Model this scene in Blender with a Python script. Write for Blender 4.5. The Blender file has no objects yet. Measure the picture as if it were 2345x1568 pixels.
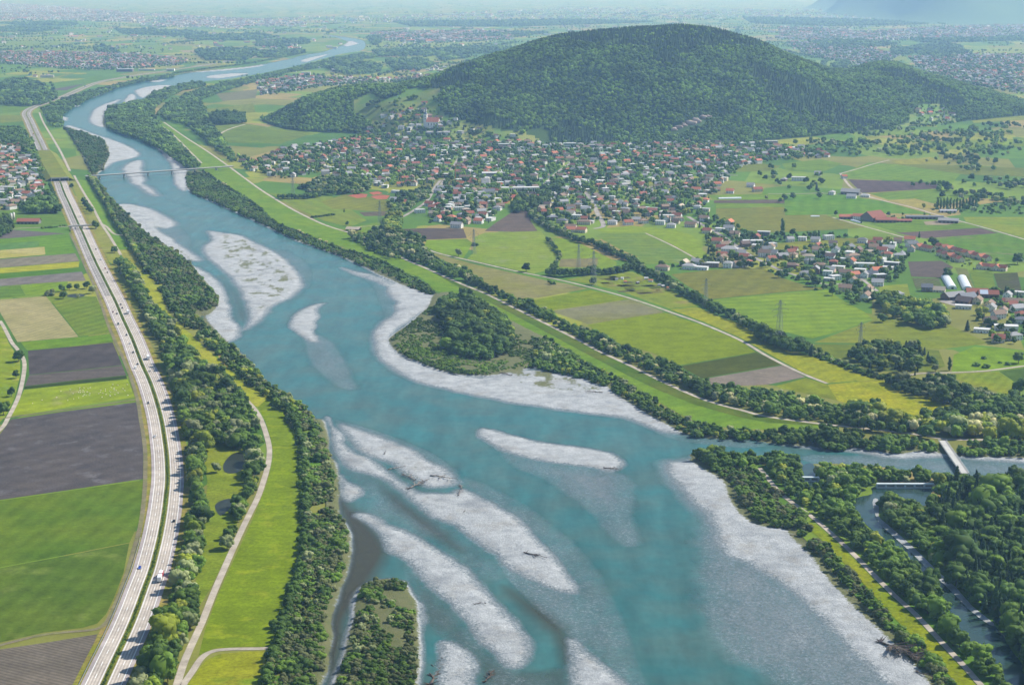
import bpy, bmesh, math, random
import numpy as np
random.seed(7); RNG = np.random.default_rng(7)
SC = bpy.context.scene
COL = SC.collection
# ------------------------------------------------------------------ camera, sky, sun, exposure
CAM_H = 390.0; F = 3939.0; CX, CY = 1172.5, 784.0          # photo measured on a 2345 x 1568 grid
PITCH = math.atan(829.0 / F)
ct, st = math.cos(PITCH), math.sin(PITCH)
cd = bpy.data.cameras.new('camera'); cam = bpy.data.objects.new('camera', cd); COL.objects.link(cam)
cam.location = (0, 0, CAM_H); cam.rotation_euler = (math.pi/2 - PITCH, 0, 0)
cd.sensor_fit = 'HORIZONTAL'; cd.sensor_width = 36.0; cd.lens = 36.0 * F / 2345.0
cd.clip_start = 1.0; cd.clip_end = 200000.0
SC.camera = cam
SUN_EL, SUN_AZ = math.radians(44), math.radians(24)        # azimuth from +X towards +Y
world = bpy.data.worlds.new('World'); SC.world = world; world.use_nodes = True
wn = world.node_tree.nodes; wl = world.node_tree.links
sky = wn.new('ShaderNodeTexSky'); sky.sky_type = 'NISHITA'; sky.sun_disc = False
sky.sun_elevation = SUN_EL; sky.sun_rotation = math.pi/2 - SUN_AZ
sky.altitude = 800; sky.air_density = 1.0; sky.dust_density = 0.6; sky.ozone_density = 2.0
bg = wn['Background']; bg.inputs['Strength'].default_value = 0.11
wl.new(sky.outputs[0], bg.inputs['Color'])
sl = bpy.data.lights.new('sun', 'SUN'); sl.energy = 5.0; sl.angle = math.radians(0.5); sl.color = (1.0, 0.98, 0.95)
sun = bpy.data.objects.new('sun', sl); COL.objects.link(sun); sun.location = (0, 0, 900)
sun.rotation_euler = (math.pi/2 - SUN_EL, 0, SUN_AZ + math.pi/2)
SC.view_settings.view_transform = 'Standard'; SC.view_settings.look = 'None'
SC.view_settings.exposure = 0.38; SC.view_settings.gamma = 1.0
SC.view_settings.use_curve_mapping = False
SC.render.engine = 'CYCLES'
cy = SC.cycles
cy.use_denoising = True
try: cy.denoiser = 'OPENIMAGEDENOISE'
except Exception: pass
cy.max_bounces = 11; cy.diffuse_bounces = 2; cy.glossy_bounces = 2; cy.transmission_bounces = 2
cy.transparent_max_bounces = 8; cy.volume_bounces = 10
cy.sample_clamp_indirect = 5.0
cy.use_adaptive_sampling = False
# ------------------------------------------------------------------ photo grid <-> place
def rays(p):
    p = np.atleast_2d(np.asarray(p, float))
    dx = (p[:, 0] - CX) / F; dy = -(p[:, 1] - CY) / F
    return np.stack([dx, ct + dy*st, -st + dy*ct], 1)
def G(p, z=0.0):
    """points of the photo grid -> points on the level z"""
    d = rays(p); t = (CAM_H - z) / (-d[:, 2])
    q = d * t[:, None]; q[:, 2] = z
    return q
def g1(u, v, z=0.0):
    q = G([(u, v)], z)[0]; return float(q[0]), float(q[1]), float(q[2])
def project(P):
    P = np.atleast_2d(np.asarray(P, float))
    z = P[:, 2] - CAM_H
    w = P[:, 1]*ct - z*st
    return np.stack([CX + F*P[:, 0]/w, CY - F*(P[:, 1]*st + z*ct)/w], 1)
def inside(poly, P):
    poly = np.asarray(poly, float); x, y = P[:, 0], P[:, 1]
    r = np.zeros(len(P), bool); j = len(poly) - 1
    for i in range(len(poly)):
        xi, yi = poly[i]; xj, yj = poly[j]
        c = ((yi > y) != (yj > y)) & (x < (xj - xi)*(y - yi)/((yj - yi) + 1e-12) + xi)
        r ^= c; j = i
    return r
def sdf(poly, P):
    """signed distance in metres, positive inside"""
    poly = np.asarray(poly, float)[:, :2]; P = P[:, :2]
    best = np.full(len(P), 1e18); j = len(poly) - 1
    for i in range(len(poly)):
        a, b = poly[j], poly[i]; ab = b - a
        t = np.clip(((P - a) @ ab) / (ab @ ab + 1e-9), 0, 1)
        d = P - (a + t[:, None]*ab); best = np.minimum(best, (d*d).sum(1)); j = i
    s = np.sqrt(best)
    return np.where(inside(poly, P), s, -s)
def smooth_line(pts, n=5, closed=False):
    pts = np.asarray(pts, float); N = len(pts); out = []
    rng = range(N if closed else N - 1)
    for i in rng:
        if closed: p0, p1, p2, p3 = pts[(i-1) % N], pts[i], pts[(i+1) % N], pts[(i+2) % N]
        else: p0, p1, p2, p3 = pts[max(i-1, 0)], pts[i], pts[i+1], pts[min(i+2, N-1)]
        for k in range(n):
            t = k/n
            out.append(0.5*((2*p1) + (p2-p0)*t + (2*p0-5*p1+4*p2-p3)*t*t + (3*p1-p0-3*p2+p3)*t**3))
    if not closed: out.append(pts[-1])
    return np.array(out)
def vnoise(x, y, seed=0):
    """value noise in numpy, -1..1"""
    xi = np.floor(x).astype(np.int64); yi = np.floor(y).astype(np.int64)
    fx = x - xi; fy = y - yi; fx = fx*fx*(3-2*fx); fy = fy*fy*(3-2*fy)
    def h(a, b):
        n = (a*374761393 + b*668265263 + seed*1442695041) & 0x7fffffff
        n = ((n ^ (n >> 13)) * 1274126177) & 0x7fffffff
        return ((n ^ (n >> 16)) & 0xffff) / 32767.5 - 1.0
    return (h(xi, yi)*(1-fx) + h(xi+1, yi)*fx)*(1-fy) + (h(xi, yi+1)*(1-fx) + h(xi+1, yi+1)*fx)*fy
def fbm(x, y, seed=0, o=4):
    r = 0; a = 0.5; s = 1.0
    for k in range(o): r = r + a*vnoise(x*s, y*s, seed+k*17); a *= 0.5; s *= 2.03
    return r
# ------------------------------------------------------------------ materials
def lin(c):
    if isinstance(c, str):
        c = c.lstrip('#'); c = [int(c[i:i+2], 16) for i in (0, 2, 4)]
    return tuple(((x/255)/12.92 if x/255 <= 0.04045 else ((x/255+0.055)/1.055)**2.4) for x in c)
class NT:
    def __init__(s, name):
        s.m = bpy.data.materials.new(name); s.m.use_nodes = True
        s.t = s.m.node_tree; s.n = s.t.nodes; s.b = s.n['Principled BSDF']
        s.b.inputs['Roughness'].default_value = 0.95; s.b.inputs['Specular IOR Level'].default_value = 0.15
    def new(s, t, **kw):
        o = s.n.new(t)
        for k, v in kw.items():
            if hasattr(o, k): setattr(o, k, v)
            else: s.set(o.inputs[k], v)
        return o
    def set(s, i, v):
        if hasattr(v, 'links'): s.t.links.new(v, i)
        elif isinstance(v, tuple) and len(v) == 3 and i.type == 'RGBA': i.default_value = (*v, 1)
        else: i.default_value = v
    def math(s, op, a, b=0.0, clamp=False):
        o = s.n.new('ShaderNodeMath'); o.operation = op; o.use_clamp = clamp
        s.set(o.inputs[0], a); s.set(o.inputs[1], b); return o.outputs[0]
    def mix(s, f, a, b, bt='MIX'):
        o = s.n.new('ShaderNodeMix'); o.data_type = 'RGBA'; o.blend_type = bt
        s.set(o.inputs[0], f); s.set(o.inputs[6], a); s.set(o.inputs[7], b); return o.outputs[2]
    def pos(s):
        return s.n.new('ShaderNodeNewGeometry').outputs['Position']
    def objco(s):
        return s.n.new('ShaderNodeTexCoord').outputs['Object']
    def noise(s, vec, scale, detail=3.0, rough=0.55):
        o = s.n.new('ShaderNodeTexNoise'); s.set(o.inputs['Vector'], vec)
        o.inputs['Scale'].default_value = scale; o.inputs['Detail'].default_value = detail
        o.inputs['Roughness'].default_value = rough; return o.outputs['Fac']
    def ramp(s, f, stops):
        o = s.n.new('ShaderNodeValToRGB'); e = o.color_ramp.elements
        while len(e) < len(stops): e.new(0.5)
        for k, (p, c) in enumerate(stops):
            e[k].position = p
            if not isinstance(c, tuple): c = (c, c, c)
            e[k].color = (*c, 1)
        s.set(o.inputs[0], f); return o.outputs[0]
    def maprange(s, v, a, b, c=0.0, d=1.0):
        o = s.n.new('ShaderNodeMapRange'); s.set(o.inputs[0], v)
        for k, x in enumerate((a, b, c, d)): o.inputs[k+1].default_value = x
        return o.outputs[0]
    def attr(s, name):
        o = s.n.new('ShaderNodeAttribute'); o.attribute_name = name; return o.outputs['Fac']
    def color(s, c): s.set(s.b.inputs['Base Color'], c)
_mc = {}
def plain(name, c, rough=0.8, spec=0.3, var=0.12, scale=0.6, metal=0.0):
    if name in _mc: return _mc[name]
    t = NT(name); c = lin(c) if not (isinstance(c, tuple) and max(c) <= 1) else c
    n = t.noise(t.objco(), scale, 4)
    f = t.maprange(n, 0.3, 0.7, 1-var, 1+var)
    t.color(t.mix(1.0, c, f, 'MULTIPLY'))
    t.b.inputs['Roughness'].default_value = rough; t.b.inputs['Specular IOR Level'].default_value = spec
    t.b.inputs['Metallic'].default_value = metal
    _mc[name] = t.m; return t.m
WARM = (1.04, 0.98, 0.42)
SOIL = 0.61     # the listed field colours are picked from the sunlit photograph; this brings them to real albedo
def field_mat(name, c1, c2=None, big=0.012, stripe=None, fine=0.16, fscale=0.35, patch=0.0, pc=None):
    """crop or soil: two colours in broad patches, fine grain, optional drill rows (angle deg, spacing m, strength)"""
    t = NT(name); c1 = lin(c1); c2 = lin(c2) if c2 else tuple(x*0.78 for x in c1); c1, c2 = (tuple(x*SOIL*k for x, k in zip(c, WARM if c[1] > 1.02*c[0] and c[1] > 1.3*c[2] else (1.0, 0.97, 0.93))) for c in (c1, c2))
    p = t.pos()
    c = t.mix(t.maprange(t.noise(p, big, 5, 0.6), 0.38, 0.62), c1, c2)
    if patch:
        c = t.mix(t.maprange(t.noise(p, big*2.6, 3), 0.62 - patch*0.1, 0.72), c, tuple(x*SOIL for x in lin(pc)))
    c = t.mix(1.0, c, t.maprange(t.noise(p, 0.055, 4, 0.65), 0.32, 0.68, 0.82, 1.18), 'MULTIPLY')
    f = t.maprange(t.noise(p, fscale, 4, 0.7), 0.3, 0.7, 1-fine*1.3, 1+fine*1.3)
    c = t.mix(1.0, c, f, 'MULTIPLY')
    if not stripe: stripe = ((len(name)*37 + int(c1[0]*9999)) % 180, 15 + int(c1[1]*9999) % 12, 0.09)
    if stripe:
        a, sp, k = stripe; a = math.radians(a)
        d = t.new('ShaderNodeVectorMath', operation='DOT_PRODUCT'); t.set(d.inputs[0], p); d.inputs[1].default_value = (math.cos(a), math.sin(a), 0)
        wob = t.math('MULTIPLY', t.noise(p, 0.01, 2), sp*0.9)
        x = t.math('MULTIPLY', t.math('ADD', d.outputs['Value'], wob), 2*math.pi/sp)
        s = t.maprange(t.math('SINE', x), -1, 1, 1-k, 1+k*0.5)
        c = t.mix(1.0, c, s, 'MULTIPLY')
    t.color(c); t.b.inputs['Roughness'].default_value = 1.0; t.b.inputs['Specular IOR Level'].default_value = 0.05
    return t.m
# ------------------------------------------------------------------ meshes and objects
def mesh(name, v, f, mats=None, mi=None, smooth=False):
    me = bpy.data.meshes.new(name)
    v = np.asarray(v, dtype=np.float32)
    if isinstance(f, np.ndarray) and f.ndim == 2:
        k = f.shape[1]; me.vertices.add(len(v)); me.vertices.foreach_set('co', v.ravel())
        me.loops.add(f.size); me.loops.foreach_set('vertex_index', f.astype(np.int32).ravel())
        me.polygons.add(len(f)); me.polygons.foreach_set('loop_start', np.arange(0, f.size, k, dtype=np.int32))
        me.update(calc_edges=True)
    else: me.from_pydata([tuple(map(float, x)) for x in v], [], f); me.update()
    for m in (mats if isinstance(mats, (list, tuple)) else [mats] if mats else []): me.materials.append(m)
    if mi is not None: me.polygons.foreach_set('material_index', np.asarray(mi, dtype=np.int32))
    if smooth: me.polygons.foreach_set('use_smooth', np.ones(len(me.polygons), bool))
    return me
def add(name, me, parent=None, label=None, cat=None, group=None, kind=None, loc=None, rz=0.0, scale=None):
    o = bpy.data.objects.new(name, me); COL.objects.link(o)
    if parent is not None: o.parent = parent
    if loc is not None: o.location = loc
    if rz: o.rotation_euler = (0, 0, rz)
    if scale is not None: o.scale = scale
    if label: o['label'] = label
    if cat: o['category'] = cat
    if group: o['group'] = group
    if kind: o['kind'] = kind
    return o
def thing(name, label, cat, loc=(0, 0, 0), rz=0.0, group=None):
    return add(name, None, None, label, cat, group, None, loc, rz)
class MB:
    """collects boxes, bars, prisms into one mesh"""
    def __init__(s): s.v = []; s.f = []; s.mi = []
    def raw(s, v, f, m=0):
        o = len(s.v); s.v += [tuple(x) for x in v]; s.f += [tuple(i+o for i in q) for q in f]; s.mi += [m]*len(f); return s
    def box(s, x0, x1, y0, y1, z0, z1, m=0):
        v = [(x0,y0,z0),(x1,y0,z0),(x1,y1,z0),(x0,y1,z0),(x0,y0,z1),(x1,y0,z1),(x1,y1,z1),(x0,y1,z1)]
        return s.raw(v, [(3,2,1,0),(4,5,6,7),(0,1,5,4),(1,2,6,5),(2,3,7,6),(3,0,4,7)], m)
    def bar(s, a, b, r, r2=None, n=4, m=0):
        a = np.array(a, float); b = np.array(b, float); d = b - a; L = np.linalg.norm(d)
        if L < 1e-6: return s
        d /= L; r2 = r if r2 is None else r2
        u = np.cross(d, (0, 0, 1) if abs(d[2]) < 0.9 else (1, 0, 0)); u /= np.linalg.norm(u); w = np.cross(d, u)
        v = []
        for c, rr in ((a, r), (b, r2)):
            for k in range(n):
                t = 2*math.pi*(k+0.5)/n; v.append(c + rr*(math.cos(t)*u + math.sin(t)*w))
        f = [(k, (k+1) % n, n+(k+1) % n, n+k) for k in range(n)] + [tuple(range(n))[::-1], tuple(range(n, 2*n))]
        return s.raw(v, f, m)
    def build(s, name, mats, parent=None, smooth=False, **kw):
        return add(name, mesh(name, s.v, s.f, mats, s.mi, smooth), parent, **kw)
    def me(s, name, mats, smooth=False): return mesh(name, s.v, s.f, mats, s.mi, smooth)
def sheet(name, poly, mat, z=0.1, label=None, cat=None, kind='structure', smooth=0, world_pts=None, parent=None):
    if smooth: poly = smooth_line(poly, smooth, True)
    w = world_pts if world_pts is not None else G(poly, z)
    w = np.asarray(w); a = 0.5*np.sum(w[:, 0]*np.roll(w[:, 1], -1) - np.roll(w[:, 0], -1)*w[:, 1])
    if a < 0: w = w[::-1]
    return add(name, mesh(name, w, [tuple(range(len(w)))], mat), parent, label, cat, None, kind)
def offset_line(w, off):
    w = np.asarray(w, float); t = np.gradient(w[:, :2], axis=0); t /= np.linalg.norm(t, axis=1)[:, None] + 1e-9
    n = np.stack([-t[:, 1], t[:, 0]], 1); q = w.copy(); q[:, :2] += n*np.asarray(off).reshape(-1, 1); return q
def ribbon_mesh(name, w, l, r, mat, z):
    """strip from offset l to r (metres, left positive) along the world line w"""
    a = offset_line(w, l); b = offset_line(w, r); n = len(a)
    v = np.concatenate([a, b]); v[:, 2] = z if np.isscalar(z) else np.concatenate([z, z])
    i = np.arange(n-1); f = np.stack([i, i+n, i+n+1, i+1], 1)
    me = mesh(name, v, f, mat); 
    if me.polygons[0].normal.z < 0: me.flip_normals()
    return me
def wline(pts, n=6, z=0.0): return G(smooth_line(pts, n), z)
def resample(w, step):
    s = np.concatenate([[0], np.cumsum(np.linalg.norm(np.diff(w[:, :2], axis=0), axis=1))])
    t = np.arange(0, s[-1], step); return np.stack([np.interp(t, s, w[:, k]) for k in range(3)], 1)
# ================================================================== hills
def srcO(pts): return [(x/1.0917, y/1.0917) for x, y in pts]
CREST = np.array(srcO([(640,300),(675,288),(690,278),(720,262),(760,240),(820,222),(870,210),(930,206),(970,207),(1000,205),(1040,196),(1090,182),(1140,162),(1200,142),(1280,121),(1340,100),(1400,84),(1480,73),(1560,64),(1640,60),(1700,60),(1760,64),(1800,72),(1850,86),(1900,103),(1950,126),(2000,148),(2060,168),(2120,178),(2150,166),(2190,154),(2240,153),(2270,166),(2310,181),(2360,195),(2420,208),(2480,226),(2560,250),(2640,270),(2760,290)]))
FOOT = np.array(srcO([(640,304),(675,312),(700,322),(760,330),(900,336),(1000,352),(1100,362),(1250,362),(1400,360),(1600,360),(1800,357),(1950,350),(2050,340),(2150,330),(2250,320),(2400,306),(2560,290),(2760,292)]))
DEPTH = np.array([(586,60),(640,230),(720,330),(860,420),(960,520),(1080,650),(1250,800),(1500,880),(1700,850),(1850,800),(1960,1000),(2050,1050),(2150,800),(2345,300),(2530,60)], float)
TREE_TOP = 11.0
def los_z(row, Y):
    dy = -(row - CY)/F; return CAM_H + Y*(-st + dy*ct)/(ct + dy*st)
def hill_params(c):
    fr = np.interp(c, FOOT[:, 0], FOOT[:, 1]); cr = np.interp(c, CREST[:, 0], CREST[:, 1]); D = np.interp(c, DEPTH[:, 0], DEPTH[:, 1])
    dy = -(fr - CY)/F; Yf = CAM_H*(ct + dy*st)/(st - dy*ct); Yc = Yf + D
    return Yf, Yc, np.maximum(los_z(cr, Yc) - TREE_TOP, 0.0)
_cc = np.linspace(560, 2560, 801)
_k = np.exp(-0.5*(np.arange(-12, 13)/5.0)**2); _k /= _k.sum()
_hp = [np.convolve(np.pad(a, 12, 'edge'), _k, 'valid') for a in hill_params(_cc)]
def hill_z(X, Y, rough=True):
    X = np.asarray(X, float); Y = np.asarray(Y, float)
    h = 0.0
    for _ in range(2): c = CX + F*X/np.maximum(Y*ct + (CAM_H - h)*st, 1); Yf, Yc, hc = (np.interp(c, _cc, a) for a in _hp); \
        t = (Y - Yf)/np.maximum(Yc - Yf, 1); h = np.clip(hc*_prof(t), 0, None)
    if rough: h = h + np.clip(h/40, 0, 1)*(44*fbm(X/210, Y/520, 3, 3) + 5*vnoise(X/60, Y/80, 9))*np.clip(1.3 - t, 0, 1)
    return np.where((c < 590) | (c > 2520), 0, h)
def _prof(t):
    a = np.sin(np.clip(t, 0, 1)*math.pi/2)**1.35
    b = np.cos(np.clip((t-1)/1.5, 0, 1)*math.pi/2)**1.5
    return np.where(t < 1, a, b)
def ray_hit(u, v):
    """point of the photo grid -> first hit on plain or hill"""
    d = rays([(u, v)])[0]; d = d/d[1]
    Y = np.linspace(3300, 7000, 1500); X = d[0]*Y; Z = CAM_H + d[2]*Y
    b = np.nonzero(Z <= np.maximum(hill_z(X, Y), 0))[0]
    if len(b) == 0 or b[0] == 0: return g1(u, v)
    return float(X[b[0]]), float(Y[b[0]]), float(max(hill_z(X[b[0]:b[0]+1], Y[b[0]:b[0]+1])[0], 0))
def zat(x, y): return float(max(hill_z(np.array([x]), np.array([y]))[0], 0.0)) if y > 3300 else 0.0
# ================================================================== ground sheet and hill mesh
t = NT('plain_of_far_fields')
p = t.pos()
mp = t.new('ShaderNodeMapping'); mp.inputs['Scale'].default_value = (0.006, 0.0034, 1); mp.inputs['Rotation'].default_value = (0, 0, 0.35); t.set(mp.inputs['Vector'], p)
vo = t.new('ShaderNodeTexVoronoi'); vo.inputs['Scale'].default_value = 1.0; vo.inputs['Randomness'].default_value = 0.75; vo.distance = 'CHEBYCHEV'; t.set(vo.inputs['Vector'], mp.outputs[0])
sep = t.new('ShaderNodeSeparateColor'); t.set(sep.inputs[0], vo.outputs['Color'])
c = t.ramp(sep.outputs[0], [(0.0, lin('#5f8a34')), (0.3, lin('#7c9a3e')), (0.5, lin('#54803a')), (0.66, lin('#8a8f58')), (0.8, lin('#9aa34a')), (0.93, lin('#a79a76')), (1.0, lin('#6d6a58'))])
c.node.color_ramp.interpolation = 'CONSTANT'
c = t.mix(1.0, c, t.maprange(t.noise(p, 0.01, 4), 0.3, 0.7, 0.50, 0.76), 'MULTIPLY')
c = t.mix(1.0, c, (1.04, 0.98, 0.5), 'MULTIPLY')
c = t.mix(1.0, c, t.maprange(t.noise(p, 0.3, 4, 0.7), 0.3, 0.7, 0.88, 1.12), 'MULTIPLY')
t.color(c); t.b.inputs['Roughness'].default_value = 1.0
GROUND_M = t.m
gv = []; xs = np.array([-40000, -12000, -4000, -1500, 0, 1500, 4000, 12000, 40000.0]); ys = np.array([-1500, 500, 2000, 4000, 8000, 16000, 60000.0])
for y in ys:
    for x in xs: gv.append((x, y, 0))
nx = len(xs); gf = [(j*nx+i, j*nx+i+1, (j+1)*nx+i+1, (j+1)*nx+i) for j in range(len(ys)-1) for i in range(nx-1)]
# the river corridor is cut out of this sheet further down (a hole along the banks), so build it there
t = NT('forest_floor'); p = t.pos()
t.color(t.mix(t.noise(p, 0.02, 4), lin("#2f461d"), lin("#3f5524")))
FLOOR_M = t.m
t = NT('hill_meadow'); p = t.pos()
c = t.mix(t.maprange(t.noise(p, 0.008, 4), 0.4, 0.6), lin('#5d7d34'), lin('#868644')); t.color(c); MEADOW_HILL = t.m
cols = np.linspace(575, 2535, 200); tt = np.concatenate([np.linspace(-0.04, 1, 44), np.linspace(1.04, 2.4, 20)])
hv = []
for cc in cols:
    Yf, Yc, hc = (np.interp(cc, _cc, a) for a in _hp)
    for q in tt:
        Y = Yf + q*(Yc - Yf); X = (cc - CX)/F*(Y*ct + CAM_H*st); hv.append((X, Y, 0))
hv = np.array(hv); hz = hill_z(hv[:, 0], hv[:, 1]); hv[:, 2] = np.where(hz > 0.3, hz, -1.5)
m = len(tt); hf = np.array([(i*m+j, (i+1)*m+j, (i+1)*m+j+1, i*m+j+1) for i in range(len(cols)-1) for j in range(m-1)])
MEADOWS = [ # open ground on the hill, photo grid
  [(808,232),(835,218),(850,212),(860,222),(880,228),(900,224),(925,212),(935,202),(1005,203),(1012,215),(1000,228),(1010,250),(1020,262),(1040,275),(1075,280),(1100,290),(1130,292),(1165,300),(1185,298),(1225,310),(1240,328),(1180,335),(1000,335),(840,335),(850,285),(820,265),(808,250)],
  [(2095,243),(2120,238),(2150,240),(2165,258),(2185,262),(2195,280),(2130,290),(2090,285),(2065,300),(2028,308),(2030,298),(2080,280)],
  [(1385,98),(1420,88),(1432,90),(1395,104)],
]
ROCKS = [[(1538,300),(1545,290),(1570,278),(1600,270),(1612,266),(1622,274),(1604,290),(1574,302),(1548,312),(1536,308)]]
fc = hv[hf].mean(1); pr = project(fc); mi = np.zeros(len(hf), int)
for M_ in MEADOWS[:2]: mi[inside(M_, pr)] = 1
hill = add('wooded_hill', mesh('wooded_hill', hv, hf, [FLOOR_M, MEADOW_HILL], mi, True), None, 'long wooded hill rising behind the village', 'hill', None, 'structure')
# blue mountain flank at the end of the plain
t = NT('far_mountain_wood'); t.color(t.mix(t.noise(t.pos(), 0.002, 5), lin('#3a5a3c'), lin('#57744a'))); MOUNT_M = t.m
def mountain(name, label, x0, x1, y0, y1, hmax, ramp_w, seed):
    nx_, ny_ = 60, 30; X = np.linspace(x0, x1, nx_); Y = np.linspace(y0, y1, ny_)
    XX, YY = np.meshgrid(X, Y, indexing='ij')
    e = np.clip((XX - x0)/ramp_w, 0, 1); e = e*e*(3-2*e); d = np.clip((YY - y0)/(0.35*(y1-y0)), 0, 1); d = d*d*(3-2*d)
    ZZ = hmax*e*d*(0.85 + 0.3*fbm(XX/900, YY/1200, seed, 4)) - 2
    v = np.stack([XX, YY, ZZ], 2).reshape(-1, 3)
    f = np.array([(i*ny_+j, (i+1)*ny_+j, (i+1)*ny_+j+1, i*ny_+j+1) for i in range(nx_-1) for j in range(ny_-1)])
    add(name, mesh(name, v, f, MOUNT_M, None, True), None, label, 'mountain', None, 'structure')
mountain('mountain', 'steep blue mountain flank behind the far town, upper right', g1(2140,58)[0], 9500, g1(2140,58)[1], g1(2140,58)[1]+6000, 640, 700, 5)
mountain('mountain', 'paler mountain flank behind the steep blue one', g1(2085,44)[0], 9500, g1(2085,44)[1], g1(2085,44)[1]+7000, 620, 900, 8)
# ================================================================== river
WL = -1.2
CORRIDOR = [(746,80),(794,95),(774,107),(736,120),(694,126),(661,135),(586,150),(525,157),(425,167),(400,173),(325,184),(275,196),(250,208),(200,221),(160,243),(135,266),(140,288),(160,304),(188,340),(210,385),(222,410),(238,445),(258,468),(265,482),(300,520),(330,550),(365,580),(400,610),(430,650),(455,690),(450,712),(470,745),(505,780),(535,800),(586,855),(611,879),(649,907),(680,926),(704,942),(724,970),(733,1000),(736,1035),(750,1065),(755,1110),(757,1176),(775,1210),(780,1260),(770,1310),(742,1380),(735,1450),(728,1513),(705,1568),(680,1640),
 (2225,1640),(2165,1568),(2150,1548),(2112,1508),(2075,1472),(2045,1442),(2008,1409),(1958,1362),(1913,1312),(1883,1272),(1838,1229),(1813,1202),(1762,1197),(1726,1180),(1700,1150),(1688,1130),(1676,1097),(1626,1068),(1596,1048),(1592,1036),(1660,1041),(1760,1044),(1816,1049),(1836,1072),(1838,1100),(1874,1100),(1862,1062),(2009,1068),(2084,1078),(2171,1087),(2221,1092),(2450,1104),(2450,1047),(2345,1041),(2189,1036),(2149,1026),(2084,1026),(2046,1031),(1959,1016),(1919,1023),(1859,1014),(1759,1008),(1722,1001),(1640,1000),(1597,992),(1560,977),(1505,947),(1472,927),(1422,897),(1385,860),(1322,822),(1272,790),(1172,744),(1111,700),(1049,680),(999,670),(961,640),(911,625),(874,605),(824,587),(776,570),(736,560),(686,542),(629,519),(586,484),(537,449),(500,424),(465,402),(452,388),(405,360),(366,335),(324,315),(279,300),(244,288),(246,262),(279,242),(329,228),(354,210),(404,198),(462,188),(525,181),(586,171),(649,158),(699,146),(736,136),(786,123),(829,116),(838,100),(824,90),(781,84)]
COR_W = G(smooth_line(CORRIDOR, 3, True))
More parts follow.
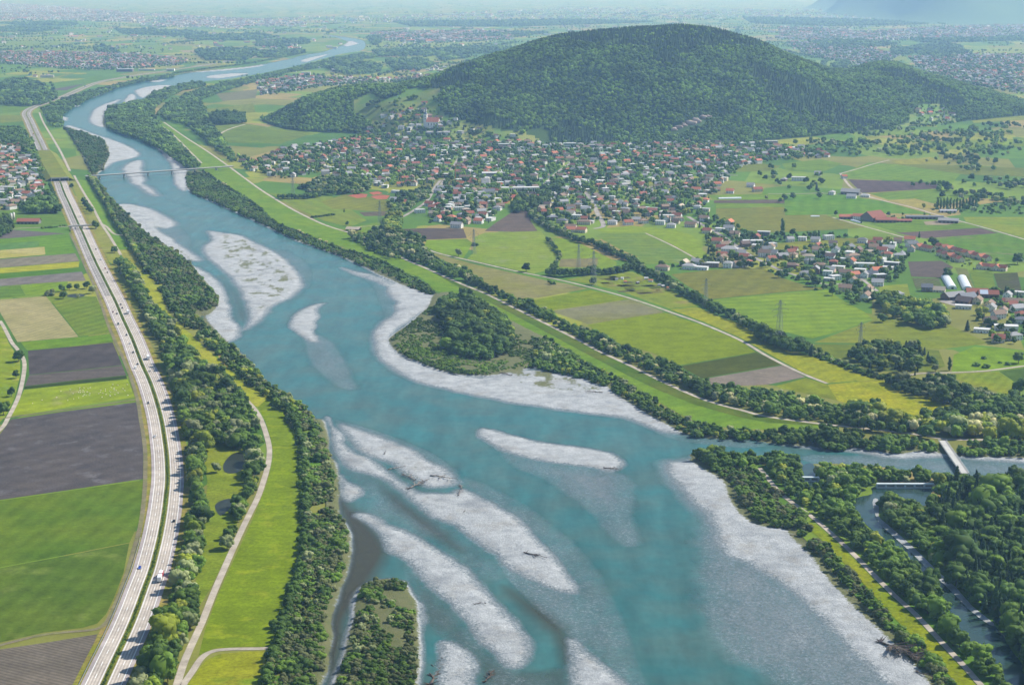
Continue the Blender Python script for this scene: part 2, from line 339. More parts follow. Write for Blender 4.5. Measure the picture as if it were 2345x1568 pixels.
# dry gravel: (outline, height above water, metres of shelving round it)
BARS = [
 ([(310,207),(350,197),(392,196),(350,212),(327,225),(315,217)],1,14), ([(282,234),(300,215),(312,225),(295,235)],1,14),
 ([(207,265),(225,245),(277,227),(250,247),(240,270),(242,290),(225,290),(207,280)],1,16),
 ([(150,287),(190,297),(207,304),(275,327),(318,350),(307,362),(262,372),(240,387),(215,396),(200,360),(180,320)],1,14),
 ([(325,367),(324,392),(332,414),(310,425),(285,395),(282,383),(300,372)],0.8,20), ([(312,420),(335,425),(362,449),(340,442)],0.4,26),
 ([(357,335),(387,352),(425,385),(432,392),(428,437),(405,429),(398,408),(390,375)],0.9,10),
 ([(275,467),(325,472),(375,492),(403,512),(385,524),(355,520),(387,541),(410,559),(437,577),(460,597),(425,594),(375,566),(300,514),(268,480)],0.7,18),
 ([(442,610),(470,622),(502,650),(524,690),(531,728),(552,750),(545,772),(512,783),(470,748),(470,715),(490,690),(470,650),(440,625)],0.8,9),
 ([(462,569),(487,549),(474,529),(500,532),(550,539),(586,557),(629,577),(661,602),(693,642),(686,664),(669,680),(624,702),(606,724),(575,748),(556,756),(572,727),(560,690),(537,645),(510,620),(480,592)],1.1,13),
 ([(746,693),(730,707),(730,727),(721,757),(731,782),(705,780),(673,757),(667,734),(686,712),(711,699)],0.9,6),
 ([(889,654),(907,648),(949,660),(1000,672),(1000,700),(961,719),(931,742),(900,768),(909,804),(936,821),(1011,849),(1099,866),(1172,850),(1260,850),(1392,880),(1442,906),(1505,949),(1560,979),(1582,996),(1522,988),(1472,970),(1422,956),(1347,946),(1272,936),(1172,922),(1086,905),(1011,890),(949,872),(899,845),(871,820),(862,795),(858,770),(868,748),(888,730),(906,714),(906,692),(889,672)],1.0,14),
 ([(779,611),(811,620),(861,632),(907,648),(889,656),(850,642),(800,624)],0.25,8),
 ([(1105,981),(1172,995),(1235,1010),(1297,1019),(1372,1031),(1408,1040),(1428,1062),(1400,1078),(1340,1068),(1247,1056),(1172,1040),(1120,1012),(1096,996)],0.8,9),
 ([(749,953),(766,979),(786,996),(784,1009),(766,1006),(760,984)],0.5,6),
 ([(769,1011),(777,1009),(811,1034),(861,1056),(890,1082),(931,1108),(961,1126),(1000,1128),(1034,1128),(1061,1119),(1086,1131),(1136,1156),(1172,1178),(1210,1208),(1247,1246),(1292,1296),(1312,1326),(1322,1351),(1312,1356),(1272,1348),(1172,1306),(1136,1274),(1086,1236),(1049,1206),(986,1179),(961,1164),(931,1137),(874,1097),(811,1074),(774,1044)],1.0,10),
 ([(780,970),(811,981),(886,1005),(949,1033),(976,1054),(1024,1073),(1044,1097),(1049,1108),(990,1116),(950,1098),(899,1061),(874,1054),(824,1034),(811,1014),(790,988)],0.7,14),
 ([(769,1086),(799,1101),(831,1124),(811,1142),(794,1147),(776,1114)],0.5,8),
 ([(814,1176),(849,1178),(886,1198),(936,1221),(1011,1261),(1061,1293),(1086,1321),(1124,1363),(1172,1413),(1187,1441),(1210,1471),(1213,1496),(1187,1525),(1156,1516),(1111,1471),(1061,1411),(1011,1366),(986,1346),(949,1304),(919,1274),(889,1261),(874,1229),(836,1199)],0.9,9),
 ([(956,1388),(966,1392),(975,1412),(969,1438),(958,1470),(962,1500),(952,1530),(946,1575),(938,1600),(990,1600),(1011,1500),(1006,1466),(1049,1478),(1099,1520),(1080,1575),(1060,1620),(930,1620),(940,1500)],0.6,8),
 ([(1302,1461),(1347,1488),(1385,1521),(1440,1570),(1470,1620),(1325,1620),(1312,1560),(1306,1513)],0.7,9),
 ([(1527,1063),(1560,1056),(1605,1056),(1680,1100),(1695,1150),(1735,1195),(1830,1215),(1880,1265),(1920,1312),(1970,1366),(2015,1410),(2080,1470),(2160,1550),(2200,1600),(2180,1640),(2080,1610),(2012,1545),(1952,1490),(1892,1430),(1842,1378),(1790,1338),(1720,1292),(1656,1256),(1618,1180),(1560,1120)],0.9,26),
 ([(1759,1008),(1919,1023),(1959,1014),(2050,1030),(2150,1024),(2345,1041),(2450,1047),(2450,1066),(2345,1058),(2240,1052),(2150,1046),(2060,1050),(1960,1034),(1880,1030),(1800,1018)],0.6,14),
 ([(425,167),(586,149),(600,152),(520,162)],0.5,12), ([(470,176),(520,169),(570,169),(500,180)],0.6,12), ([(630,137),(660,131),(680,130),(650,139)],0.5,12),
 ([(690,138),(730,128),(755,124),(730,133),(700,143)],0.6,12), ([(788,104),(800,94),(815,97),(820,101),(795,107)],0.6,12), ([(135,266),(155,270),(150,278)],0.5,10),
 ([(195,222),(230,215),(262,203),(240,214),(205,226)],0.6,8), ([(165,240),(185,242),(170,246)],0.5,8), ([(340,186),(385,182),(360,189)],0.4,10),
]
# under water but shallow: (outline, depth, shelving)
SHOALS = [
 ([(705,765),(735,770),(770,800),(800,860),(812,890),(770,880),(715,825)],0.26,22),
 ([(779,612),(861,632),(907,648),(906,714),(888,730),(870,690),(850,650)],0.45,10),
 ([(1160,1035),(1250,1062),(1400,1080),(1448,1110),(1440,1180),(1455,1240),(1420,1240),(1350,1165),(1260,1100),(1185,1068)],0.26,30),
 ([(1060,1105),(1150,1130),(1240,1185),(1330,1265),(1385,1340),(1420,1420),(1450,1500),(1480,1590),(1440,1590),(1350,1500),(1290,1430),(1250,1370),(1320,1351)],0.4,28),
 ([(1150,1300),(1290,1350),(1330,1380),(1370,1440),(1340,1480),(1290,1440),(1230,1390)],0.3,10),
 ([(1620,1190),(1660,1250),(1800,1320),(1900,1380),(2020,1480),(2140,1600),(1900,1600),(1760,1540),(1670,1480),(1632,1400),(1622,1300)],0.14,55),
 ([(1860,1040),(2060,1048),(2345,1060),(2450,1066),(2450,1104),(2221,1092),(2084,1078),(1862,1062)],0.32,8),
 ([(1500,985),(1600,1000),(1780,1015),(1700,1025),(1560,1010)],0.4,12),
 ([(770,1046),(874,1099),(961,1166),(1086,1238),(1172,1308),(1100,1330),(1000,1255),(880,1195),(820,1170),(800,1100)],0.55,8),
 ([(930,1270),(1011,1370),(1111,1475),(1200,1540),(1290,1530),(1300,1620),(1110,1620),(1090,1520),(1010,1460),(960,1400),(930,1330)],0.5,8),
 ([(590,580),(640,570),(700,600),(712,640),(690,660)],0.5,10), ([(300,500),(405,515),(440,560),(400,560)],0.45,12), ([(362,449),(430,470),(470,480),(420,470)],0.5,14),
 ([(767,960),(900,1000),(1000,1045),(1060,1100),(1040,1110),(940,1040),(840,1000)],0.35,12),
]
# ground that carries woods inside the banks
LAND = [
 [(836,1342),(869,1328),(917,1330),(929,1358),(947,1396),(950,1451),(950,1526),(941,1568),(930,1640),(750,1640),(776,1568),(804,1476),(819,1413),(823,1376)],
 [(894,774),(936,744),(985,702),(1000,672),(1049,672),(1111,690),(1172,735),(1300,800),(1392,880),(1330,862),(1240,835),(1170,850),(1111,857),(1049,854),(1011,846),(940,818),(908,798)],
 [(430,392),(465,395),(500,420),(586,480),(686,540),(786,575),(911,627),(991,672),(960,664),(900,640),(786,585),(686,550),(586,503),(500,465),(445,440),(430,425)],
 [(150,293),(195,305),(237,322),(248,355),(228,390),(205,395),(175,330)],
 [(270,470),(307,507),(337,536),(375,561),(412,586),(440,613),(462,640),(490,672),(496,692),(475,719),(445,716),(475,750),(512,783),(560,825),(530,830),(450,760),(380,640),(280,520)],
 [(727,960),(739,996),(739,1034),(759,1059),(761,1109),(762,1176),(780,1195),(794,1221),(786,1288),(774,1326),(746,1388),(741,1451),(736,1513),(711,1568),(680,1568),(700,1300),(715,1100)],
]
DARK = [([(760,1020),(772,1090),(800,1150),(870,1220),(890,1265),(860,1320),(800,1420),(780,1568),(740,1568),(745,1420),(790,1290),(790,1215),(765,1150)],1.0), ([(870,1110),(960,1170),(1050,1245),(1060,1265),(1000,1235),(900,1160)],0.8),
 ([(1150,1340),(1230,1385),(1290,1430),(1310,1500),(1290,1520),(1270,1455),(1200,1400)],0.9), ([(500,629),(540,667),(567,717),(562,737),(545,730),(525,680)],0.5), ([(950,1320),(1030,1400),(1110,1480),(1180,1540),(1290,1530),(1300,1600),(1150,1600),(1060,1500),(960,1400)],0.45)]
SPROUT = [([(500,540),(560,545),(640,590),(680,640),(640,690),(600,710),(570,700),(545,640),(510,600)],0.75), ([(400,560),(430,580),(450,600),(420,595)],0.8), ([(1140,845),(1300,850),(1390,885),(1330,900),(1180,880)],0.8), ([(905,1040),(975,1050),(1000,1100),(940,1100),(890,1070)],0.55),
 ([(980,680),(1000,675),(990,705),(955,722)],0.6), ([(480,700),(500,690),(510,720),(490,740)],0.5), ([(1290,1020),(1420,1045),(1400,1075),(1290,1060)],0.15), ([(330,490),(375,500),(400,560),(360,545)],0.4)]
STEP = 3.2
pc = np.array(CORRIDOR, float)
uu = np.arange(pc[:, 0].min()-12, pc[:, 0].max()+12, STEP); vv = np.concatenate([np.arange(76, 200, 1.6), np.arange(200, 420, 2.2), np.arange(420, 1640, STEP)])
UU, VV = np.meshgrid(uu, vv, indexing='xy'); PX = np.stack([UU.ravel(), VV.ravel()], 1)
Wp = G(PX, WL)
near = np.zeros(len(PX), bool)
sd_c = np.full(len(PX), -1e3)
pin = inside(smooth_line(CORRIDOR, 3, True), PX)
# distance to the bank only where it can matter
cand = pin.reshape(UU.shape); c2 = cand.copy()
for dx in (-3, -2, -1, 0, 1, 2, 3):
    for dy in (-3, -2, -1, 0, 1, 2, 3): c2 |= np.roll(np.roll(cand, dx, 1), dy, 0)
idx = np.nonzero(c2.ravel())[0]
P = Wp[idx]; Q = PX[idx]
sd = sdf(COR_W, P)
wn1 = fbm(P[:, 0]/22, P[:, 1]/30, 1, 3); wn2 = fbm(P[:, 0]/5, P[:, 1]/7, 2, 3)
h = np.full(len(P), WL - 2.3) + 0.35*wn1
h = np.maximum(h, np.where(sd < 0, -0.35 - 0*sd, WL + 1.3 - sd*0.55))          # banks
h = np.where(sd < -0.5, -0.35, h)
dry = np.zeros(len(P)); veg = np.zeros(len(P)); dark = np.zeros(len(P))
def near_mask(poly, pad): a = np.array(poly); return (Q[:, 0] > a[:, 0].min()-pad) & (Q[:, 0] < a[:, 0].max()+pad) & (Q[:, 1] > a[:, 1].min()-pad) & (Q[:, 1] < a[:, 1].max()+pad)
for poly, top, shelf in BARS:
    m = near_mask(poly, 110); s = sdf(G(smooth_line(poly, 3, True), WL), P[m]) + 4.0*wn1[m] + 1.6*wn2[m]
    k = np.where(s > 0, np.minimum(np.where(s < 5, s*0.055, 0.275 + (s-5)*0.1), top*(0.8 + 0.6*wn1[m])), np.maximum(s*2.0/shelf, -2.2))
    h[m] = np.maximum(h[m], WL + k)
for poly, d, shelf in SHOALS:
    m = near_mask(poly, 110); s = sdf(G(smooth_line(poly, 3, True), WL), P[m])
    h[m] = np.maximum(h[m], WL - d - 2.0*np.clip(-s/shelf, 0, 1) + 0.22*wn1[m] + 0.12*wn2[m] - 0.35*np.clip(1-(s+4)/26, 0, 1))
for poly in LAND:
    m = near_mask(poly, 60); s = sdf(G(smooth_line(poly, 2, True), 0), P[m]) + 2*wn1[m]
    k = np.where(s > 0, 0.35 + np.minimum(s*0.1, 0.8), 0.35 + s*0.35)
    h[m] = np.maximum(h[m], np.maximum(WL - 2 , k)); veg[m] = np.maximum(veg[m], np.clip((s + 5)/5, 0, 1))
for poly, a in SPROUT:
    m = near_mask(poly, 20); s = sdf(G(smooth_line(poly, 2, True), WL), P[m]); veg[m] = np.maximum(veg[m], a*np.clip((s+6)/16, 0, 1)*np.clip(0.45 + 1.6*fbm(P[m, 0]/9, P[m, 1]/16, 21, 3), 0, 1)*0.9)
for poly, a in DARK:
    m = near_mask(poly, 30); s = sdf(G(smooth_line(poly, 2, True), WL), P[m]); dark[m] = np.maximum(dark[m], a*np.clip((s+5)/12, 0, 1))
edge = np.clip(1.8 - sd/6, 0, 1)*(sd > -30); veg = np.maximum(veg, 0.85*edge)
lut = np.full(len(PX), -1); lut[idx] = np.arange(len(idx)); L = lut.reshape(UU.shape)
a, b, c_, d_ = L[:-1, :-1], L[:-1, 1:], L[1:, 1:], L[1:, :-1]
ok = (a >= 0) & (b >= 0) & (c_ >= 0) & (d_ >= 0)
RF = np.stack([d_[ok], c_[ok], b[ok], a[ok]], 1)
bed = P.copy(); bed[:, 2] = h
# --- gravel material
t = NT('river_gravel'); p = t.pos()
n1 = t.maprange(t.noise(p, 0.55, 5, 0.8), 0.34, 0.66); n2 = t.noise(p, 0.09, 5, 0.65); n3 = t.noise(p, 0.025, 4)
c = t.mix(t.maprange(n2, 0.35, 0.65), lin('#989b9b'), lin('#b5b7b5'))
c = t.mix(1.0, c, t.maprange(n1, 0.0, 1.0, 0.76, 1.16), 'MULTIPLY')
c = t.mix(t.maprange(n3, 0.52, 0.70, 0, 0.55), c, lin('#74787a'))
mst = t.new('ShaderNodeMapping'); mst.inputs['Scale'].default_value = (0.16, 0.03, 1); mst.inputs['Rotation'].default_value = (0, 0, -0.45); t.set(mst.inputs['Vector'], p)
c = t.mix(t.maprange(t.noise(mst.outputs[0], 1.0, 6, 0.75), 0.55, 0.72, 0, 0.16), c, lin('#7c8388'))
sepz = t.new('ShaderNodeSeparateXYZ'); t.set(sepz.inputs[0], p)
zz = t.math('ADD', sepz.outputs[2], t.math('MULTIPLY', t.math('SUBTRACT', n1, 0.5), 0.5))
wet = t.maprange(zz, WL + 0.05, WL + 0.34, 1.0, 0.0)
c = t.mix(t.maprange(t.noise(p, 0.035, 5, 0.7), 0.52, 0.68, 0, 0.5), c, lin('#8a8478'))
c = t.mix(wet, c, t.mix(n1, lin('#5c6668'), lin('#858f92')))
vg = t.math('ADD', t.attr('veg'), t.math('MULTIPLY', t.math('SUBTRACT', t.noise(p, 0.35, 4, 0.7), 0.5), 1.5))
c = t.mix(t.maprange(vg, 0.35, 0.62), c, t.mix(t.noise(p, 0.12, 3), lin('#4c5a2c'), lin('#7a7550')))
t.color(c); t.b.inputs['Specular IOR Level'].default_value = 0.2
bp = t.new('ShaderNodeBump'); bp.inputs['Strength'].default_value = 0.8; bp.inputs['Distance'].default_value = 0.5; t.set(bp.inputs['Height'], n1); t.set(t.b.inputs['Normal'], bp.outputs[0])
GRAVEL_M = t.m
me = mesh('riverbed', bed, RF, GRAVEL_M, None, True)
for nm, arr in (('veg', veg),):
    at = me.attributes.new(nm, 'FLOAT', 'POINT'); at.data.foreach_set('value', arr.astype(np.float32))
add('riverbed', me, None, 'pale gravel riverbed with bars and banks under the river', 'riverbed', None, 'structure')
# --- water
t = NT('river_water'); p = t.pos(); d = t.attr('depth')
n1 = t.maprange(t.noise(p, 0.4, 6, 0.85), 0.34, 0.66); n2 = t.noise(p, 0.02, 4); n3 = t.noise(p, 0.11, 4, 0.6)
dd = t.math('ADD', d, t.math('MULTIPLY', t.math('SUBTRACT', n1, 0.5), 0.46))
al = t.math('SUBTRACT', 1.0, t.math('POWER', 2.718, t.math('MULTIPLY', dd, -2.3)), True)
al = t.math('MULTIPLY', al, t.maprange(dd, 0.0, 0.08))
c = t.mix(t.maprange(d, 0.1, 0.95), lin('#667c7c'), t.mix(t.maprange(n2, 0.35, 0.65), lin('#306260'), lin('#43605a')))
mcu = t.new('ShaderNodeMapping'); mcu.inputs['Scale'].default_value = (0.06, 0.012, 1); mcu.inputs['Rotation'].default_value = (0, 0, -0.35); t.set(mcu.inputs['Vector'], p)
c = t.mix(1.0, c, t.maprange(t.noise(mcu.outputs[0], 1.0, 5, 0.65), 0.3, 0.7, 0.8, 1.22), 'MULTIPLY')
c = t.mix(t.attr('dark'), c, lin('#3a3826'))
c = t.mix(1.0, c, t.maprange(n3, 0.3, 0.7, 0.92, 1.08), 'MULTIPLY')
spk = t.math('MULTIPLY', t.maprange(t.noise(p, 0.5, 4, 0.8), 0.52, 0.60), t.maprange(d, 0.75, 0.15, 0.0, 0.75))
c = t.mix(spk, c, lin('#aeb4bc'))
t.color(c); t.b.inputs['Roughness'].default_value = 0.25; t.b.inputs['IOR'].default_value = 1.33; t.b.inputs['Specular IOR Level'].default_value = 0.1
mpp = t.new('ShaderNodeMapping'); mpp.inputs['Scale'].default_value = (0.5, 0.9, 1); t.set(mpp.inputs['Vector'], p)
bp = t.new('ShaderNodeBump'); bp.inputs['Strength'].default_value = 0.35; bp.inputs['Distance'].default_value = 0.25; t.set(bp.inputs['Height'], t.noise(mpp.outputs[0], 1.0, 4, 0.6)); t.set(t.b.inputs['Normal'], bp.outputs[0])
tr = t.new('ShaderNodeBsdfTransparent'); mx = t.new('ShaderNodeMixShader'); out = t.n['Material Output']
t.set(mx.inputs[0], al); t.set(mx.inputs[1], tr.outputs[0]); t.set(mx.inputs[2], t.b.outputs[0]); t.set(out.inputs[0], mx.outputs[0])
WATER_M = t.m
wv = P.copy(); wv[:, 2] = WL
me = mesh('river', wv, RF, WATER_M, None, True)
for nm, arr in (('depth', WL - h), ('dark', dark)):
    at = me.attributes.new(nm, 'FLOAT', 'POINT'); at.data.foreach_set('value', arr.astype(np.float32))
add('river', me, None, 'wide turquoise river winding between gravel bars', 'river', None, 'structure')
# --- ground sheet with the corridor left open
from mathutils.geometry import delaunay_2d_cdt
from mathutils import Vector
gvv = [Vector((x, y)) for y in ys for x in xs if not inside(COR_W[:, :2], np.array([[x, y]]))[0]]
n0 = len(gvv); gvv += [Vector((float(q[0]), float(q[1]))) for q in COR_W]; nc = len(COR_W)
def still_water(name, label, poly, z=0.06, murk=0.6):
    return sheet(name, poly, POND_M, z, label, 'water', 'structure', 3)
r = delaunay_2d_cdt(gvv, [(n0+i, n0+(i+1) % nc) for i in range(nc)], [], 0, 1e-4)
vo_ = np.array([(q.x, q.y, 0.0) for q in r[0]]); tri = np.array([list(f) for f in r[2]])
cen = vo_[tri].mean(1); tri = tri[~inside(COR_W[:, :2], cen[:, :2])]
me = mesh('ground', vo_, tri, GROUND_M)
if me.polygons[0].normal.z < 0: me.flip_normals()
add('ground', me, None, 'flat valley floor of green and tan fields reaching the haze', 'ground', None, 'structure')
t = NT('pond_water'); t.color(t.mix(t.noise(t.pos(), 0.2, 3), lin('#22261e'), lin('#343828'))); t.b.inputs['Roughness'].default_value = 0.35; t.b.inputs['Specular IOR Level'].default_value = 0.06
POND_M = t.m
t = NT('channel_water'); t.color(t.mix(t.maprange(t.noise(t.pos(), 0.06, 4), 0.35, 0.65), lin('#243c36'), lin('#33443c'))); t.b.inputs['Roughness'].default_value = 0.15
CHAN_M = t.m
# ================================================================== fields: label, outline, colours
FIELDS_PX = []; LANES_PX = []
def FIELD(label, poly, c1, c2=None, z=0.10, sm=0, **kw):
    FIELDS_PX.append(poly); z += 0.0009*len(FIELDS_PX)
    return sheet('field', poly, field_mat('field_soil_and_crop', c1, c2, **kw), z, label, 'field', 'structure', sm)
FL = FIELD
# --- west of the motorway, near to far
FL('brown ploughed field at the bottom left corner', [(-120,1506),(0,1486),(120,1468),(223,1451),(200,1510),(170,1568),(140,1640),(-120,1640)], '#8a8072', '#7c7468', stripe=(62,3.2,0.22), fine=0.14)
FL('tall green wheat field beside the curve of the motorway', [(-120,1322),(0,1300),(150,1272),(296,1243),(283,1310),(262,1365),(243,1405),(222,1427),(190,1436),(100,1447),(0,1470),(-120,1490)], '#687f3e', '#5c7838', stripe=(-8,13,0.10), patch=0.6, pc='#8a9a45')
FL('olive green wheat field below the dark ploughed land', [(-120,1165),(0,1146),(160,1123),(327,1099),(325,1150),(318,1195),(297,1241),(150,1270),(0,1298),(-120,1320)], '#71893a', '#5c7d34', stripe=(-8,13,0.10))
FL('large dark ploughed field beside the motorway', [(25,960),(160,940),(311,921),(322,970),(328,1040),(327,1096),(160,1121),(0,1144),(-120,1163),(-120,1070),(0,994)], '#5f5a5a', '#6a6360', big=0.02, fine=0.32, fscale=0.8, patch=0.5, pc='#7d7878')
FL('bright grazed meadow with white sheep', [(55,892),(170,880),(292,868),(309,909),(160,932),(26,953),(40,925)], '#9db03a', '#8ca436', patch=0.3, pc='#a8a860')
FL('narrow dark green crop strip above the sheep meadow', [(56,885),(170,872),(289,860),(291,867),(170,879),(55,891)], '#44582e')
FL('dark brown ploughed field with a paler lower band', [(64,803),(160,794),(258,784),(280,836),(170,848),(67,858)], '#615a58', '#56504f', fine=0.28, fscale=0.8)
FL('paler harrowed band below the dark brown field', [(67,859),(170,849),(280,837),(289,859),(170,871),(57,884)], '#716861', '#6a625c')
FL('bright green strip above the dark brown field', [(47,783),(180,772),(254,764),(259,783),(160,793),(62,802)], '#7a9c36', '#6c9432')
FL('tan stubble field left of the wheat', [(-30,690),(0,686),(105,678),(180,771),(110,777),(40,783),(0,715),(-30,700)], '#b5ac7a', '#a8a36c', stripe=(-22,9,0.10), fine=0.12)
FL('green wheat field with tractor lines by the pond', [(110,680),(160,678),(220,679),(237,720),(250,762),(182,770)], '#6d8a3c', '#7f9446', stripe=(-25,16,0.13))
FL('mid green crop block by the left edge', [(-60,660),(0,656),(46,654),(59,677),(0,683),(-60,690)], '#6f8f4c', '#668a44')
FL('bright green strip with trees at its end', [(47,653),(155,644),(155,663),(107,673),(61,677)], '#8aa838', '#7d9f35')
FL('grey brown fallow strip', [(-60,643),(0,639),(187,622),(197,643),(155,644),(0,655),(-60,660)], '#8d867e', '#86807a')
FL('dark green strip beside the yellow one', [(-60,632),(0,627),(180,613),(184,621),(0,638),(-60,642)], '#5d8a32', '#568230')
FL('yellow green mown strip', [(-60,618),(0,614),(182,599),(180,612),(0,626),(-60,631)], '#b1b444', '#a8b040')
FL('beige drilled strip between green crops', [(-60,599),(0,594),(172,580),(182,598),(0,613),(-60,617)], '#948c78', '#8c8874')
FL('cream yellow ripe strip', [(-60,578),(0,573),(102,565),(104,583),(0,592),(-60,597)], '#c3bb7a', '#b4b04e')
FL('green crop wrapped round the blue green block', [(-60,552),(0,548),(155,536),(172,579),(104,583),(102,565),(89,563),(89,552),(0,558),(-60,562)], '#719c42', '#68943c')
FL('blue green crop block', [(-60,563),(0,559),(88,552),(88,563),(0,572),(-60,577)], '#6a9670', '#628e62')
FL('grey brown ploughed field below the barn lane', [(-60,545),(0,535),(27,526),(100,531),(152,535),(80,541),(0,547),(-60,551)], '#7b7370', '#746d6a')
FL('green meadow round the red roofed barn', [(-40,482),(140,482),(156,512),(100,519),(42,523),(-40,535)], '#6e8f4a', '#648844')
FL('yellow green fields along the western lane', [(-120,770),(5,745),(20,785),(46,826),(46,860),(34,909),(12,954),(-20,985),(-120,1000)], '#9aa83e', '#7f9c36', patch=0.5, pc='#b8b250')
# --- flood meadow and levee, west bank
FL('bright green meadow between levee lane and riverside bushes', [(620,905),(650,938),(690,1000),(697,1060),(700,1110),(699,1200),(690,1280),(680,1330),(665,1390),(650,1440),(632,1481),(560,1480),(490,1484),(455,1500),(470,1440),(500,1360),(535,1282),(580,1185),(610,1110),(626,1050),(622,1010),(606,960),(590,930)], '#839c1e', '#778f1a', big=0.02, stripe=(88,9,0.05), fine=0.2, patch=0.7, pc='#a0ac20')
FL('yellow green meadow at the bottom below the lane', [(427,1568),(450,1540),(470,1512),(500,1497),(560,1491),(628,1489),(616,1530),(605,1568),(590,1640),(400,1640)], '#a5a52c', '#96a028', patch=0.5, pc='#7d9a26', fine=0.25)
FL('yellow mown levee between the two tree belts', [(300,606),(322,606),(350,642),(370,679),(382,712),(412,742),(457,784),(530,850),(575,885),(620,905),(590,932),(545,900),(500,868),(450,828),(427,784),(400,749),(375,719),(350,692),(327,662),(307,622)], '#b2b33a', '#9fae36', stripe=(-35,5,0.07), fine=0.18)
FL('green mown levee stretch north of the tree belt', [(175,413),(206,407),(225,442),(250,474),(262,512),(292,539),(250,539),(232,512),(212,474),(195,447)], '#6f9c3a', '#7fa33e', fine=0.15)
FL('green levee patch above the yellow one', [(250,541),(292,541),(308,570),(270,571)], '#76a03a'); FL('yellow levee patch beside the bank trees', [(271,572),(309,572),(322,600),(296,604),(282,590)], '#b0b042')
FL('dry yellowish verge between motorway and levee lane', [(157,410),(172,413),(192,447),(210,474),(230,512),(248,540),(262,560),(275,584),(268,612),(250,600),(225,552),(200,500),(180,460)], '#9fa052', '#8f9c48')
FL('clearing of short grass round the reed pond', [(468,1012),(520,1010),(560,1025),(578,1060),(572,1120),(545,1190),(520,1270),(480,1350),(455,1390),(445,1350),(460,1270),(470,1180),(475,1100),(465,1050)], '#7f9636', '#8f9c40', fine=0.25)
# --- east bank: flood meadow, levee
FL('long green flood meadow on the east bank', [(350,272),(375,279),(425,313),(475,345),(522,379),(586,426),(624,451),(674,481),(736,511),(786,528),(840,546),(900,580),(926,592),(986,618),(1061,651),(1111,671),(1172,701),(1272,751),(1335,783),(1447,838),(1522,875),(1597,908),(1647,925),(1697,938),(1758,953),(1884,970),(1880,980),(1758,984),(1672,979),(1610,971),(1572,956),(1527,931),(1485,904),(1435,869),(1385,849),(1322,816),(1272,784),(1172,738),(1111,694),(1049,676),(999,666),(961,634),(911,619),(874,597),(824,579),(776,562),(736,554),(686,534),(629,512),(586,472),(537,439),(500,417),(468,396),(455,380),(420,345),(390,310)], '#6f9636', '#7f9f3c', big=0.014, stripe=(125,14,0.05))
FL('darker green levee slope below the gravel lane', [(950,600),(1061,650),(1111,670),(1172,700),(1272,750),(1335,782),(1447,837),(1522,874),(1597,907),(1697,937),(1758,952),(1884,969),(1890,975),(1758,967),(1690,954),(1590,926),(1510,894),(1435,858),(1322,799),(1265,768),(1170,717),(1105,684),(1055,660)], '#55782a', '#6b7a34', z=0.16)
# --- east fields
FL('beige hay field behind the gravel lane', [(985,577),(1090,606),(1175,625),(1250,642),(1300,650),(1345,661),(1260,677),(1200,687),(1172,682),(1111,648),(1061,613),(1011,595)], '#98935f', '#8c8f62', stripe=(-60,14,0.06), fine=0.12)
FL('olive green crop strip right of the beige field', [(1198,692),(1270,678),(1352,664),(1442,684),(1350,698),(1257,711)], '#86981a', '#7b9218', stripe=(-68,10,0.06))
FL('greyish drilled strip between olive crops', [(1260,712),(1350,699),(1443,685),(1522,714),(1430,728),(1347,742)], '#8f8e6a', '#868a66', stripe=(-68,7,0.07))
FL('wide olive green crop field beside the field road', [(1344,744),(1430,729),(1522,716),(1610,745),(1697,781),(1730,806),(1640,822),(1557,836),(1490,806),(1410,784)], '#7f9312', '#859a18', stripe=(-68,9,0.06))
FL('dark green potato field', [(1558,838),(1650,822),(1732,807),(1792,834),(1700,850),(1607,866)], '#4f5a26', '#586128', stripe=(-68,3,0.12))
FL('grey pink bare strip', [(1608,868),(1700,852),(1794,836),(1844,863),(1759,880),(1636,886)], '#9a8d80', '#8f8576', stripe=(-68,6,0.10))
FL('olive grass corner at the end of the field road', [(1846,865),(1894,880),(1919,917),(1884,909),(1771,885)], '#8c9a34')
FL('yellow flowering meadow above the bank trees', [(1895,880),(1974,872),(2024,872),(2046,884),(2110,900),(2171,916),(2189,934),(2150,950),(2096,956),(2021,939),(1919,918)], '#b0ae22', '#96a022', big=0.03, fine=0.3, fscale=0.25)
FL('long yellow green meadow between field road and hedge', [(1534,708),(1597,703),(1647,724),(1697,742),(1735,767),(1759,784),(1859,816),(1984,856),(2024,871),(1974,871),(1894,877),(1834,850),(1760,810),(1697,774),(1610,736)], '#a3a82e', '#949f38', big=0.03, fine=0.24, fscale=0.3)
FL('allotment meadow with garden plots', [(1295,640),(1372,627),(1447,622),(1472,632),(1535,662),(1597,701),(1533,706),(1485,690),(1422,667),(1347,650)], '#8c9c40', '#7f9444', patch=0.6, pc='#a0974e')
FL('grey brown mown field before the hamlet', [(1537,628),(1640,617),(1747,614),(1790,636),(1850,655),(1892,661),(1759,672),(1628,685),(1575,655)], '#83854f', '#7b824c', big=0.01)
FL('bright green field with a pylon', [(1629,687),(1759,674),(1894,663),(1934,690),(1979,714),(2001,730),(1934,755),(1860,775),(1759,750),(1690,718)], '#8aa63a', '#7b9c3e', stripe=(-80,24,0.14))
FL('olive meadow with a lone tree group', [(1980,716),(2050,728),(2109,737),(2169,742),(2230,770),(2262,786),(2150,800),(2020,786),(1864,784),(1934,757),(2001,732)], '#80903f', '#8a9444', patch=0.4, pc='#909a4a')
FL('green field beside the nursery garden', [(1864,788),(2020,788),(2150,802),(2165,838),(2130,850),(2000,850),(1930,825),(1870,805)], '#77853e', '#6f8440')
FL('vivid green orchard meadow at the right edge', [(2180,852),(2184,812),(2231,794),(2345,803),(2430,808),(2430,832),(2345,837),(2259,848)], '#84a626', '#7a9e28')
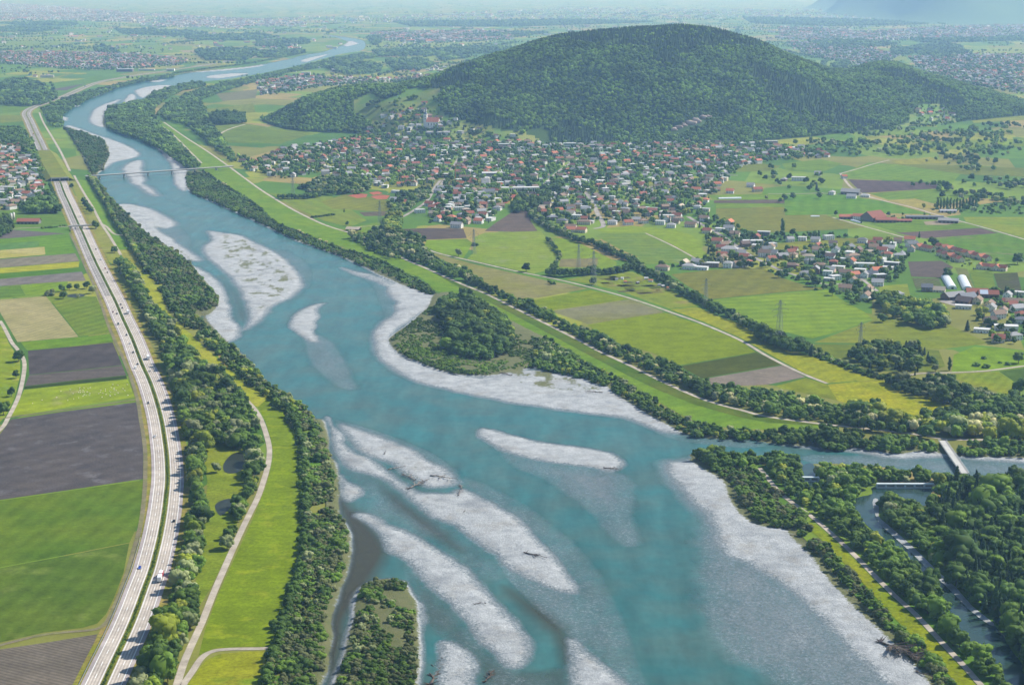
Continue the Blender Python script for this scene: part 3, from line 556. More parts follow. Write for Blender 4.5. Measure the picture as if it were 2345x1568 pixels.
FL('striped yellow green field below the right hand lane', [(2166,858),(2220,854),(2286,851),(2321,874),(2315,905),(2240,885)], '#95a03a', '#7f9636', stripe=(-30,10,0.12)); FL('dark green crop at the right edge', [(2288,850),(2345,842),(2430,838),(2430,900),(2345,880),(2322,873)], '#56743a')
FL('pale green clover pasture', [(1110,533),(1172,530),(1240,530),(1255,552),(1277,582),(1262,616),(1222,627),(1172,616),(1069,593),(1083,580),(1086,543)], '#8fa352', '#84a04a', patch=0.5, pc='#98a45e')
FL('bright green corner by the sprinkler', [(977,550),(1069,547),(1082,556),(1071,577),(1060,592),(1011,580),(972,565)], '#86a83c')
FL('dark brown ploughed field left of the pasture', [(909,525),(984,522),(1061,524),(1069,545),(976,549),(925,530)], '#6e6156', '#65594f')
FL('brown wedge field behind the pasture', [(1172,486),(1205,478),(1217,509),(1231,529),(1172,531),(1110,529),(1137,509)], '#7a6a5c', '#6e6156')
FL('green meadow with two pylons', [(1262,543),(1310,548),(1412,600),(1411,610),(1372,620),(1285,618),(1262,614),(1283,580)], '#8aa43c', '#7f9c3e'); FL('small tan field between the pylons', [(1284,593),(1370,591),(1367,613),(1280,611)], '#958e5e', z=0.15)
FL('blue green sown field beside the hamlet', [(1380,535),(1477,535),(1537,562),(1597,594),(1547,602),(1467,606),(1460,587),(1422,572),(1390,554),(1363,540)], '#6f8f5c', '#7d9650', patch=0.3, pc='#8a9a58')
FL('bright green meadow behind the sown field', [(1360,525),(1447,517),(1547,527),(1582,537),(1610,552),(1608,572),(1634,593),(1600,594),(1540,560),(1480,533),(1380,533)], '#8fa83e', '#86a23c')
FL('green strip below the village edge', [(1620,447),(1758,444),(1800,446),(1800,457),(1635,458)], '#7da040'); FL('dark bare strip behind the plastic tunnel', [(1636,459),(1800,457),(1800,466),(1634,465)], '#77685c')
FL('grey green drilled field', [(1640,477),(1796,474),(1906,497),(1984,521),(1894,527),(1759,533),(1690,525),(1640,500)], '#878a52', '#7d864e'); FL('green strip beside the barn road', [(1640,466),(1800,467),(1796,473),(1640,476)], '#7f9f42')
FL('broad mid green field in front of the farm', [(1796,446),(1884,444),(2021,460),(2134,491),(1980,487),(1909,491),(1798,493)], '#5f8f3e', '#6f9840')
FL('purple brown ploughed field', [(1942,411),(2050,415),(2149,419),(2144,432),(1974,442)], '#6c5c5a', '#655654')
FL('light green field behind the purple one', [(1926,398),(1990,372),(2100,380),(2200,398),(2182,418),(2050,413),(1941,409)], '#7a9a4a', '#6f9444'); FL('ripe yellow field', [(2040,459),(2095,456),(2140,475),(2115,478)], '#b4aa56'); FL('green field behind the poplars', [(1990,443),(2144,433),(2260,440),(2160,472),(2096,455),(2035,458)], '#7a9c48')
FL('brown strip beside the long farm lane', [(2052,533),(2246,522),(2286,534),(2118,546)], '#776560', '#6e5c56'); FL('deep green field at the right edge', [(2120,547),(2287,535),(2345,548),(2430,560),(2430,605),(2300,600),(2200,575),(2146,560)], '#5f8a3a', '#6f903e', patch=0.6, pc='#8d8a66')
FL('green farm meadow behind the lane', [(1990,512),(2080,505),(2205,508),(2245,521),(2052,532)], '#769a40')
FL('yellowish green field right of the farm', [(2206,497),(2345,497),(2430,505),(2430,548),(2345,545),(2212,508)], '#8f9e48', '#7f9a42')
FL('bare market garden bed', [(2079,599),(2156,597),(2184,612),(2152,636),(2087,633)], '#72665e', '#685c54', stripe=(20,8,0.12)); FL('striped vegetable beds', [(2089,637),(2150,638),(2158,660),(2098,662)], '#77705a', '#5e7440', stripe=(20,7,0.4))
FL('green vegetable rows behind the plastic tunnels', [(2186,612),(2215,616),(2232,662),(2195,630)], '#66803c', '#8a8a58', stripe=(15,5,0.4)); FL('striped green garden field', [(2218,618),(2272,624),(2282,668),(2236,664)], '#82983c', '#6f8c3a', stripe=(15,7,0.2)); FL('dark bed near the right edge', [(2275,626),(2330,624),(2340,668),(2288,665)], '#5c5650', '#566040', stripe=(15,6,0.25))
FL('light meadow patch inside the hamlet', [(2010,655),(2078,650),(2088,690),(2020,680)], '#8fa04a')
FL('tan field near the farm lane', [(1759,560),(1900,545),(2070,545),(2000,560),(1880,568),(1780,575)], '#8d9650')
# --- mid distance, both sides
FL('green field below the levee houses', [(590,440),(760,450),(840,505),(800,520),(740,505),(676,475),(626,447)], '#7d9a46', '#86964e'); FL('olive field by the tennis courts', [(735,462),(790,445),(880,455),(905,480),(870,485),(760,478)], '#8a934e'); FL('narrow brown strip near the lattice mast', [(822,486),(880,484),(905,487),(898,494),(834,495)], '#776a58')
FL('green field beside the shed', [(790,525),(905,500),(912,520),(850,535)], '#7fa040')
for i, (poly, c1) in enumerate([([(0,238),(75,238),(95,245),(40,256),(0,260)],'#6f9440'),([(0,264),(48,264),(52,278),(0,282)],'#86944e'),([(470,250),(560,240),(580,237),(585,258),(480,262)],'#84944a'),([(465,285),(560,283),(640,295),(720,305),(640,330),(560,325),(500,320)],'#7d9450'),([(470,325),(555,290),(640,300),(650,325),(560,328)],'#769048'),([(495,215),(590,205),(585,225),(510,232)],'#8a8a62'),([(395,225),(450,222),(445,255),(405,262)],'#7d9a4e'),
   ([(0,145),(50,143),(62,155),(30,166),(0,170)],'#6f9a46'),([(55,176),(95,170),(125,172),(90,180)],'#b4b45a'),([(110,180),(160,168),(185,165),(120,182)],'#8a9a58'),([(165,188),(230,172),(240,185),(200,192)],'#6a9448'),([(115,205),(165,197),(195,192),(150,208)],'#77706a'),([(0,95),(120,92),(220,110),(215,122),(60,128),(0,125)],'#84a050'),([(240,112),(300,104),(440,106),(440,118),(300,128)],'#7fa052'),([(140,82),(190,79),(200,83),(160,85)],'#c0a878'),([(410,116),(500,115),(490,121),(420,120)],'#b8a880'),([(870,95),(955,100),(1110,102),(1050,108),(860,106)],'#94ac5c'),([(905,130),(1050,125),(1090,130),(1020,140),(950,140)],'#92aa5c'),([(980,160),(1040,150),(1075,152),(1010,165)],'#8fa65a'),([(760,143),(860,135),(855,140),(770,146)],'#8aa658'),([(2210,118),(2300,108),(2345,110),(2345,124),(2215,125)],'#9aac5e'),([(2030,131),(2075,128),(2078,138),(2050,140)],'#8fa258'),([(1890,150),(1935,148),(1955,160),(1920,166)],'#90a25a'),([(2210,260),(2345,255),(2345,275),(2230,282)],'#93a04e'),([(2100,325),(2260,320),(2345,318),(2345,335),(2140,345)],'#86a048'),([(2240,322),(2300,318),(2320,330),(2260,335)],'#8aa838'),([(2040,368),(2130,360),(2180,372),(2060,378)],'#a4a656'),([(2040,375),(2200,380),(2345,385),(2345,405),(2210,400)],'#7d8a50'),([(1790,375),(1880,365),(1930,375),(1890,392),(1800,390)],'#7a9c48'),([(1600,375),(1720,372),(1790,380),(1760,392),(1650,395)],'#80904e')]):
    FL(['mid green','pale olive','soft green','dusty green','grassy','fresh green'][i % 6] + ' field in the hazy distance, patch ' + ['by the motorway bend','below the motorway wood','beside the poplar block','under the small wooded knoll','at the white farm lane','next to the drying yard','near the riverside wood','left of the far church','of ripe grain by the farm','beside the yellow grain','above the motorway','of bare soil by the motorway','of orchards left of the far village','right of the far village','of ripe corn on the far plain','of tan stubble by the far wood','behind the river bend','left of the hill crest','at the foot of the hill crest','opposite the river bend','right of the small far knoll','beside the small far knoll','between the two hills','right of the chapel','before the chapel wood','before the right edge grove','by the lone villa','along the right hand lane','behind the village end','beside the village end'][i], poly, c1)
# ================================================================== lanes, roads
LANE_M = field_mat('lane_gravel', '#d8cebe', '#cbc1b0', big=0.05, fine=0.1)
ASPH_M = field_mat('village_asphalt', '#c4beb6', '#b6b0a8', big=0.03, fine=0.08)
DARKT_M = field_mat('farm_track', '#9a9078', '#8a8a5c', big=0.06, fine=0.15)
def LANE(label, pts, w, mat=None, z=0.22, name='lane'):
    LANES_PX.append((pts, w))
    return add(name, ribbon_mesh(name, wline(pts), w/2, -w/2, mat or LANE_M, z), None, label, 'road', None, 'structure')
LANE('gravel lane along the foot of the west levee', [(395,1600),(405,1568),(425,1508),(462,1426),(490,1356),(525,1276),(550,1221),(572,1176),(590,1140),(602,1106),(614,1064),(617,1029),(611,999),(599,964),(584,938),(560,912)], 4.6)
LANE('paved lane turning off towards the riverside bushes', [(408,1600),(420,1568),(440,1538),(462,1506),(487,1491),(525,1486),(586,1485),(630,1483)], 4.2)
LANE('farm track round the wheat fields beside the motorway', [(-60,1492),(0,1477),(100,1453),(200,1443),(230,1436),(250,1416),(270,1371),(290,1316),(307,1258),(322,1201),(331,1126),(333,1050),(330,1009),(322,959),(315,916),(300,866),(282,821),(265,784),(247,742),(232,697),(217,657),(195,610),(180,575),(160,534)], 3.4, DARKT_M)
LANE('narrow field track below the sheep meadow', [(-60,972),(20,956),(160,937),(311,915)], 3.0, DARKT_M, 0.24)
LANE('pale lane winding along the western field edge', [(-60,1030),(0,984),(20,954),(42,909),(54,859),(55,826),(40,800),(27,784),(10,751),(0,735)], 4.2)
LANE('gravel lane on top of the east levee', [(375,280),(425,315),(475,347),(522,380),(586,427),(624,452),(674,482),(736,512),(786,529),(844,545),(890,572),(926,593),(986,619),(1061,652),(1111,672),(1172,702),(1222,727),(1272,752),(1335,784),(1372,804),(1447,839),(1522,876),(1597,909),(1647,926),(1697,939),(1758,954),(1884,971),(2009,984),(2109,996),(2159,1005),(2220,1007),(2290,1006)], 4.6)
LANE('narrow grey track on the river side of the levee', [(352,272),(375,292),(400,312),(430,342),(462,374)], 4.0)
LANE('straight paved field road east of the beige field', [(964,566),(1011,582),(1086,599),(1172,619),(1247,634),(1285,642),(1347,657),(1422,677),(1485,697),(1547,719),(1610,742),(1697,780),(1758,816),(1834,854),(1894,878)], 4.2)
LANE('diagonal path beside the blue green field', [(1478,534),(1540,563),(1602,597)], 3.0, None, 0.24)
LANE('main road leaving the village to the hamlet', [(1575,496),(1592,506),(1640,532),(1685,562),(1720,586),(1760,606),(1800,625)], 7, ASPH_M)
LANE('village street running down to the meadow', [(1340,440),(1355,459),(1370,492),(1382,517),(1360,524)], 8, ASPH_M)
LANE('road past the allotments into the village', [(1010,412),(996,429),(976,462),(936,489),(911,502)], 6, ASPH_M)
LANE('lane through the hamlet', [(1794,622),(1851,639),(1900,652),(1985,640)], 5, ASPH_M); LANE('lane between hamlet houses', [(1940,620),(1971,637),(2009,667)], 5, ASPH_M, 0.25)
LANE('long farm lane past the red roofed farm', [(1906,498),(1984,520),(2071,544)], 4.5); LANE('farm road running down to the poplars', [(1924,397),(1954,433),(2009,456),(2084,474),(2134,489)], 5); LANE('lane to the right edge past the riding barn', [(2134,489),(2204,508),(2270,526),(2345,548),(2430,572)], 4.5)
LANE('lane past the lone villa', [(1924,398),(1960,388),(2000,376),(2036,367)], 4.5, None, 0.24); LANE('pale lane to the nursery garden', [(2060,862),(2100,856),(2134,854),(2184,853),(2259,849),(2345,838),(2430,828)], 4.5); LANE('lane along the market garden', [(1759,444),(1830,444),(1884,442)], 4.0)
LANE('forked field lane below the knoll', [(488,318),(520,298),(562,285)], 6); LANE('lane past the pole shed', [(800,522),(830,519),(880,517)], 3.5); LANE('lane from overpass to levee', [(232,513),(245,520),(262,536),(290,539)], 4, None, 0.26); LANE('levee lane beside the bank trees', [(170,402),(176,414),(195,447),(212,474),(232,512),(250,539),(262,559),(277,584)], 4.2, None, 0.25)
LANE('levee lane north of the tunnel', [(90,258),(100,282),(118,312),(140,350),(160,392)], 5); LANE('lane under the red barn', [(-40,530),(27,524),(100,521),(158,519)], 4); LANE('shady lane on the lower right levee', [(1740,1072),(1759,1096),(1784,1126),(1821,1156),(1859,1183),(1909,1226),(1959,1273),(1996,1311),(2046,1361),(2096,1406),(2134,1446),(2171,1486),(2209,1526),(2246,1568),(2280,1605)], 4.0, None, 0.3)
FL('yellow green levee grass beside the shady lane', [(1852,1196),(1869,1200),(1909,1236),(1959,1283),(1996,1321),(2046,1371),(2096,1416),(2134,1456),(2171,1496),(2209,1536),(2236,1568),(2270,1610),(2230,1610),(2194,1568),(2134,1498),(2084,1450),(2034,1400),(1984,1342),(1934,1290),(1880,1234),(1845,1205)], '#98a026', '#84981e', fine=0.3)
LANE('long main street through the village', [(600,388),(700,374),(800,362),(900,354),(1000,357),(1150,363),(1300,372),(1450,385),(1600,398),(1690,402)], 7, ASPH_M, 0.23)
LANE('cross street below the school', [(1240,428),(1280,392),(1330,362),(1400,346)], 6, ASPH_M, 0.24); LANE('residential street at the village edge', [(1372,472),(1440,442),(1520,422),(1620,408)], 6, ASPH_M, 0.25); LANE('short street among the western houses', [(990,472),(1060,468),(1130,482)], 6, ASPH_M, 0.24); LANE('side street towards the crane', [(1005,430),(1030,395),(1050,362)], 6, ASPH_M, 0.26)
LANE('white farm lane at the foot of the plain', [(2009,456),(1960,447),(1884,443)], 4.0, None, 0.21)
# garden plots on the allotment meadow
PLOT = [field_mat('garden_plot', c, d, fine=0.3, fscale=0.6, stripe=(20, 2.4, 0.25)) for c, d in (('#6f6448', '#5c6a3a'), ('#8a8a40', '#74803a'), ('#a39a52', '#8c8c4c'))]
for i in range(34):
    u = random.uniform(1380, 1530); v = random.uniform(630, 672)
    if v < 628 + (u-1447)*0.38 or v > 652 + (u - 1372)*0.30: continue
    x, y, _ = g1(u, v); a, b = random.uniform(5, 11), random.uniform(4, 8); r = math.radians(20)
    q = [(x + sx*a*math.cos(r) - sy*b*math.sin(r), y + sx*a*math.sin(r) + sy*b*math.cos(r), 0.3) for sx, sy in ((-1,-1),(1,-1),(1,1),(-1,1))]
    sheet('garden_plot', None, PLOT[i % 3], label='small dug garden plot on the allotment meadow', cat='field', world_pts=np.array(q))['group'] = 'allotment garden plots'
# ponds and side channels
def POND(label, poly, m=None, z=0.28): return sheet('pond', poly, m or POND_M, z, label, 'pond', 'structure', 3)
POND('small dark pond among reeds in the tree belt', [(512,1062),(530,1040),(552,1036),(562,1050),(558,1072),(535,1083),(515,1080)]); POND('tiny dark pool below the reed pond', [(492,1158),(508,1145),(530,1142),(528,1160),(505,1180)])
POND('little pond beside the five trees', [(155,675),(180,672),(195,676),(180,681),(158,680)]); POND('pond behind the motorway wood', [(44,198),(60,194),(82,193),(76,200),(52,203)])
POND('turquoise pool below the long weir', [(2005,1112),(2128,1112),(2124,1145),(2115,1158),(2070,1140),(2040,1130),(2015,1142),(2005,1160),(2010,1182),(2026,1200),(2086,1252),(2136,1302),(2186,1348),(2223,1390),(2273,1428),(2293,1448),(2318,1490),(2347,1528),(2380,1600),(2330,1600),(2309,1568),(2284,1526),(2246,1488),(2196,1438),(2159,1363),(2121,1316),(2084,1283),(2034,1243),(1984,1201),(1957,1176),(1950,1150),(1965,1138),(1998,1130)], CHAN_M)
sheet('gravel_bank', [(2004,1140),(2014,1148),(2012,1180),(2030,1198),(2090,1250),(2140,1300),(2190,1345),(2228,1388),(2276,1426),(2266,1430),(2218,1394),(2180,1354),(2128,1306),(2080,1258),(2022,1206),(2006,1182),(1998,1150)], GRAVEL_M, 0.36, 'pale gravel edge along the turquoise side channel', 'gravel bank', 'structure', 2)
POND('turquoise inlet above the short weir', [(1838,1066),(1862,1062),(1874,1096),(1838,1096)], CHAN_M); POND('green inlet below the short weir', [(1838,1103),(1874,1103),(1872,1112),(1842,1112)], CHAN_M)
POND('hidden blue pool in the right hand wood', [(2070,1180),(2110,1178),(2120,1196),(2095,1200)], CHAN_M)
# ================================================================== motorway
MED_S = [(139,419),(147,442),(162,474),(179,512),(189,532),(202,562),(220,602),(235,632),(250,662),(265,692),(280,727),(295,759),(306,784),(325,834),(342,871),(357,914),(369,959),(376,999),(382,1046),(384,1096),(381,1134),(376,1176),(367,1226),(357,1268),(346,1308),(332,1346),(317,1388),(300,1431),(282,1471),(262,1513),(240,1561),(222,1600),(205,1640)]
MED_N = [(600,128),(532,139),(460,151),(400,160),(330,170),(270,180),(232,187),(200,198),(172,210),(147,221),(125,228),(105,236),(82,244),(66,252),(60,262),(67,277),(77,300),(92,332),(104,360),(120,388),(139,419)]
CONC_M = field_mat('motorway_concrete', '#efe6da', '#e2d9cd', big=0.02, fine=0.06, stripe=(80, 5.0, 0.05))
ASPHALT_M = field_mat('motorway_asphalt', '#b8b3ad', '#a9a5a0', big=0.02, fine=0.06)
SHOULDER_M = field_mat('motorway_shoulder', '#cfc5c3', '#c0b7b5', big=0.03, fine=0.06)
PAINT_M = plain('road_paint', '#e8e8e4', 0.6, 0.3, 0.05)
VERGE_M = field_mat('motorway_verge', '#b09c5c', '#8f964a', big=0.05, fine=0.25)
GRASSM_M = field_mat('median_grass', '#8a9058', '#7d8650', big=0.05, fine=0.3)
ws = resample(wline(MED_S, 6), 6.0); wnn = resample(wline(MED_N, 6), 6.0)
# direction of ws is towards the camera: left of travel (+) is east
MW = {}
def stripline(name, w, l, r, mat, z, parent=None, **kw): return add(name, ribbon_mesh(name, w, l, r, mat, z), parent, **kw)
cut = int(len(ws)*0.50)
kw = dict(cat='road', kind='structure')
stripline('verge', ws, 17.5, -17.5, VERGE_M, 0.18, label='dry yellowish verge along the motorway', cat='verge', kind='structure')
stripline('verge', wnn, 17.5, -17.5, VERGE_M, 0.17, label='dry verge along the far motorway bend', cat='verge', kind='structure')
east = stripline('motorway', ws, 12.8, 1.9, CONC_M, 0.34, label='pale concrete northbound carriageway on the east side', **kw)
west = stripline('motorway', ws[cut-1:], -1.9, -12.8, CONC_M, 0.35, label='pale concrete southbound carriageway of the near curve', **kw)
west2 = stripline('motorway', ws[:cut], -1.9, -12.8, ASPHALT_M, 0.34, label='grey asphalt southbound carriageway before the tunnel', **kw)
farm = stripline('motorway', wnn, 12.8, 1.9, ASPHALT_M, 0.33, label='far motorway carriageway nearer the river', **kw)
farm2 = stripline('motorway', wnn, -1.9, -12.8, ASPHALT_M, 0.33, label='far motorway carriageway away from the river', **kw)
stripline('median', ws, 1.9, -1.9, GRASSM_M, 0.42, label='grassy median with a low hedge between carriageways', cat='median', kind='structure')
stripline('median', wnn, 1.9, -1.9, GRASSM_M, 0.40, label='green median of the far motorway bend', cat='median', kind='structure')
for par, s, w_ in ((east, 1, ws), (west, -1, ws[cut-1:]), (west2, -1, ws[:cut])):
    stripline('shoulder', w_, 12.8*s, 10.4*s, SHOULDER_M, 0.42, par)
    stripline('edge_line', w_, 10.35*s, 10.0*s, PAINT_M, 0.48, par); stripline('edge_line', w_, 2.75*s, 2.45*s, PAINT_M, 0.48, par)
for par, s in ((farm, 1), (farm2, -1)): stripline('edge_line', wnn, 10.4*s, 10.0*s, PAINT_M, 0.48, par)
WEAR_M = field_mat('worn_wheel_track', '#d2c8bc', '#c4bab0', big=0.03, fine=0.08)
for par, s, w_ in ((east, 1, ws), (west, -1, ws[cut-1:])):
    for o_ in (3.6, 5.5, 7.3, 9.1): stripline('wheel_track', w_, (o_+.38)*s, (o_-.38)*s, WEAR_M, 0.40, par)
# lane dashes: the near ones are pieces of their own, the far ones one strip
arc = np.concatenate([[0], np.cumsum(np.linalg.norm(np.diff(ws[:, :2], axis=0), axis=1))])
dash_me = mesh('lane_dash', [(-3, -0.17, 0), (3, -0.17, 0), (3, 0.17, 0), (-3, 0.17, 0)], [(0, 1, 2, 3)], PAINT_M)
def at_arc(w, s_arc, off):
    a_ = np.concatenate([[0], np.cumsum(np.linalg.norm(np.diff(w[:, :2], axis=0), axis=1))])
    p = np.array([np.interp(s_arc, a_, w[:, k]) for k in range(2)]); q = np.array([np.interp(s_arc+1, a_, w[:, k]) for k in range(2)])
    t_ = (q-p)/np.linalg.norm(q-p); n_ = np.array([-t_[1], t_[0]]); return p + n_*off, math.atan2(t_[1], t_[0])
for par, s in ((east, 1), (west, -1)):
    far = MB()
    for k in range(int(arc[-1]/18)):
        (x, y), r_ = at_arc(ws, 5 + k*18, 6.4*s)
        if y < 1700 : add('lane_dash', dash_me, par, loc=(x, y, 0.49), rz=r_)
        else:
            c_, s_ = math.cos(r_), math.sin(r_); far.raw([(x + a*c_ - b*s_, y + a*s_ + b*c_, 0.49) for a, b in ((-3,-.2),(3,-.2),(3,.2),(-3,.2))], [(0,1,2,3)])
    far.build('far_lane_marking', PAINT_M, par, kind='stuff')
# guard rail along the near outer edge of the west carriageway, on posts
STEEL_M = plain('galvanised_steel', '#b9bcbc', 0.45, 0.5, 0.1, 1.0, 0.6)
CONCRETE_M = plain('bridge_concrete', '#b3b0a8', 0.9, 0.2, 0.12, 0.15)
DARKCON_M = plain('weathered_concrete', '#8f8d86', 0.9, 0.2, 0.15, 0.2)
def rail_line(w, off, z0, label, parent=None, h=0.8, post=6.0, name='guard_rail'):
    q = offset_line(w, off); b = MB()
    for i in range(len(q)-1): b.bar((q[i,0], q[i,1], z0+h), (q[i+1,0], q[i+1,1], z0+h), 0.16)
    qr = resample(q, post)
    o = thing(name, label, 'guard rail') if parent is None else parent
    b.build('rail', STEEL_M, o)
    pm = mesh('post', *_box_vf(0.07, 0.07, h), STEEL_M)
    for p_ in qr: add('post', pm, o, loc=(p_[0], p_[1], z0))
def _box_vf(a, b, h):
    m_ = MB().box(-a, a, -b, b, 0, h); return m_.v, m_.f
sel = ws[(ws[:, 1] < 1180)]
rail_line(sel, -13.6, 0.2, 'steel guard rail beside the near curve of the motorway', post=8.0)
# hedges: the median shrubs are one green mass
# ================================================================== bridges, tunnel, weirs
def obox(a, b, w, z0, z1, mat, name, parent, off=0.0):
    """box along the line a-b"""
    a = np.array(a[:2]); b = np.array(b[:2]); d = b-a; L = np.linalg.norm(d); d /= L; n_ = np.array([-d[1], d[0]])
    c = [a + n_*(off+w/2), a + n_*(off-w/2), b + n_*(off-w/2), b + n_*(off+w/2)]
    v = [(p_[0], p_[1], z0) for p_ in c] + [(p_[0], p_[1], z1) for p_ in c]
    f = [(0,1,2,3),(7,6,5,4),(0,4,5,1),(1,5,6,2),(2,6,7,3),(3,7,4,0)]
    me = mesh(name, v, f, mat); return add(name, me, parent)
def bridge(label, a, b, width, z, piers, rail=1.1, pier_w=2.0, name='bridge', girder=1.2, mat=None):
    A, B = np.array(g1(*a, z)), np.array(g1(*b, z)); o = thing(name, label, 'bridge')
    mat = mat or CONCRETE_M
    obox(A, B, width, z-0.5, z, mat, 'deck', o); obox(A, B, width*0.6, z-0.5-girder, z-0.503, DARKCON_M, 'girder', o)
    for s in (-1, 1):
        r_ = obox(A, B, 0.16, z+rail-0.14, z+rail, STEEL_M, 'railing', o, s*(width/2-0.2)); L = np.linalg.norm(B-A); n_ = max(2, int(L/9))
        d = (B-A)/L; nn = np.array([-d[1], d[0], 0])
        pm = mesh('railing_post', *_box_vf(0.06, 0.06, rail-0.15), STEEL_M)
        for k in range(n_+1):
            p_ = A + (B-A)*k/n_ + nn*s*(width/2-0.2); add('railing_post', pm, r_, loc=(p_[0], p_[1], z+0.002))
        obox(A, B, 0.4, z, z+0.25, mat, 'kerb', o, s*(width/2-0.55))
    d = (B-A)/np.linalg.norm(B-A)
    for f_ in piers:
        p_ = A + (B-A)*f_; n_ = np.array([-d[1], d[0], 0])*width*0.36
        obox(p_-n_, p_+n_, pier_w, -4.0, z-0.5-girder-0.003, mat, 'pier', o)
    return o
bridge('long slender road bridge on piers across the river', (196,403), (534,380), 8.5, 7.0, (0.09,0.25,0.41,0.57,0.73,0.88), girder=1.4)
bridge('narrow concrete overpass across the motorway', (157,517.5), (224,513.5), 5.0, 6.2, (0.06,0.46,0.94))
ob = bridge('curved looking light footbridge beside the lane fork', (2158,1008), (2210,1083), 7.0, 2.4, (0.5,), girder=0.9)
# covered stretch of the motorway
LID_M = field_mat('tunnel_lid_grass', '#7d8f4a', '#8f9452', big=0.03, fine=0.25)
tn = thing('motorway_tunnel', 'grass covered motorway tunnel with two dark portals', 'tunnel')
lidw = resample(wline([(98,352),(104,360),(112,374),(120,388),(130,404),(138,416)], 6), 8.0)
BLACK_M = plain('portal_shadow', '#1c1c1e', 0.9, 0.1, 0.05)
a_, b_ = offset_line(lidw, 16.5), offset_line(lidw, -16.5); n_ = len(a_)
v = np.concatenate([np.c_[a_[:, :2], np.full(n_, 7.2)], np.c_[b_[:, :2], np.full(n_, 7.2)]]); i_ = np.arange(n_-1)
add('grass_lid', mesh('grass_lid', v, np.stack([i_, i_+n_, i_+n_+1, i_+1], 1), LID_M), tn)
for side, q0, q1 in ((1, 16.5, 30.0), (-1, -16.5, -30.0)):
    a_, b_ = offset_line(lidw, q0), offset_line(lidw, q1)
    v = np.concatenate([np.c_[a_[:, :2], np.full(n_, 7.2)], np.c_[b_[:, :2], np.full(n_, 0.05)]])
    add('embankment', mesh('embankment', v, np.stack([i_, i_+n_, i_+n_+1, i_+1], 1), LID_M), tn)
for e, nb in ((lidw[-1], lidw[-2]), (lidw[0], lidw[1])):
    d = (e-nb)[:2]; d /= np.linalg.norm(d); n2 = np.array([-d[1], d[0]])
    w0, w1 = e[:2] + n2*17, e[:2] - n2*17
    obox(w0 + d*0.6, w1 + d*0.6, 1.2, 5.4, 8.0, CONCRETE_M, 'portal_beam', tn)
    for o_ in (-16.2, 0, 16.2): c_ = e[:2] + n2*o_ + d*0.6; obox(c_ - n2*0.8, c_ + n2*0.8, 1.15, 0.0, 5.39, CONCRETE_M, 'portal_pillar', tn)
    for o_ in (-8.1, 8.1): c_ = e[:2] + n2*o_ - d*14; obox(c_ - n2*7.4, c_ + n2*7.4, 0.4, 0.5, 5.4, BLACK_M, 'shade_panel', tn)  # near-black panel set inside each mouth, painted shade for the dark interior
    for o_ in (-16.6, 16.6): obox(e[:2] + n2*o_ - d*14, e[:2] + n2*o_, 0.5, 0.0, 7.1, DARKCON_M, 'side_wall', tn)
# weirs in the side channel
WEIR_M = plain('pale_weir_concrete', '#c4ccca', 0.8, 0.3, 0.1, 0.3)
def weir(label, a, b, n):
    A, B = np.array(g1(*a)), np.array(g1(*b)); o = thing('weir', label, 'weir')
    obox(A, B, 2.2, -1.5, 1.0, WEIR_M, 'sill', o); obox(A, B, 3.0, 3.4, 4.2, WEIR_M, 'walkway', o)
    for k in range(n+1):
        p_ = A + (B-A)*k/n; d = (B-A)/np.linalg.norm(B-A)*0.6; obox(p_-d, p_+d, 2.3, 1.003, 3.39, WEIR_M, 'pier', o)
    for k in range(n):
        p_ = A + (B-A)*(k+0.12)/n; q_ = A + (B-A)*(k+0.88)/n; obox(p_, q_, 0.3, 1.2, 3.0, DARKCON_M, 'gate_panel', o)
weir('long pale weir with six gates in the right hand wood', (2007,1118), (2138,1118), 6); weir('short pale weir at the mouth of the green inlet', (1837,1103), (1875,1103), 2)
# ================================================================== tree crowns
LEAF_K = 0.72
def leaf_mat(name, cols, trans=0.35, K=0.92):
    t = NT(name); r = t.new('ShaderNodeObjectInfo').outputs['Random']
    c = t.ramp(r, [(i/(len(cols)-1), lin(x)) for i, x in enumerate(cols)])
    n = t.noise(t.objco(), 0.9, 3, 0.7); c = t.mix(1.0, c, t.maprange(n, 0.3, 0.7, 0.7, 1.3), 'MULTIPLY')
    c = t.mix(1.0, c, t.maprange(t.noise(t.pos(), 0.009, 5, 0.6), 0.36, 0.64, 0.62, 1.42), 'MULTIPLY')
    c = t.mix(1.0, c, (K*1.06, K, K*0.7), 'MULTIPLY')
    t.color(c); t.b.inputs['Specular IOR Level'].default_value = 0.15; t.b.inputs['Roughness'].default_value = 0.7
    tl = t.new('ShaderNodeBsdfTranslucent'); t.set(tl.inputs[0], c); mx = t.new('ShaderNodeMixShader'); mx.inputs[0].default_value = trans
    t.set(mx.inputs[1], t.b.outputs[0]); t.set(mx.inputs[2], tl.outputs[0]); t.set(t.n['Material Output'].inputs[0], mx.outputs[0]); return t.m
LEAF = leaf_mat('leaves_broad', ['#55722f', '#668738', '#77963c', '#5c7838'])
LEAF_D = leaf_mat('leaves_dark', ['#46622f', '#527034', '#5c7a3a'])
LEAF_S = leaf_mat('leaves_silver', ['#93a07c', '#a4ae8e', '#84946a'])
LEAF_Y = leaf_mat('leaves_lime', ['#90a03a', '#a3ac46', '#86a03a'])
LEAF_G = leaf_mat('leaves_grey_scrub', ['#66724e', '#727c5a', '#7c8062', '#5a6a46'])
NEEDLE = leaf_mat('needles', ['#2c4630', '#365236', '#3e5a3c'], 0.15)
BLOOM = leaf_mat('blossom', ['#c4c6a4', '#d0cfae'])
BARK = plain('bark', '#5c4c3c', 0.95, 0.1, 0.25, 2.0)
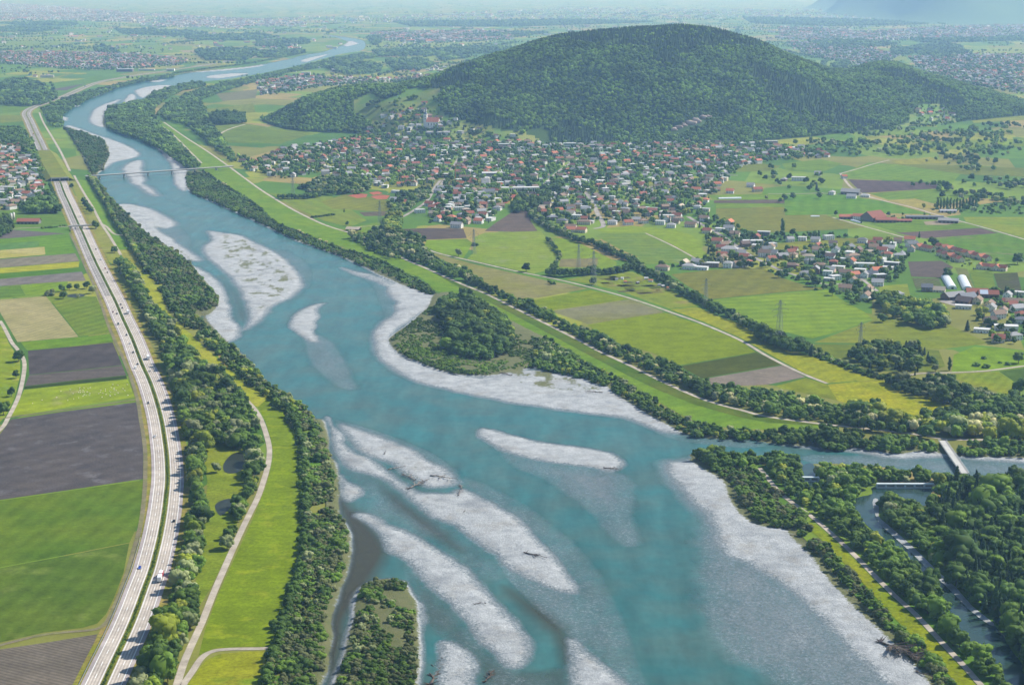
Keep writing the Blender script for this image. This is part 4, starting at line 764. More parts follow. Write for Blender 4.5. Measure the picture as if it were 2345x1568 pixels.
def ico(sub):
    bm = bmesh.new(); bmesh.ops.create_icosphere(bm, subdivisions=sub, radius=1.0)
    v = np.array([x.co[:] for x in bm.verts]); f = np.array([[y.index for y in x.verts] for x in bm.faces]); bm.free(); return v, f
ICO1, ICO2 = ico(1), ico(2)
def crown_mesh(name, mat, seed, w=0.42, h0=0.18, lobes=11, cards=260, card=0.055, shape='round', lod=2):
    """crown of height 1, standing on z=0; lumpy inner lobes with leaf sprays over them"""
    r = np.random.default_rng(seed); V = []; Fc = []; off = 0
    cs = []
    if shape == 'round':
        cs.append((0, 0, 0.58, w*0.72, 0.34))
        for k in range(lobes):
            a = r.uniform(0, 2*math.pi); z = r.uniform(h0+0.12, 0.84); rr = w*math.sqrt(max(0.05, 1-((z-0.52)/0.46)**2))*r.uniform(0.55, 0.8); s = r.uniform(0.13, 0.2)
            cs.append((rr*math.cos(a), rr*math.sin(a), z, s, s*r.uniform(0.75, 1.0)))
    elif shape == 'column':
        for k in range(lobes): z = 0.12 + 0.8*k/(lobes-1); s = w*(0.55+0.6*math.sin(math.pi*min(1, z*1.05)))*0.8; cs.append((r.uniform(-.3, .3)*w, r.uniform(-.3, .3)*w, z, s, 0.11))
    elif shape == 'shrub':
        for k in range(lobes):
            a = r.uniform(0, 2*math.pi); rr = w*math.sqrt(r.uniform(0, 1)); z = r.uniform(0.15, 0.75)*(1-0.5*rr/w); s = r.uniform(0.2, 0.3); cs.append((rr*math.cos(a), rr*math.sin(a), z, s, s*0.85))
    if shape == 'cone':
        n = 9; tiers = 7
        for k in range(tiers):
            z0 = 0.06 + 0.86*k/tiers; R = w*(1-z0)**0.85; hgt = 0.27*(1-0.45*k/tiers); b_ = len(V)
            ring = []
            for j in range(n*2):
                a = math.pi*j/n + k*0.7; q = R*(1.0 if j % 2 == 0 else 0.62)*r.uniform(0.85, 1.12); ring.append((q*math.cos(a), q*math.sin(a), z0 - (0.02 if j % 2 == 0 else -0.02)))
            V += ring + [(0, 0, min(1.0, z0+hgt))]; Fc += [(b_+j, b_+(j+1) % (2*n), b_+2*n) for j in range(2*n)]
        off = len(V)
    base = ICO2 if lod >= 2 else ICO1
    for (x, y, z, s, sz) in cs:
        v = base[0]*np.array([s, s, sz]); d = 1 + 0.26*r.standard_normal(len(v)).clip(-1.6, 1.6)[:, None]*0.6
        v = v*d + np.array([x, y, z]); V += v.tolist(); Fc += (base[1]+off).tolist(); off += len(v)
    for k in range(cards):
        if cs:
            x, y, z, s, sz = cs[r.integers(len(cs))]; d = r.standard_normal(3); d[2] = d[2]*0.8 + 0.25; d /= np.linalg.norm(d); p_ = np.array([x, y, z]) + d*np.array([s, s, sz])*r.uniform(0.9, 1.22)
        else: z = r.uniform(0.05, 0.92); a = r.uniform(0, 6.28); q = w*(1-z)**0.85*r.uniform(0.6, 1.12); p_ = np.array([q*math.cos(a), q*math.sin(a), z]); d = np.array([math.cos(a), math.sin(a), 0.2])
        if p_[2] < 0.03: continue
        u_ = np.cross(d, r.standard_normal(3)); u_ /= np.linalg.norm(u_)+1e-9; w_ = np.cross(d, u_) + 0.6*r.standard_normal(3); w_ /= np.linalg.norm(w_)+1e-9; c_ = card*r.uniform(0.6, 1.4)
        V += [(p_-u_*c_).tolist(), (p_+w_*c_*0.8).tolist(), (p_+u_*c_).tolist(), (p_-w_*c_*0.8).tolist()]; Fc += [(off, off+1, off+2), (off, off+2, off+3)]; off += 4
    return mesh(name, np.array(V), np.array(Fc), mat)
CROWN = {
 'oak1': crown_mesh('crown_oak', LEAF, 1, 0.44), 'oak2': crown_mesh('crown_ash', LEAF, 2, 0.38, lobes=13), 'oak3': crown_mesh('crown_alder', LEAF_D, 3, 0.34), 'oak4': crown_mesh('crown_maple', LEAF_D, 4, 0.46, lobes=14),
 'willow': crown_mesh('crown_willow', LEAF_S, 5, 0.42, cards=340, card=0.045), 'lime': crown_mesh('crown_lime', LEAF_Y, 6, 0.42), 'poplar': crown_mesh('crown_poplar', LEAF_D, 7, 0.13, shape='column', lobes=9, cards=200, card=0.03),
 'spruce': crown_mesh('crown_spruce', NEEDLE, 8, 0.2, shape='cone', cards=150, card=0.03), 'spruce2': crown_mesh('crown_fir', NEEDLE, 9, 0.25, shape='cone', cards=150, card=0.035),
 'shrub': crown_mesh('shrub_green', LEAF, 10, 0.5, shape='shrub', cards=200, card=0.08), 'scrub': crown_mesh('shrub_grey', LEAF_G, 11, 0.55, shape='shrub', cards=260, card=0.075), 'scrub2': crown_mesh('shrub_dark', LEAF_D, 12, 0.5, shape='shrub', cards=220, card=0.08), 'bloom': crown_mesh('shrub_bloom', BLOOM, 13, 0.45, cards=300, card=0.06), 'redbush': None,
 'far1': crown_mesh('crown_far', leaf_mat('leaves_mixed_wood', ['#55722f', '#668738', '#77963c', '#5c7838'], 0.35, 1.12), 14, 0.46, lobes=7, cards=60, card=0.1, lod=1), 'far2': crown_mesh('crown_far_dark', leaf_mat('leaves_dark_wood', ['#46622f', '#527034', '#5c7a3a'], 0.35, 1.0), 15, 0.44, lobes=8, cards=60, card=0.1, lod=1), 'farc': crown_mesh('crown_far_spruce', NEEDLE, 16, 0.24, shape='cone', cards=30, card=0.05, lod=1),
 'far3': crown_mesh('crown_far_green', leaf_mat('leaves_beech', ['#5a7a36', '#68893c', '#749244', '#5e7e3c'], 0.35, 1.12), 17, 0.5, lobes=9, cards=80, card=0.1, lod=1),
}
def trunk_mesh(seed, thick=0.028):
    b = MB(); r = random.Random(seed); b.bar((0, 0, -0.02), (0.01, 0, 0.22), thick, thick*0.8, 7); b.bar((0.01, 0, 0.22), (0, 0.01, 0.5), thick*0.8, thick*0.4, 6)
    for k in range(5):
        a = r.uniform(0, 6.28); z = r.uniform(0.18, 0.4); b.bar((0, 0, z), (0.2*math.cos(a), 0.2*math.sin(a), z+r.uniform(0.15, 0.3)), thick*0.45, thick*0.15, 5)
    return b.me('trunk', BARK)
TRUNK = [trunk_mesh(1), trunk_mesh(2), trunk_mesh(3)]
SLIM = trunk_mesh(4, 0.016)
# ------------------------------------------------------------------ scattering
TREES = []   # (x, y, z, height, proto, zone)
def scatter(poly, spacing, hr, protos, zone, z=0.0, keep=1.0, onhill=False, jitter=0.45, edge=0.0, world_poly=None):
    W = G(poly, z + (0.10 if zone in ('bank_bush', 'islet', 'islet_scrub', 'mouth_scrub', 'west_wood') else 0.26)*(hr[0]+hr[1])) if world_poly is None else np.asarray(world_poly); lo, hi = W.min(0), W.max(0)
    gx = np.arange(lo[0], hi[0], spacing); gy = np.arange(lo[1], hi[1], spacing)
    X, Y = np.meshgrid(gx, gy); X = X.ravel(); Y = Y.ravel()
    X = X + RNG.uniform(-jitter, jitter, len(X))*spacing; Y = Y + RNG.uniform(-jitter, jitter, len(Y))*spacing
    P_ = np.stack([X, Y], 1); k = inside(W[:, :2], P_) & (RNG.random(len(X)) < keep); P_ = P_[k]
    names = [p_[0] for p_ in protos]; pr_ = np.array([p_[1] for p_ in protos], float); pr_ /= pr_.sum()
    cl = fbm(P_[:, 0]/45, P_[:, 1]/45, 31, 2)
    ch = RNG.choice(len(names), len(P_), p=pr_); hh = RNG.uniform(hr[0], hr[1], len(P_))*(1 + 0.4*cl)*np.where(RNG.random(len(P_)) < 0.07, 1.45, 1.0)
    gp = fbm(P_[:, 0]/16, P_[:, 1]/22, 57, 2)
    zz_ = np.maximum(hill_z(P_[:, 0], P_[:, 1]), 0) if onhill else np.full(len(P_), z)
    for i in range(len(P_)):
        if gp[i] > {'islet': 0.2, 'islet_scrub': 0.18, 'bank_bush': 0.26, 'west_wood': 0.3}.get(zone, 0.36) and zone in ('bank_bush', 'islet', 'islet_scrub', 'west_wood', 'east_belt', 'mouth_scrub', 'east_bank', 'belt'): continue
        TREES.append((P_[i, 0], P_[i, 1], zz_[i], hh[i], names[ch[i]], zone))
def row(pts, spacing, hr, protos, zone, z=0.0, wob=1.5, rows=1, gap=6.0):
    w = resample(wline(pts, 5), spacing)
    for r_ in range(rows):
        q = offset_line(w, (r_-(rows-1)/2)*gap)
        for p_ in q:
            x = p_[0] + random.uniform(-wob, wob); y = p_[1] + random.uniform(-wob, wob)
            TREES.append((x, y, zat(x, y) if y > 3600 else z, random.uniform(*hr), random.choices([a[0] for a in protos], [a[1] for a in protos])[0], zone))
MIX = [('oak1', 3), ('oak2', 3), ('oak3', 2), ('oak4', 2.4), ('willow', 2.0), ('lime', 0.9)]
RIP = [('oak2', 2), ('oak3', 2.4), ('oak4', 2), ('willow', 2.0), ('shrub', 2), ('lime', 0.7)]
SCR = [('scrub', 5), ('scrub2', 3), ('shrub', 3), ('willow', 0.5)]
DRK = [('oak3', 4), ('oak4', 4), ('oak1', 2), ('spruce', 1)]
scatter([(263,592),(285,597),(307,622),(327,662),(350,692),(375,719),(400,749),(427,784),(450,812),(500,862),(545,898),(560,915),(585,960),(596,985),(590,1010),(560,1018),(515,1008),(470,1008),(462,1060),(466,1110),(468,1180),(455,1260),(442,1340),(450,1395),(425,1470),(405,1530),(390,1568),(375,1640),(290,1640),(322,1568),(345,1510),(372,1440),(392,1380),(410,1320),(422,1260),(433,1190),(437,1110),(432,1030),(420,960),(400,880),(389,840),(367,790),(341,730),(309,672),(283,625)], 6.8, (8, 14), MIX, 'belt')
scatter([(555,1020),(585,1000),(600,1040),(596,1080),(585,1110),(568,1150),(545,1210),(528,1250),(515,1255),(520,1200),(545,1150),(562,1100),(566,1050)], 6.5, (7, 12), MIX, 'belt', keep=0.75)
scatter([(205,407),(225,417),(250,454),(272,474),(307,509),(337,537),(375,562),(412,587),(440,614),(462,642),(490,674),(495,692),(475,719),(437,714),(400,714),(385,707),(372,674),(350,640),(322,594),(300,552),(275,512),(250,474),(225,442),(212,420)], 5.6, (4.5, 9), [('scrub', 4), ('scrub2', 3), ('oak3', 2), ('shrub', 2)], 'west_wood')
row([(206,406),(222,438),(245,474),(262,508),(290,545),(310,580),(330,612),(355,650),(375,690),(385,712)], 6, (7, 10), [('oak1', 2), ('oak3', 2), ('lime', 1), ('willow', 1)], 'west_wood')
scatter([(400,716),(440,717),(475,752),(512,783),(535,798),(586,851),(611,876),(649,904),(674,919),(694,926),(659,951),(636,934),(611,911),(586,901),(545,858),(500,816),(462,784),(425,750),(395,727)], 5.0, (3.5, 8), RIP, 'bank_bush')
scatter([(674,919),(694,926),(726,964),(739,996),(739,1034),(759,1059),(761,1109),(762,1176),(780,1190),(794,1221),(786,1288),(774,1326),(746,1388),(741,1451),(736,1513),(711,1568),(690,1640),(590,1640),(606,1568),(617,1538),(632,1483),(655,1413),(672,1351),(684,1316),(697,1251),(702,1201),(702,1134),(696,1084),(697,1034),(688,996),(663,969),(660,950)], 4.4, (3, 6.5), SCR, 'bank_bush', z=0.3)
row([(660,955),(688,998),(696,1040),(699,1100),(701,1150),(701,1205),(694,1262),(684,1320),(668,1370),(652,1425),(634,1484),(618,1540),(604,1580)], 5, (5, 9), [('oak3', 3), ('scrub2', 2), ('oak4', 1)], 'bank_bush', wob=1.0)
scatter([(838,1345),(869,1330),(917,1332),(929,1358),(947,1396),(950,1451),(950,1526),(941,1568),(930,1640),(750,1640),(778,1568),(806,1476),(821,1413),(825,1376)], 4.2, (2.6, 6), SCR, 'islet', z=0.8)
scatter([(430,394),(465,396),(500,420),(537,442),(586,474),(629,513),(686,536),(736,556),(786,575),(824,583),(911,624),(961,640),(996,672),(949,658),(911,635),(824,600),(736,566),(686,548),(586,503),(500,464),(443,440),(428,420)], 5.2, (3, 6.5), [('scrub2', 3), ('shrub', 3), ('oak3', 1), ('scrub', 1)], 'east_bank')
row([(467,395),(500,418),(537,441),(586,473),(629,513),(686,536),(736,556),(786,574),(824,584),(874,602),(911,624),(950,640),(985,665)], 7, (4.5, 7.5), [('oak3', 2), ('scrub2', 2), ('shrub', 2), ('bloom', 0.3)], 'east_bank')
scatter([(999,709),(1011,687),(1049,679),(1111,697),(1160,735),(1178,765),(1165,795),(1113,816),(1061,806),(1016,789),(1036,762),(1010,735)], 6.2, (9, 14), [('oak4', 4), ('oak3', 3), ('oak1', 2), ('lime', 0.6)], 'islet_wood', z=0.6)
scatter([(894,776),(936,744),(985,702),(1005,712),(1010,735),(1036,762),(1016,789),(1061,806),(1113,818),(1165,797),(1180,765),(1240,775),(1290,805),(1300,830),(1200,840),(1149,848),(1111,857),(1049,854),(1011,846),(938,818),(908,798)], 4.0, (1.6, 3.6), [('shrub', 4), ('scrub2', 3)], 'islet_scrub', z=0.6)
scatter([(1240,770),(1272,786),(1322,818),(1385,851),(1435,871),(1485,906),(1527,933),(1572,958),(1610,973),(1672,981),(1758,986),(1758,1004),(1722,999),(1640,999),(1597,992),(1560,977),(1505,947),(1472,927),(1422,897),(1392,882),(1347,859),(1272,847),(1215,830)], 5.2, (4, 8), [('oak3', 2), ('scrub2', 2), ('shrub', 3), ('oak2', 1.4), ('lime', 0.5), ('willow', 0.6)], 'east_bank', z=0.1)
scatter([(1758,984),(1820,982),(1889,978),(1954,986),(2084,998),(2142,1016),(2142,1024),(2084,1024),(2046,1028),(1959,1014),(1919,1021),(1859,1012),(1758,1004)], 5.5, (5, 9), [('oak1', 2), ('shrub', 3), ('oak3', 2)], 'east_bank')
scatter([(2178,1014),(2284,1012),(2420,1006),(2420,1040),(2345,1037),(2192,1033)], 5.5, (5, 9), [('oak1', 2), ('shrub', 3), ('oak3', 3)], 'east_bank')
E_MIX = [('oak1', 3), ('oak3', 3), ('shrub', 2), ('oak2', 2), ('bloom', 0.5), ('willow', 0.5)]
scatter([(846,532),(880,524),(911,527),(945,538),(976,547),(961,566),(1011,597),(1061,615),(1111,650),(1172,682),(1210,692),(1260,714),(1322,747),(1367,762),(1410,784),(1447,799),(1497,816),(1560,844),(1597,866),(1640,886),(1685,885),(1760,888),(1834,908),(1896,926),(1934,926),(1919,944),(1940,968),(1884,964),(1758,946),(1697,932),(1647,920),(1597,902),(1547,878),(1485,846),(1422,814),(1342,778),(1247,732),(1172,696),(1111,666),(1061,640),(986,612),(936,588),(899,590),(836,562),(800,540)], 6.2, (5, 10), E_MIX, 'east_belt')
scatter([(1934,926),(1996,926),(2021,942),(2084,960),(2121,950),(2184,946),(2209,960),(2345,952),(2420,950),(2420,1000),(2345,998),(2234,998),(2109,988),(2009,976),(1940,966)], 7.2, (9, 14), [('lime', 2.5), ('oak1', 3), ('oak4', 2), ('bloom', 1.0), ('willow', 1)], 'east_belt')
scatter([(2024,860),(2060,866),(2100,872),(2164,866),(2209,886),(2309,911),(2420,905),(2420,960),(2345,950),(2250,945),(2196,941),(2171,917),(2084,896),(2034,878)], 7.5, (7, 12), [('oak4', 3), ('oak3', 3), ('willow', 1.4), ('oak2', 2)], 'right_belt')
# lower right woods
scatter([(1592,1036),(1622,1033),(1660,1041),(1760,1044),(1812,1049),(1832,1072),(1836,1108),(1870,1112),(1900,1135),(1948,1152),(1954,1178),(1982,1203),(2032,1245),(2082,1285),(2119,1318),(2157,1365),(2194,1440),(2244,1490),(2282,1528),(2330,1600),(2300,1610),(2256,1566),(2218,1524),(2180,1484),(2143,1444),(2105,1404),(2055,1358),(2005,1308),(1968,1268),(1918,1220),(1868,1178),(1830,1152),(1794,1122),(1768,1092),(1735,1066),(1690,1060),(1640,1062)], 6.4, (6, 11), [('oak1', 3), ('oak2', 3), ('oak3', 2), ('oak4', 2), ('lime', 0.5)], 'mouth_wood')
scatter([(1596,1040),(1640,1064),(1690,1064),(1735,1070),(1768,1100),(1815,1156),(1850,1192),(1846,1206),(1870,1236),(1930,1296),(1980,1346),(2030,1404),(2080,1454),(2130,1500),(2190,1570),(2215,1610),(2185,1620),(2156,1566),(2112,1511),(2075,1474),(2045,1444),(2008,1411),(1958,1364),(1913,1314),(1883,1274),(1838,1231),(1813,1204),(1762,1199),(1726,1182),(1700,1152),(1688,1132),(1676,1099),(1626,1070)], 5.2, (3.5, 7), [('scrub', 2), ('shrub', 3), ('oak3', 1), ('oak2', 1.5)], 'mouth_scrub')
scatter([(1866,1064),(2009,1070),(2084,1080),(2171,1089),(2195,1093),(2160,1110),(2145,1150),(2128,1180),(2150,1230),(2190,1290),(2215,1340),(2250,1390),(2300,1440),(2330,1480),(2310,1484),(2280,1430),(2226,1384),(2188,1342),(2138,1296),(2088,1246),(2030,1192),(2018,1150),(2040,1134),(2070,1146),(2112,1170),(2130,1150),(2136,1120),(2010,1104),(1998,1128),(1965,1136),(1950,1148),(1905,1132),(1880,1104),(1876,1080)], 6.6, (7, 12), [('oak1', 3), ('oak2', 3), ('lime', 0.7), ('oak4', 2), ('willow', 0.8)], 'mouth_wood')
scatter([(2195,1094),(2221,1094),(2420,1102),(2460,1300),(2440,1600),(2390,1600),(2350,1530),(2322,1480),(2300,1440),(2250,1390),(2215,1340),(2190,1290),(2150,1230),(2128,1180),(2145,1150),(2160,1110)], 6.4, (9, 18), [('spruce', 4), ('spruce2', 5), ('oak4', 2.4), ('oak1', 1.4)], 'spruce_wood')
# north riverside woods
scatter([(242,258),(250,246),(300,236),(335,228),(352,212),(395,200),(425,192),(460,188),(470,196),(420,206),(385,222),(355,245),(350,268),(392,312),(430,350),(458,378),(432,384),(400,362),(362,337),(320,317),(275,303),(246,292)], 8, (7, 13), [('far2', 3), ('far1', 3)], 'north_wood')
scatter([(150,293),(195,304),(237,322),(248,355),(228,388),(212,398),(195,360),(172,325)], 7, (5, 9), [('far2', 3), ('scrub', 2)], 'north_wood'); scatter([(95,250),(130,232),(170,218),(215,206),(272,192),(330,180),(400,170),(395,176),(325,187),(275,199),(205,226),(165,248),(140,266),(146,288),(120,290),(105,270)], 9, (6, 11), [('far2', 3), ('far1', 2)], 'north_wood', keep=0.85)
row([(398,170),(470,160),(560,148),(640,134),(700,122)], 14, (6, 10), [('far2', 1), ('far1', 1)], 'far_tree', rows=2, gap=12)
scatter([(360,262),(385,235),(420,220),(470,200),(560,182),(700,150),(760,135),(830,122),(870,128),(760,150),(660,165),(590,185),(500,212),(460,228),(470,262),(455,285),(510,330),(530,355),(500,345),(450,305),(420,282),(385,275)], 9.5, (8, 14), [('far2', 3), ('far1', 3)], 'north_wood', keep=0.62)
# hedges and brooks on the plain
row([(1218,470),(1222,500),(1250,520),(1290,538),(1330,556),(1362,560),(1395,578),(1420,588),(1450,602),(1462,618),(1490,632),(1520,645),(1550,665),(1590,688),(1620,702),(1660,722),(1700,742),(1745,768),(1775,784)], 7, (6, 11), [('oak3', 3), ('oak4', 3), ('willow', 1), ('oak1', 1)], 'brook', rows=2, gap=6, wob=2.5)
row([(1775,784),(1850,802),(1890,822),(1940,842),(1985,858),(2030,868)], 6.5, (4, 8), [('willow', 2), ('shrub', 3), ('oak3', 2)], 'brook', rows=2, gap=5, wob=2); scatter([(1720,738),(1760,765),(1790,770),(1850,790),(1862,805),(1800,795),(1740,772)], 7, (9, 13), DRK, 'brook')
row([(1258,630),(1285,634),(1310,632),(1340,630),(1366,626)], 6.5, (9, 13), DRK, 'brook', rows=2, gap=6); row([(1375,630),(1410,626),(1450,616),(1470,612)], 6.5, (6, 11), DRK, 'brook', rows=2); row([(1255,552),(1268,568),(1280,590),(1272,608),(1262,620)], 8, (5, 9), RIP, 'brook')
scatter([(1215,452),(1240,440),(1280,415),(1290,425),(1258,452),(1232,472),(1218,476)], 8, (9, 14), DRK, 'brook'); scatter([(1172,468),(1200,448),(1218,470),(1205,478),(1180,482)], 8, (9, 13), DRK, 'brook')
scatter([(1925,820),(1950,796),(2000,786),(2060,782),(2110,790),(2140,810),(2150,830),(2110,850),(2060,850),(2030,842),(1990,842),(1960,820)], 8, (6, 12), DRK + [('willow', 1), ('lime', 0.6), ('spruce2', 2)], 'nursery', keep=0.6)
scatter([(2005,690),(2030,676),(2090,690),(2130,700),(2160,720),(2168,735),(2130,742),(2090,735),(2040,716)], 8.5, (10, 16), [('oak2', 3), ('oak1', 2), ('lime', 2), ('oak4', 2)], 'farm_grove')
# copses on the western side
scatter([(55,470),(85,456),(118,452),(132,470),(134,480),(58,482)], 7.5, (11, 15), DRK, 'west_copse'); row([(97,523),(125,521),(150,517)], 4, (3, 5), [('scrub2', 2), ('shrub', 2)], 'west_copse', rows=2, gap=4); scatter([(-30,505),(18,498),(30,515),(20,532),(-30,540)], 8, (9, 13), DRK, 'west_copse')
row([(162,530),(176,562),(190,598),(205,630),(218,655)], 5, (2.5, 4), [('scrub2', 3)], 'hedge'); row([(113,420),(124,445),(140,475),(156,512)], 6, (3, 5), [('scrub2', 3)], 'hedge')
scatter([(0,190),(30,180),(75,185),(130,212),(128,225),(100,235),(60,240),(0,236)], 11, (11, 17), [('far2', 3), ('far1', 2)], 'north_wood', keep=0.8); scatter([(0,290),(45,290),(62,305),(85,345),(92,372),(70,360),(40,335),(0,322)], 9, (8, 13), [('far2', 3), ('far1', 2)], 'village_tree', keep=0.55)
scatter([(478,262),(495,260),(560,262),(562,278),(490,282)], 9, (12, 16), [('far2', 1)], 'north_wood'); scatter([(440,250),(475,248),(470,262),(530,345),(545,372),(530,368),(480,315),(450,285)], 9, (7, 12), [('far2', 3), ('far1', 2)], 'north_wood', keep=0.7)
# copses on the east side near the levee
row([(640,455),(690,456),(730,452)], 6, (8, 11), DRK, 'brook', rows=2, gap=6); row([(717,499),(770,492)], 6, (4, 6), [('scrub2', 2), ('shrub', 1)], 'brook'); scatter([(880,520),(886,495),(905,485),(918,500),(915,525),(895,535)], 7, (10, 14), [('oak2', 2), ('lime', 2), ('oak3', 1)], 'brook')
scatter([(885,462),(920,440),(965,430),(990,425),(975,455),(940,478),(905,480)], 9, (8, 12), RIP, 'village_tree', keep=0.6); scatter([(690,425),(740,405),(820,410),(850,425),(830,440),(780,440),(720,445)], 9, (8, 13), RIP, 'village_tree', keep=0.6)
row([(1258,650),(1270,652)], 6, (6, 7), RIP, 'brook')
# right side groves on the plain before the hills
for cu, cv, n in [(2150,430,9),(2230,385,14),(2300,425,22),(2330,420,12),(1870,425,8),(1800,455,4),(2060,350,14),(2110,345,10),(2190,330,12),(2120,320,26),(2180,310,20),(2240,300,14),(2300,290,16),(2000,330,16),(1930,335,18),(1880,332,14),(2260,350,8),(2190,365,18),(2215,372,12),(2290,345,9),(2320,330,10),(1990,310,14),(2050,300,20),(2250,455,16),(2290,465,14),(2200,450,8),(2330,470,10),(1790,412,6),(1830,395,4)]:
    x0, y0, _ = g1(cu, cv)
    for k in range(n):
        x = x0 + random.gauss(0, 26); y = y0 + random.gauss(0, 40); TREES.append((x, y, zat(x, y), random.uniform(8, 15), random.choice(['oak1', 'oak4', 'oak3', 'oak2', 'willow']), 'grove'))
for k in range(64):
    u, v = random.uniform(1850, 2345), random.uniform(288, 358); x, y, z_ = ray_hit(u, v)
    for j in range(random.choice([2, 4, 6, 9])): xx, yy = x + random.gauss(0, 13), y + random.gauss(0, 20); TREES.append((xx, yy, zat(xx, yy), random.uniform(7, 14), random.choice(['far1', 'far2', 'far3']), 'grove'))
# ------------------------------------------------------------------ hill forest
lo, hi = hv.min(0), hv.max(0); gx = np.arange(lo[0], hi[0], 9.2); gy = np.arange(3600, 6200, 10.5); X, Y = np.meshgrid(gx, gy); X = X.ravel(); Y = Y.ravel()
X = X + RNG.uniform(-4, 4, len(X)); Y = Y + RNG.uniform(-4.5, 4.5, len(Y)); Z = hill_z(X, Y); c0 = CX + F*X/(Y*ct + CAM_H*st)
Yf, Yc, hc = (np.interp(c0, _cc, a) for a in _hp); tq = (Y-Yf)/np.maximum(Yc-Yf, 1)
P3 = np.stack([X, Y, Z], 1); pj = project(P3); k = (tq > -0.02) & (tq < 1.22) & (Z > 0.6) & (pj[:, 0] > 560) & (pj[:, 0] < 2460)
for M_ in MEADOWS + ROCKS: k &= ~inside(M_, pj)
k &= ~((pj[:, 0] > 830) & (pj[:, 0] < 1260) & (pj[:, 1] > 296) & (Z < 45) & (tq < 0.25))
con = fbm(X/140, Y/170, 41, 3) + 0.35*((pj[:, 1] < 110) & (pj[:, 0] > 1300)) > 0.30
con = con & (RNG.random(len(X)) < 0.85) | (RNG.random(len(X)) < 0.06)
FOREST = [(X[i], Y[i], Z[i]-0.4, (13 if con[i] else 10)*RNG.uniform(0.8, 1.25), ('farc' if con[i] else ('far1', 'far2', 'far3')[RNG.integers(3)]), 'forest') for i in np.nonzero(k)[0]]
# lone trees on the hill meadows
for (u, v) in [(843,246),(850,240),(865,238),(868,250),(905,238),(908,246),(940,228),(950,226),(1000,232),(1080,300),(1100,305),(935,262),(960,258),(880,258),(1010,300),(1120,310),(1190,300),(1195,306),(1202,300)]:
    for k_ in range(4):
        x, y, z_ = ray_hit(u + random.uniform(-6, 6), v + random.uniform(-2, 2)); TREES.append((x, y, z_, random.uniform(8, 12), random.choice(['far1', 'far2']), 'grove'))
# ------------------------------------------------------------------ far plain: tree lines and woods
FARW = [[(447,118),(500,112),(586,112),(586,126),(560,137),(470,136)],[(212,107),(235,104),(265,116),(275,122),(250,122),(220,118)],[(740,150),(850,142),(875,150),(870,162),(800,170),(760,160)],[(850,115),(1000,112),(1120,105),(1172,108),(1130,120),(1000,125),(870,128)],[(880,140),(960,135),(1000,145),(960,160),(900,155)],[(2095,103),(2150,96),(2200,105),(2218,120),(2180,130),(2120,128),(2085,118)],[(2040,112),(2085,108),(2090,122),(2045,126)],[(1900,150),(1930,140),(1945,145),(1925,160)],[(0,52),(120,50),(180,54),(170,58),(60,58)],[(260,66),(420,70),(480,75),(400,82),(280,76)],[(420,82),(586,76),(640,84),(560,92),(430,90)],[(0,62),(90,60),(150,66),(60,72),(0,72)],[(1000,128),(1060,122),(1075,130),(1010,138)],[(586,92),(700,88),(712,98),(640,108),(586,105)],[(586,118),(690,112),(700,120),(640,130),(590,130)],[(1060,80),(1180,72),(1260,74),(1172,86)],[(840,85),(868,82),(874,96),(858,104),(845,96)],[(1850,95),(1960,90),(2060,100),(1980,110),(1880,108)],[(2080,90),(2345,84),(2345,92),(2120,98)],[(1700,40),(2000,45),(2130,55),(1900,60),(1720,52)],[(900,50),(1300,45),(1500,50),(1200,60),(940,60)]]
for w_ in FARW:
    sp_ = 24 if w_[0][1] < 110 else 16; scatter(w_, sp_, (12, 20), [('far2', 3), ('far1', 2)], 'far_tree', keep=0.85)
fr = random.Random(3); FARP = []
for k in range(230):
    v = 30 + 150*fr.random()**1.5; u = fr.uniform(-40, 2380); x, y, _ = g1(u, v)
    if abs(u - 700) < 150 and 80 < v < 160 or (u < 560 and 150 < v < 190): continue
    L_ = fr.uniform(150, 700)*(1 + y/12000); a = fr.choice([0.25, -0.05, 0.1, 1.35, 1.5])+fr.uniform(-.12, .12); n_ = int(L_/(13 + y/900))
    for j in range(n_): s_ = (j/n_-0.5)*L_; FARP.append((x + s_*math.cos(a) + fr.gauss(0, 6), y + s_*math.sin(a) + fr.gauss(0, 8), fr.uniform(9, 17)))
for k in range(2600):
    v = 8 + 200*fr.random()**1.3; u = fr.uniform(-40, 2380); x, y, _ = g1(u, v)
    if 590 < u < 860 and 78 < v < 170 or 130 < u < 600 and 140 < v < 240: continue
    for j in range(fr.choice([1, 1, 2, 3, 5])): FARP.append((x + fr.gauss(0, 18), y + fr.gauss(0, 25), fr.uniform(8, 14)))
FARP = np.array(FARP); pq = project(np.c_[FARP[:, :2], np.zeros(len(FARP))])
FARP = FARP[(hill_z(FARP[:, 0], FARP[:, 1]) < 0.5) & ~inside(CORRIDOR, pq) & (FARP[:, 1] > 3300)]
TREES += [(x, y, 0, h_, fr.choice(['far1', 'far2', 'far2']), 'far_tree') for x, y, h_ in FARP]
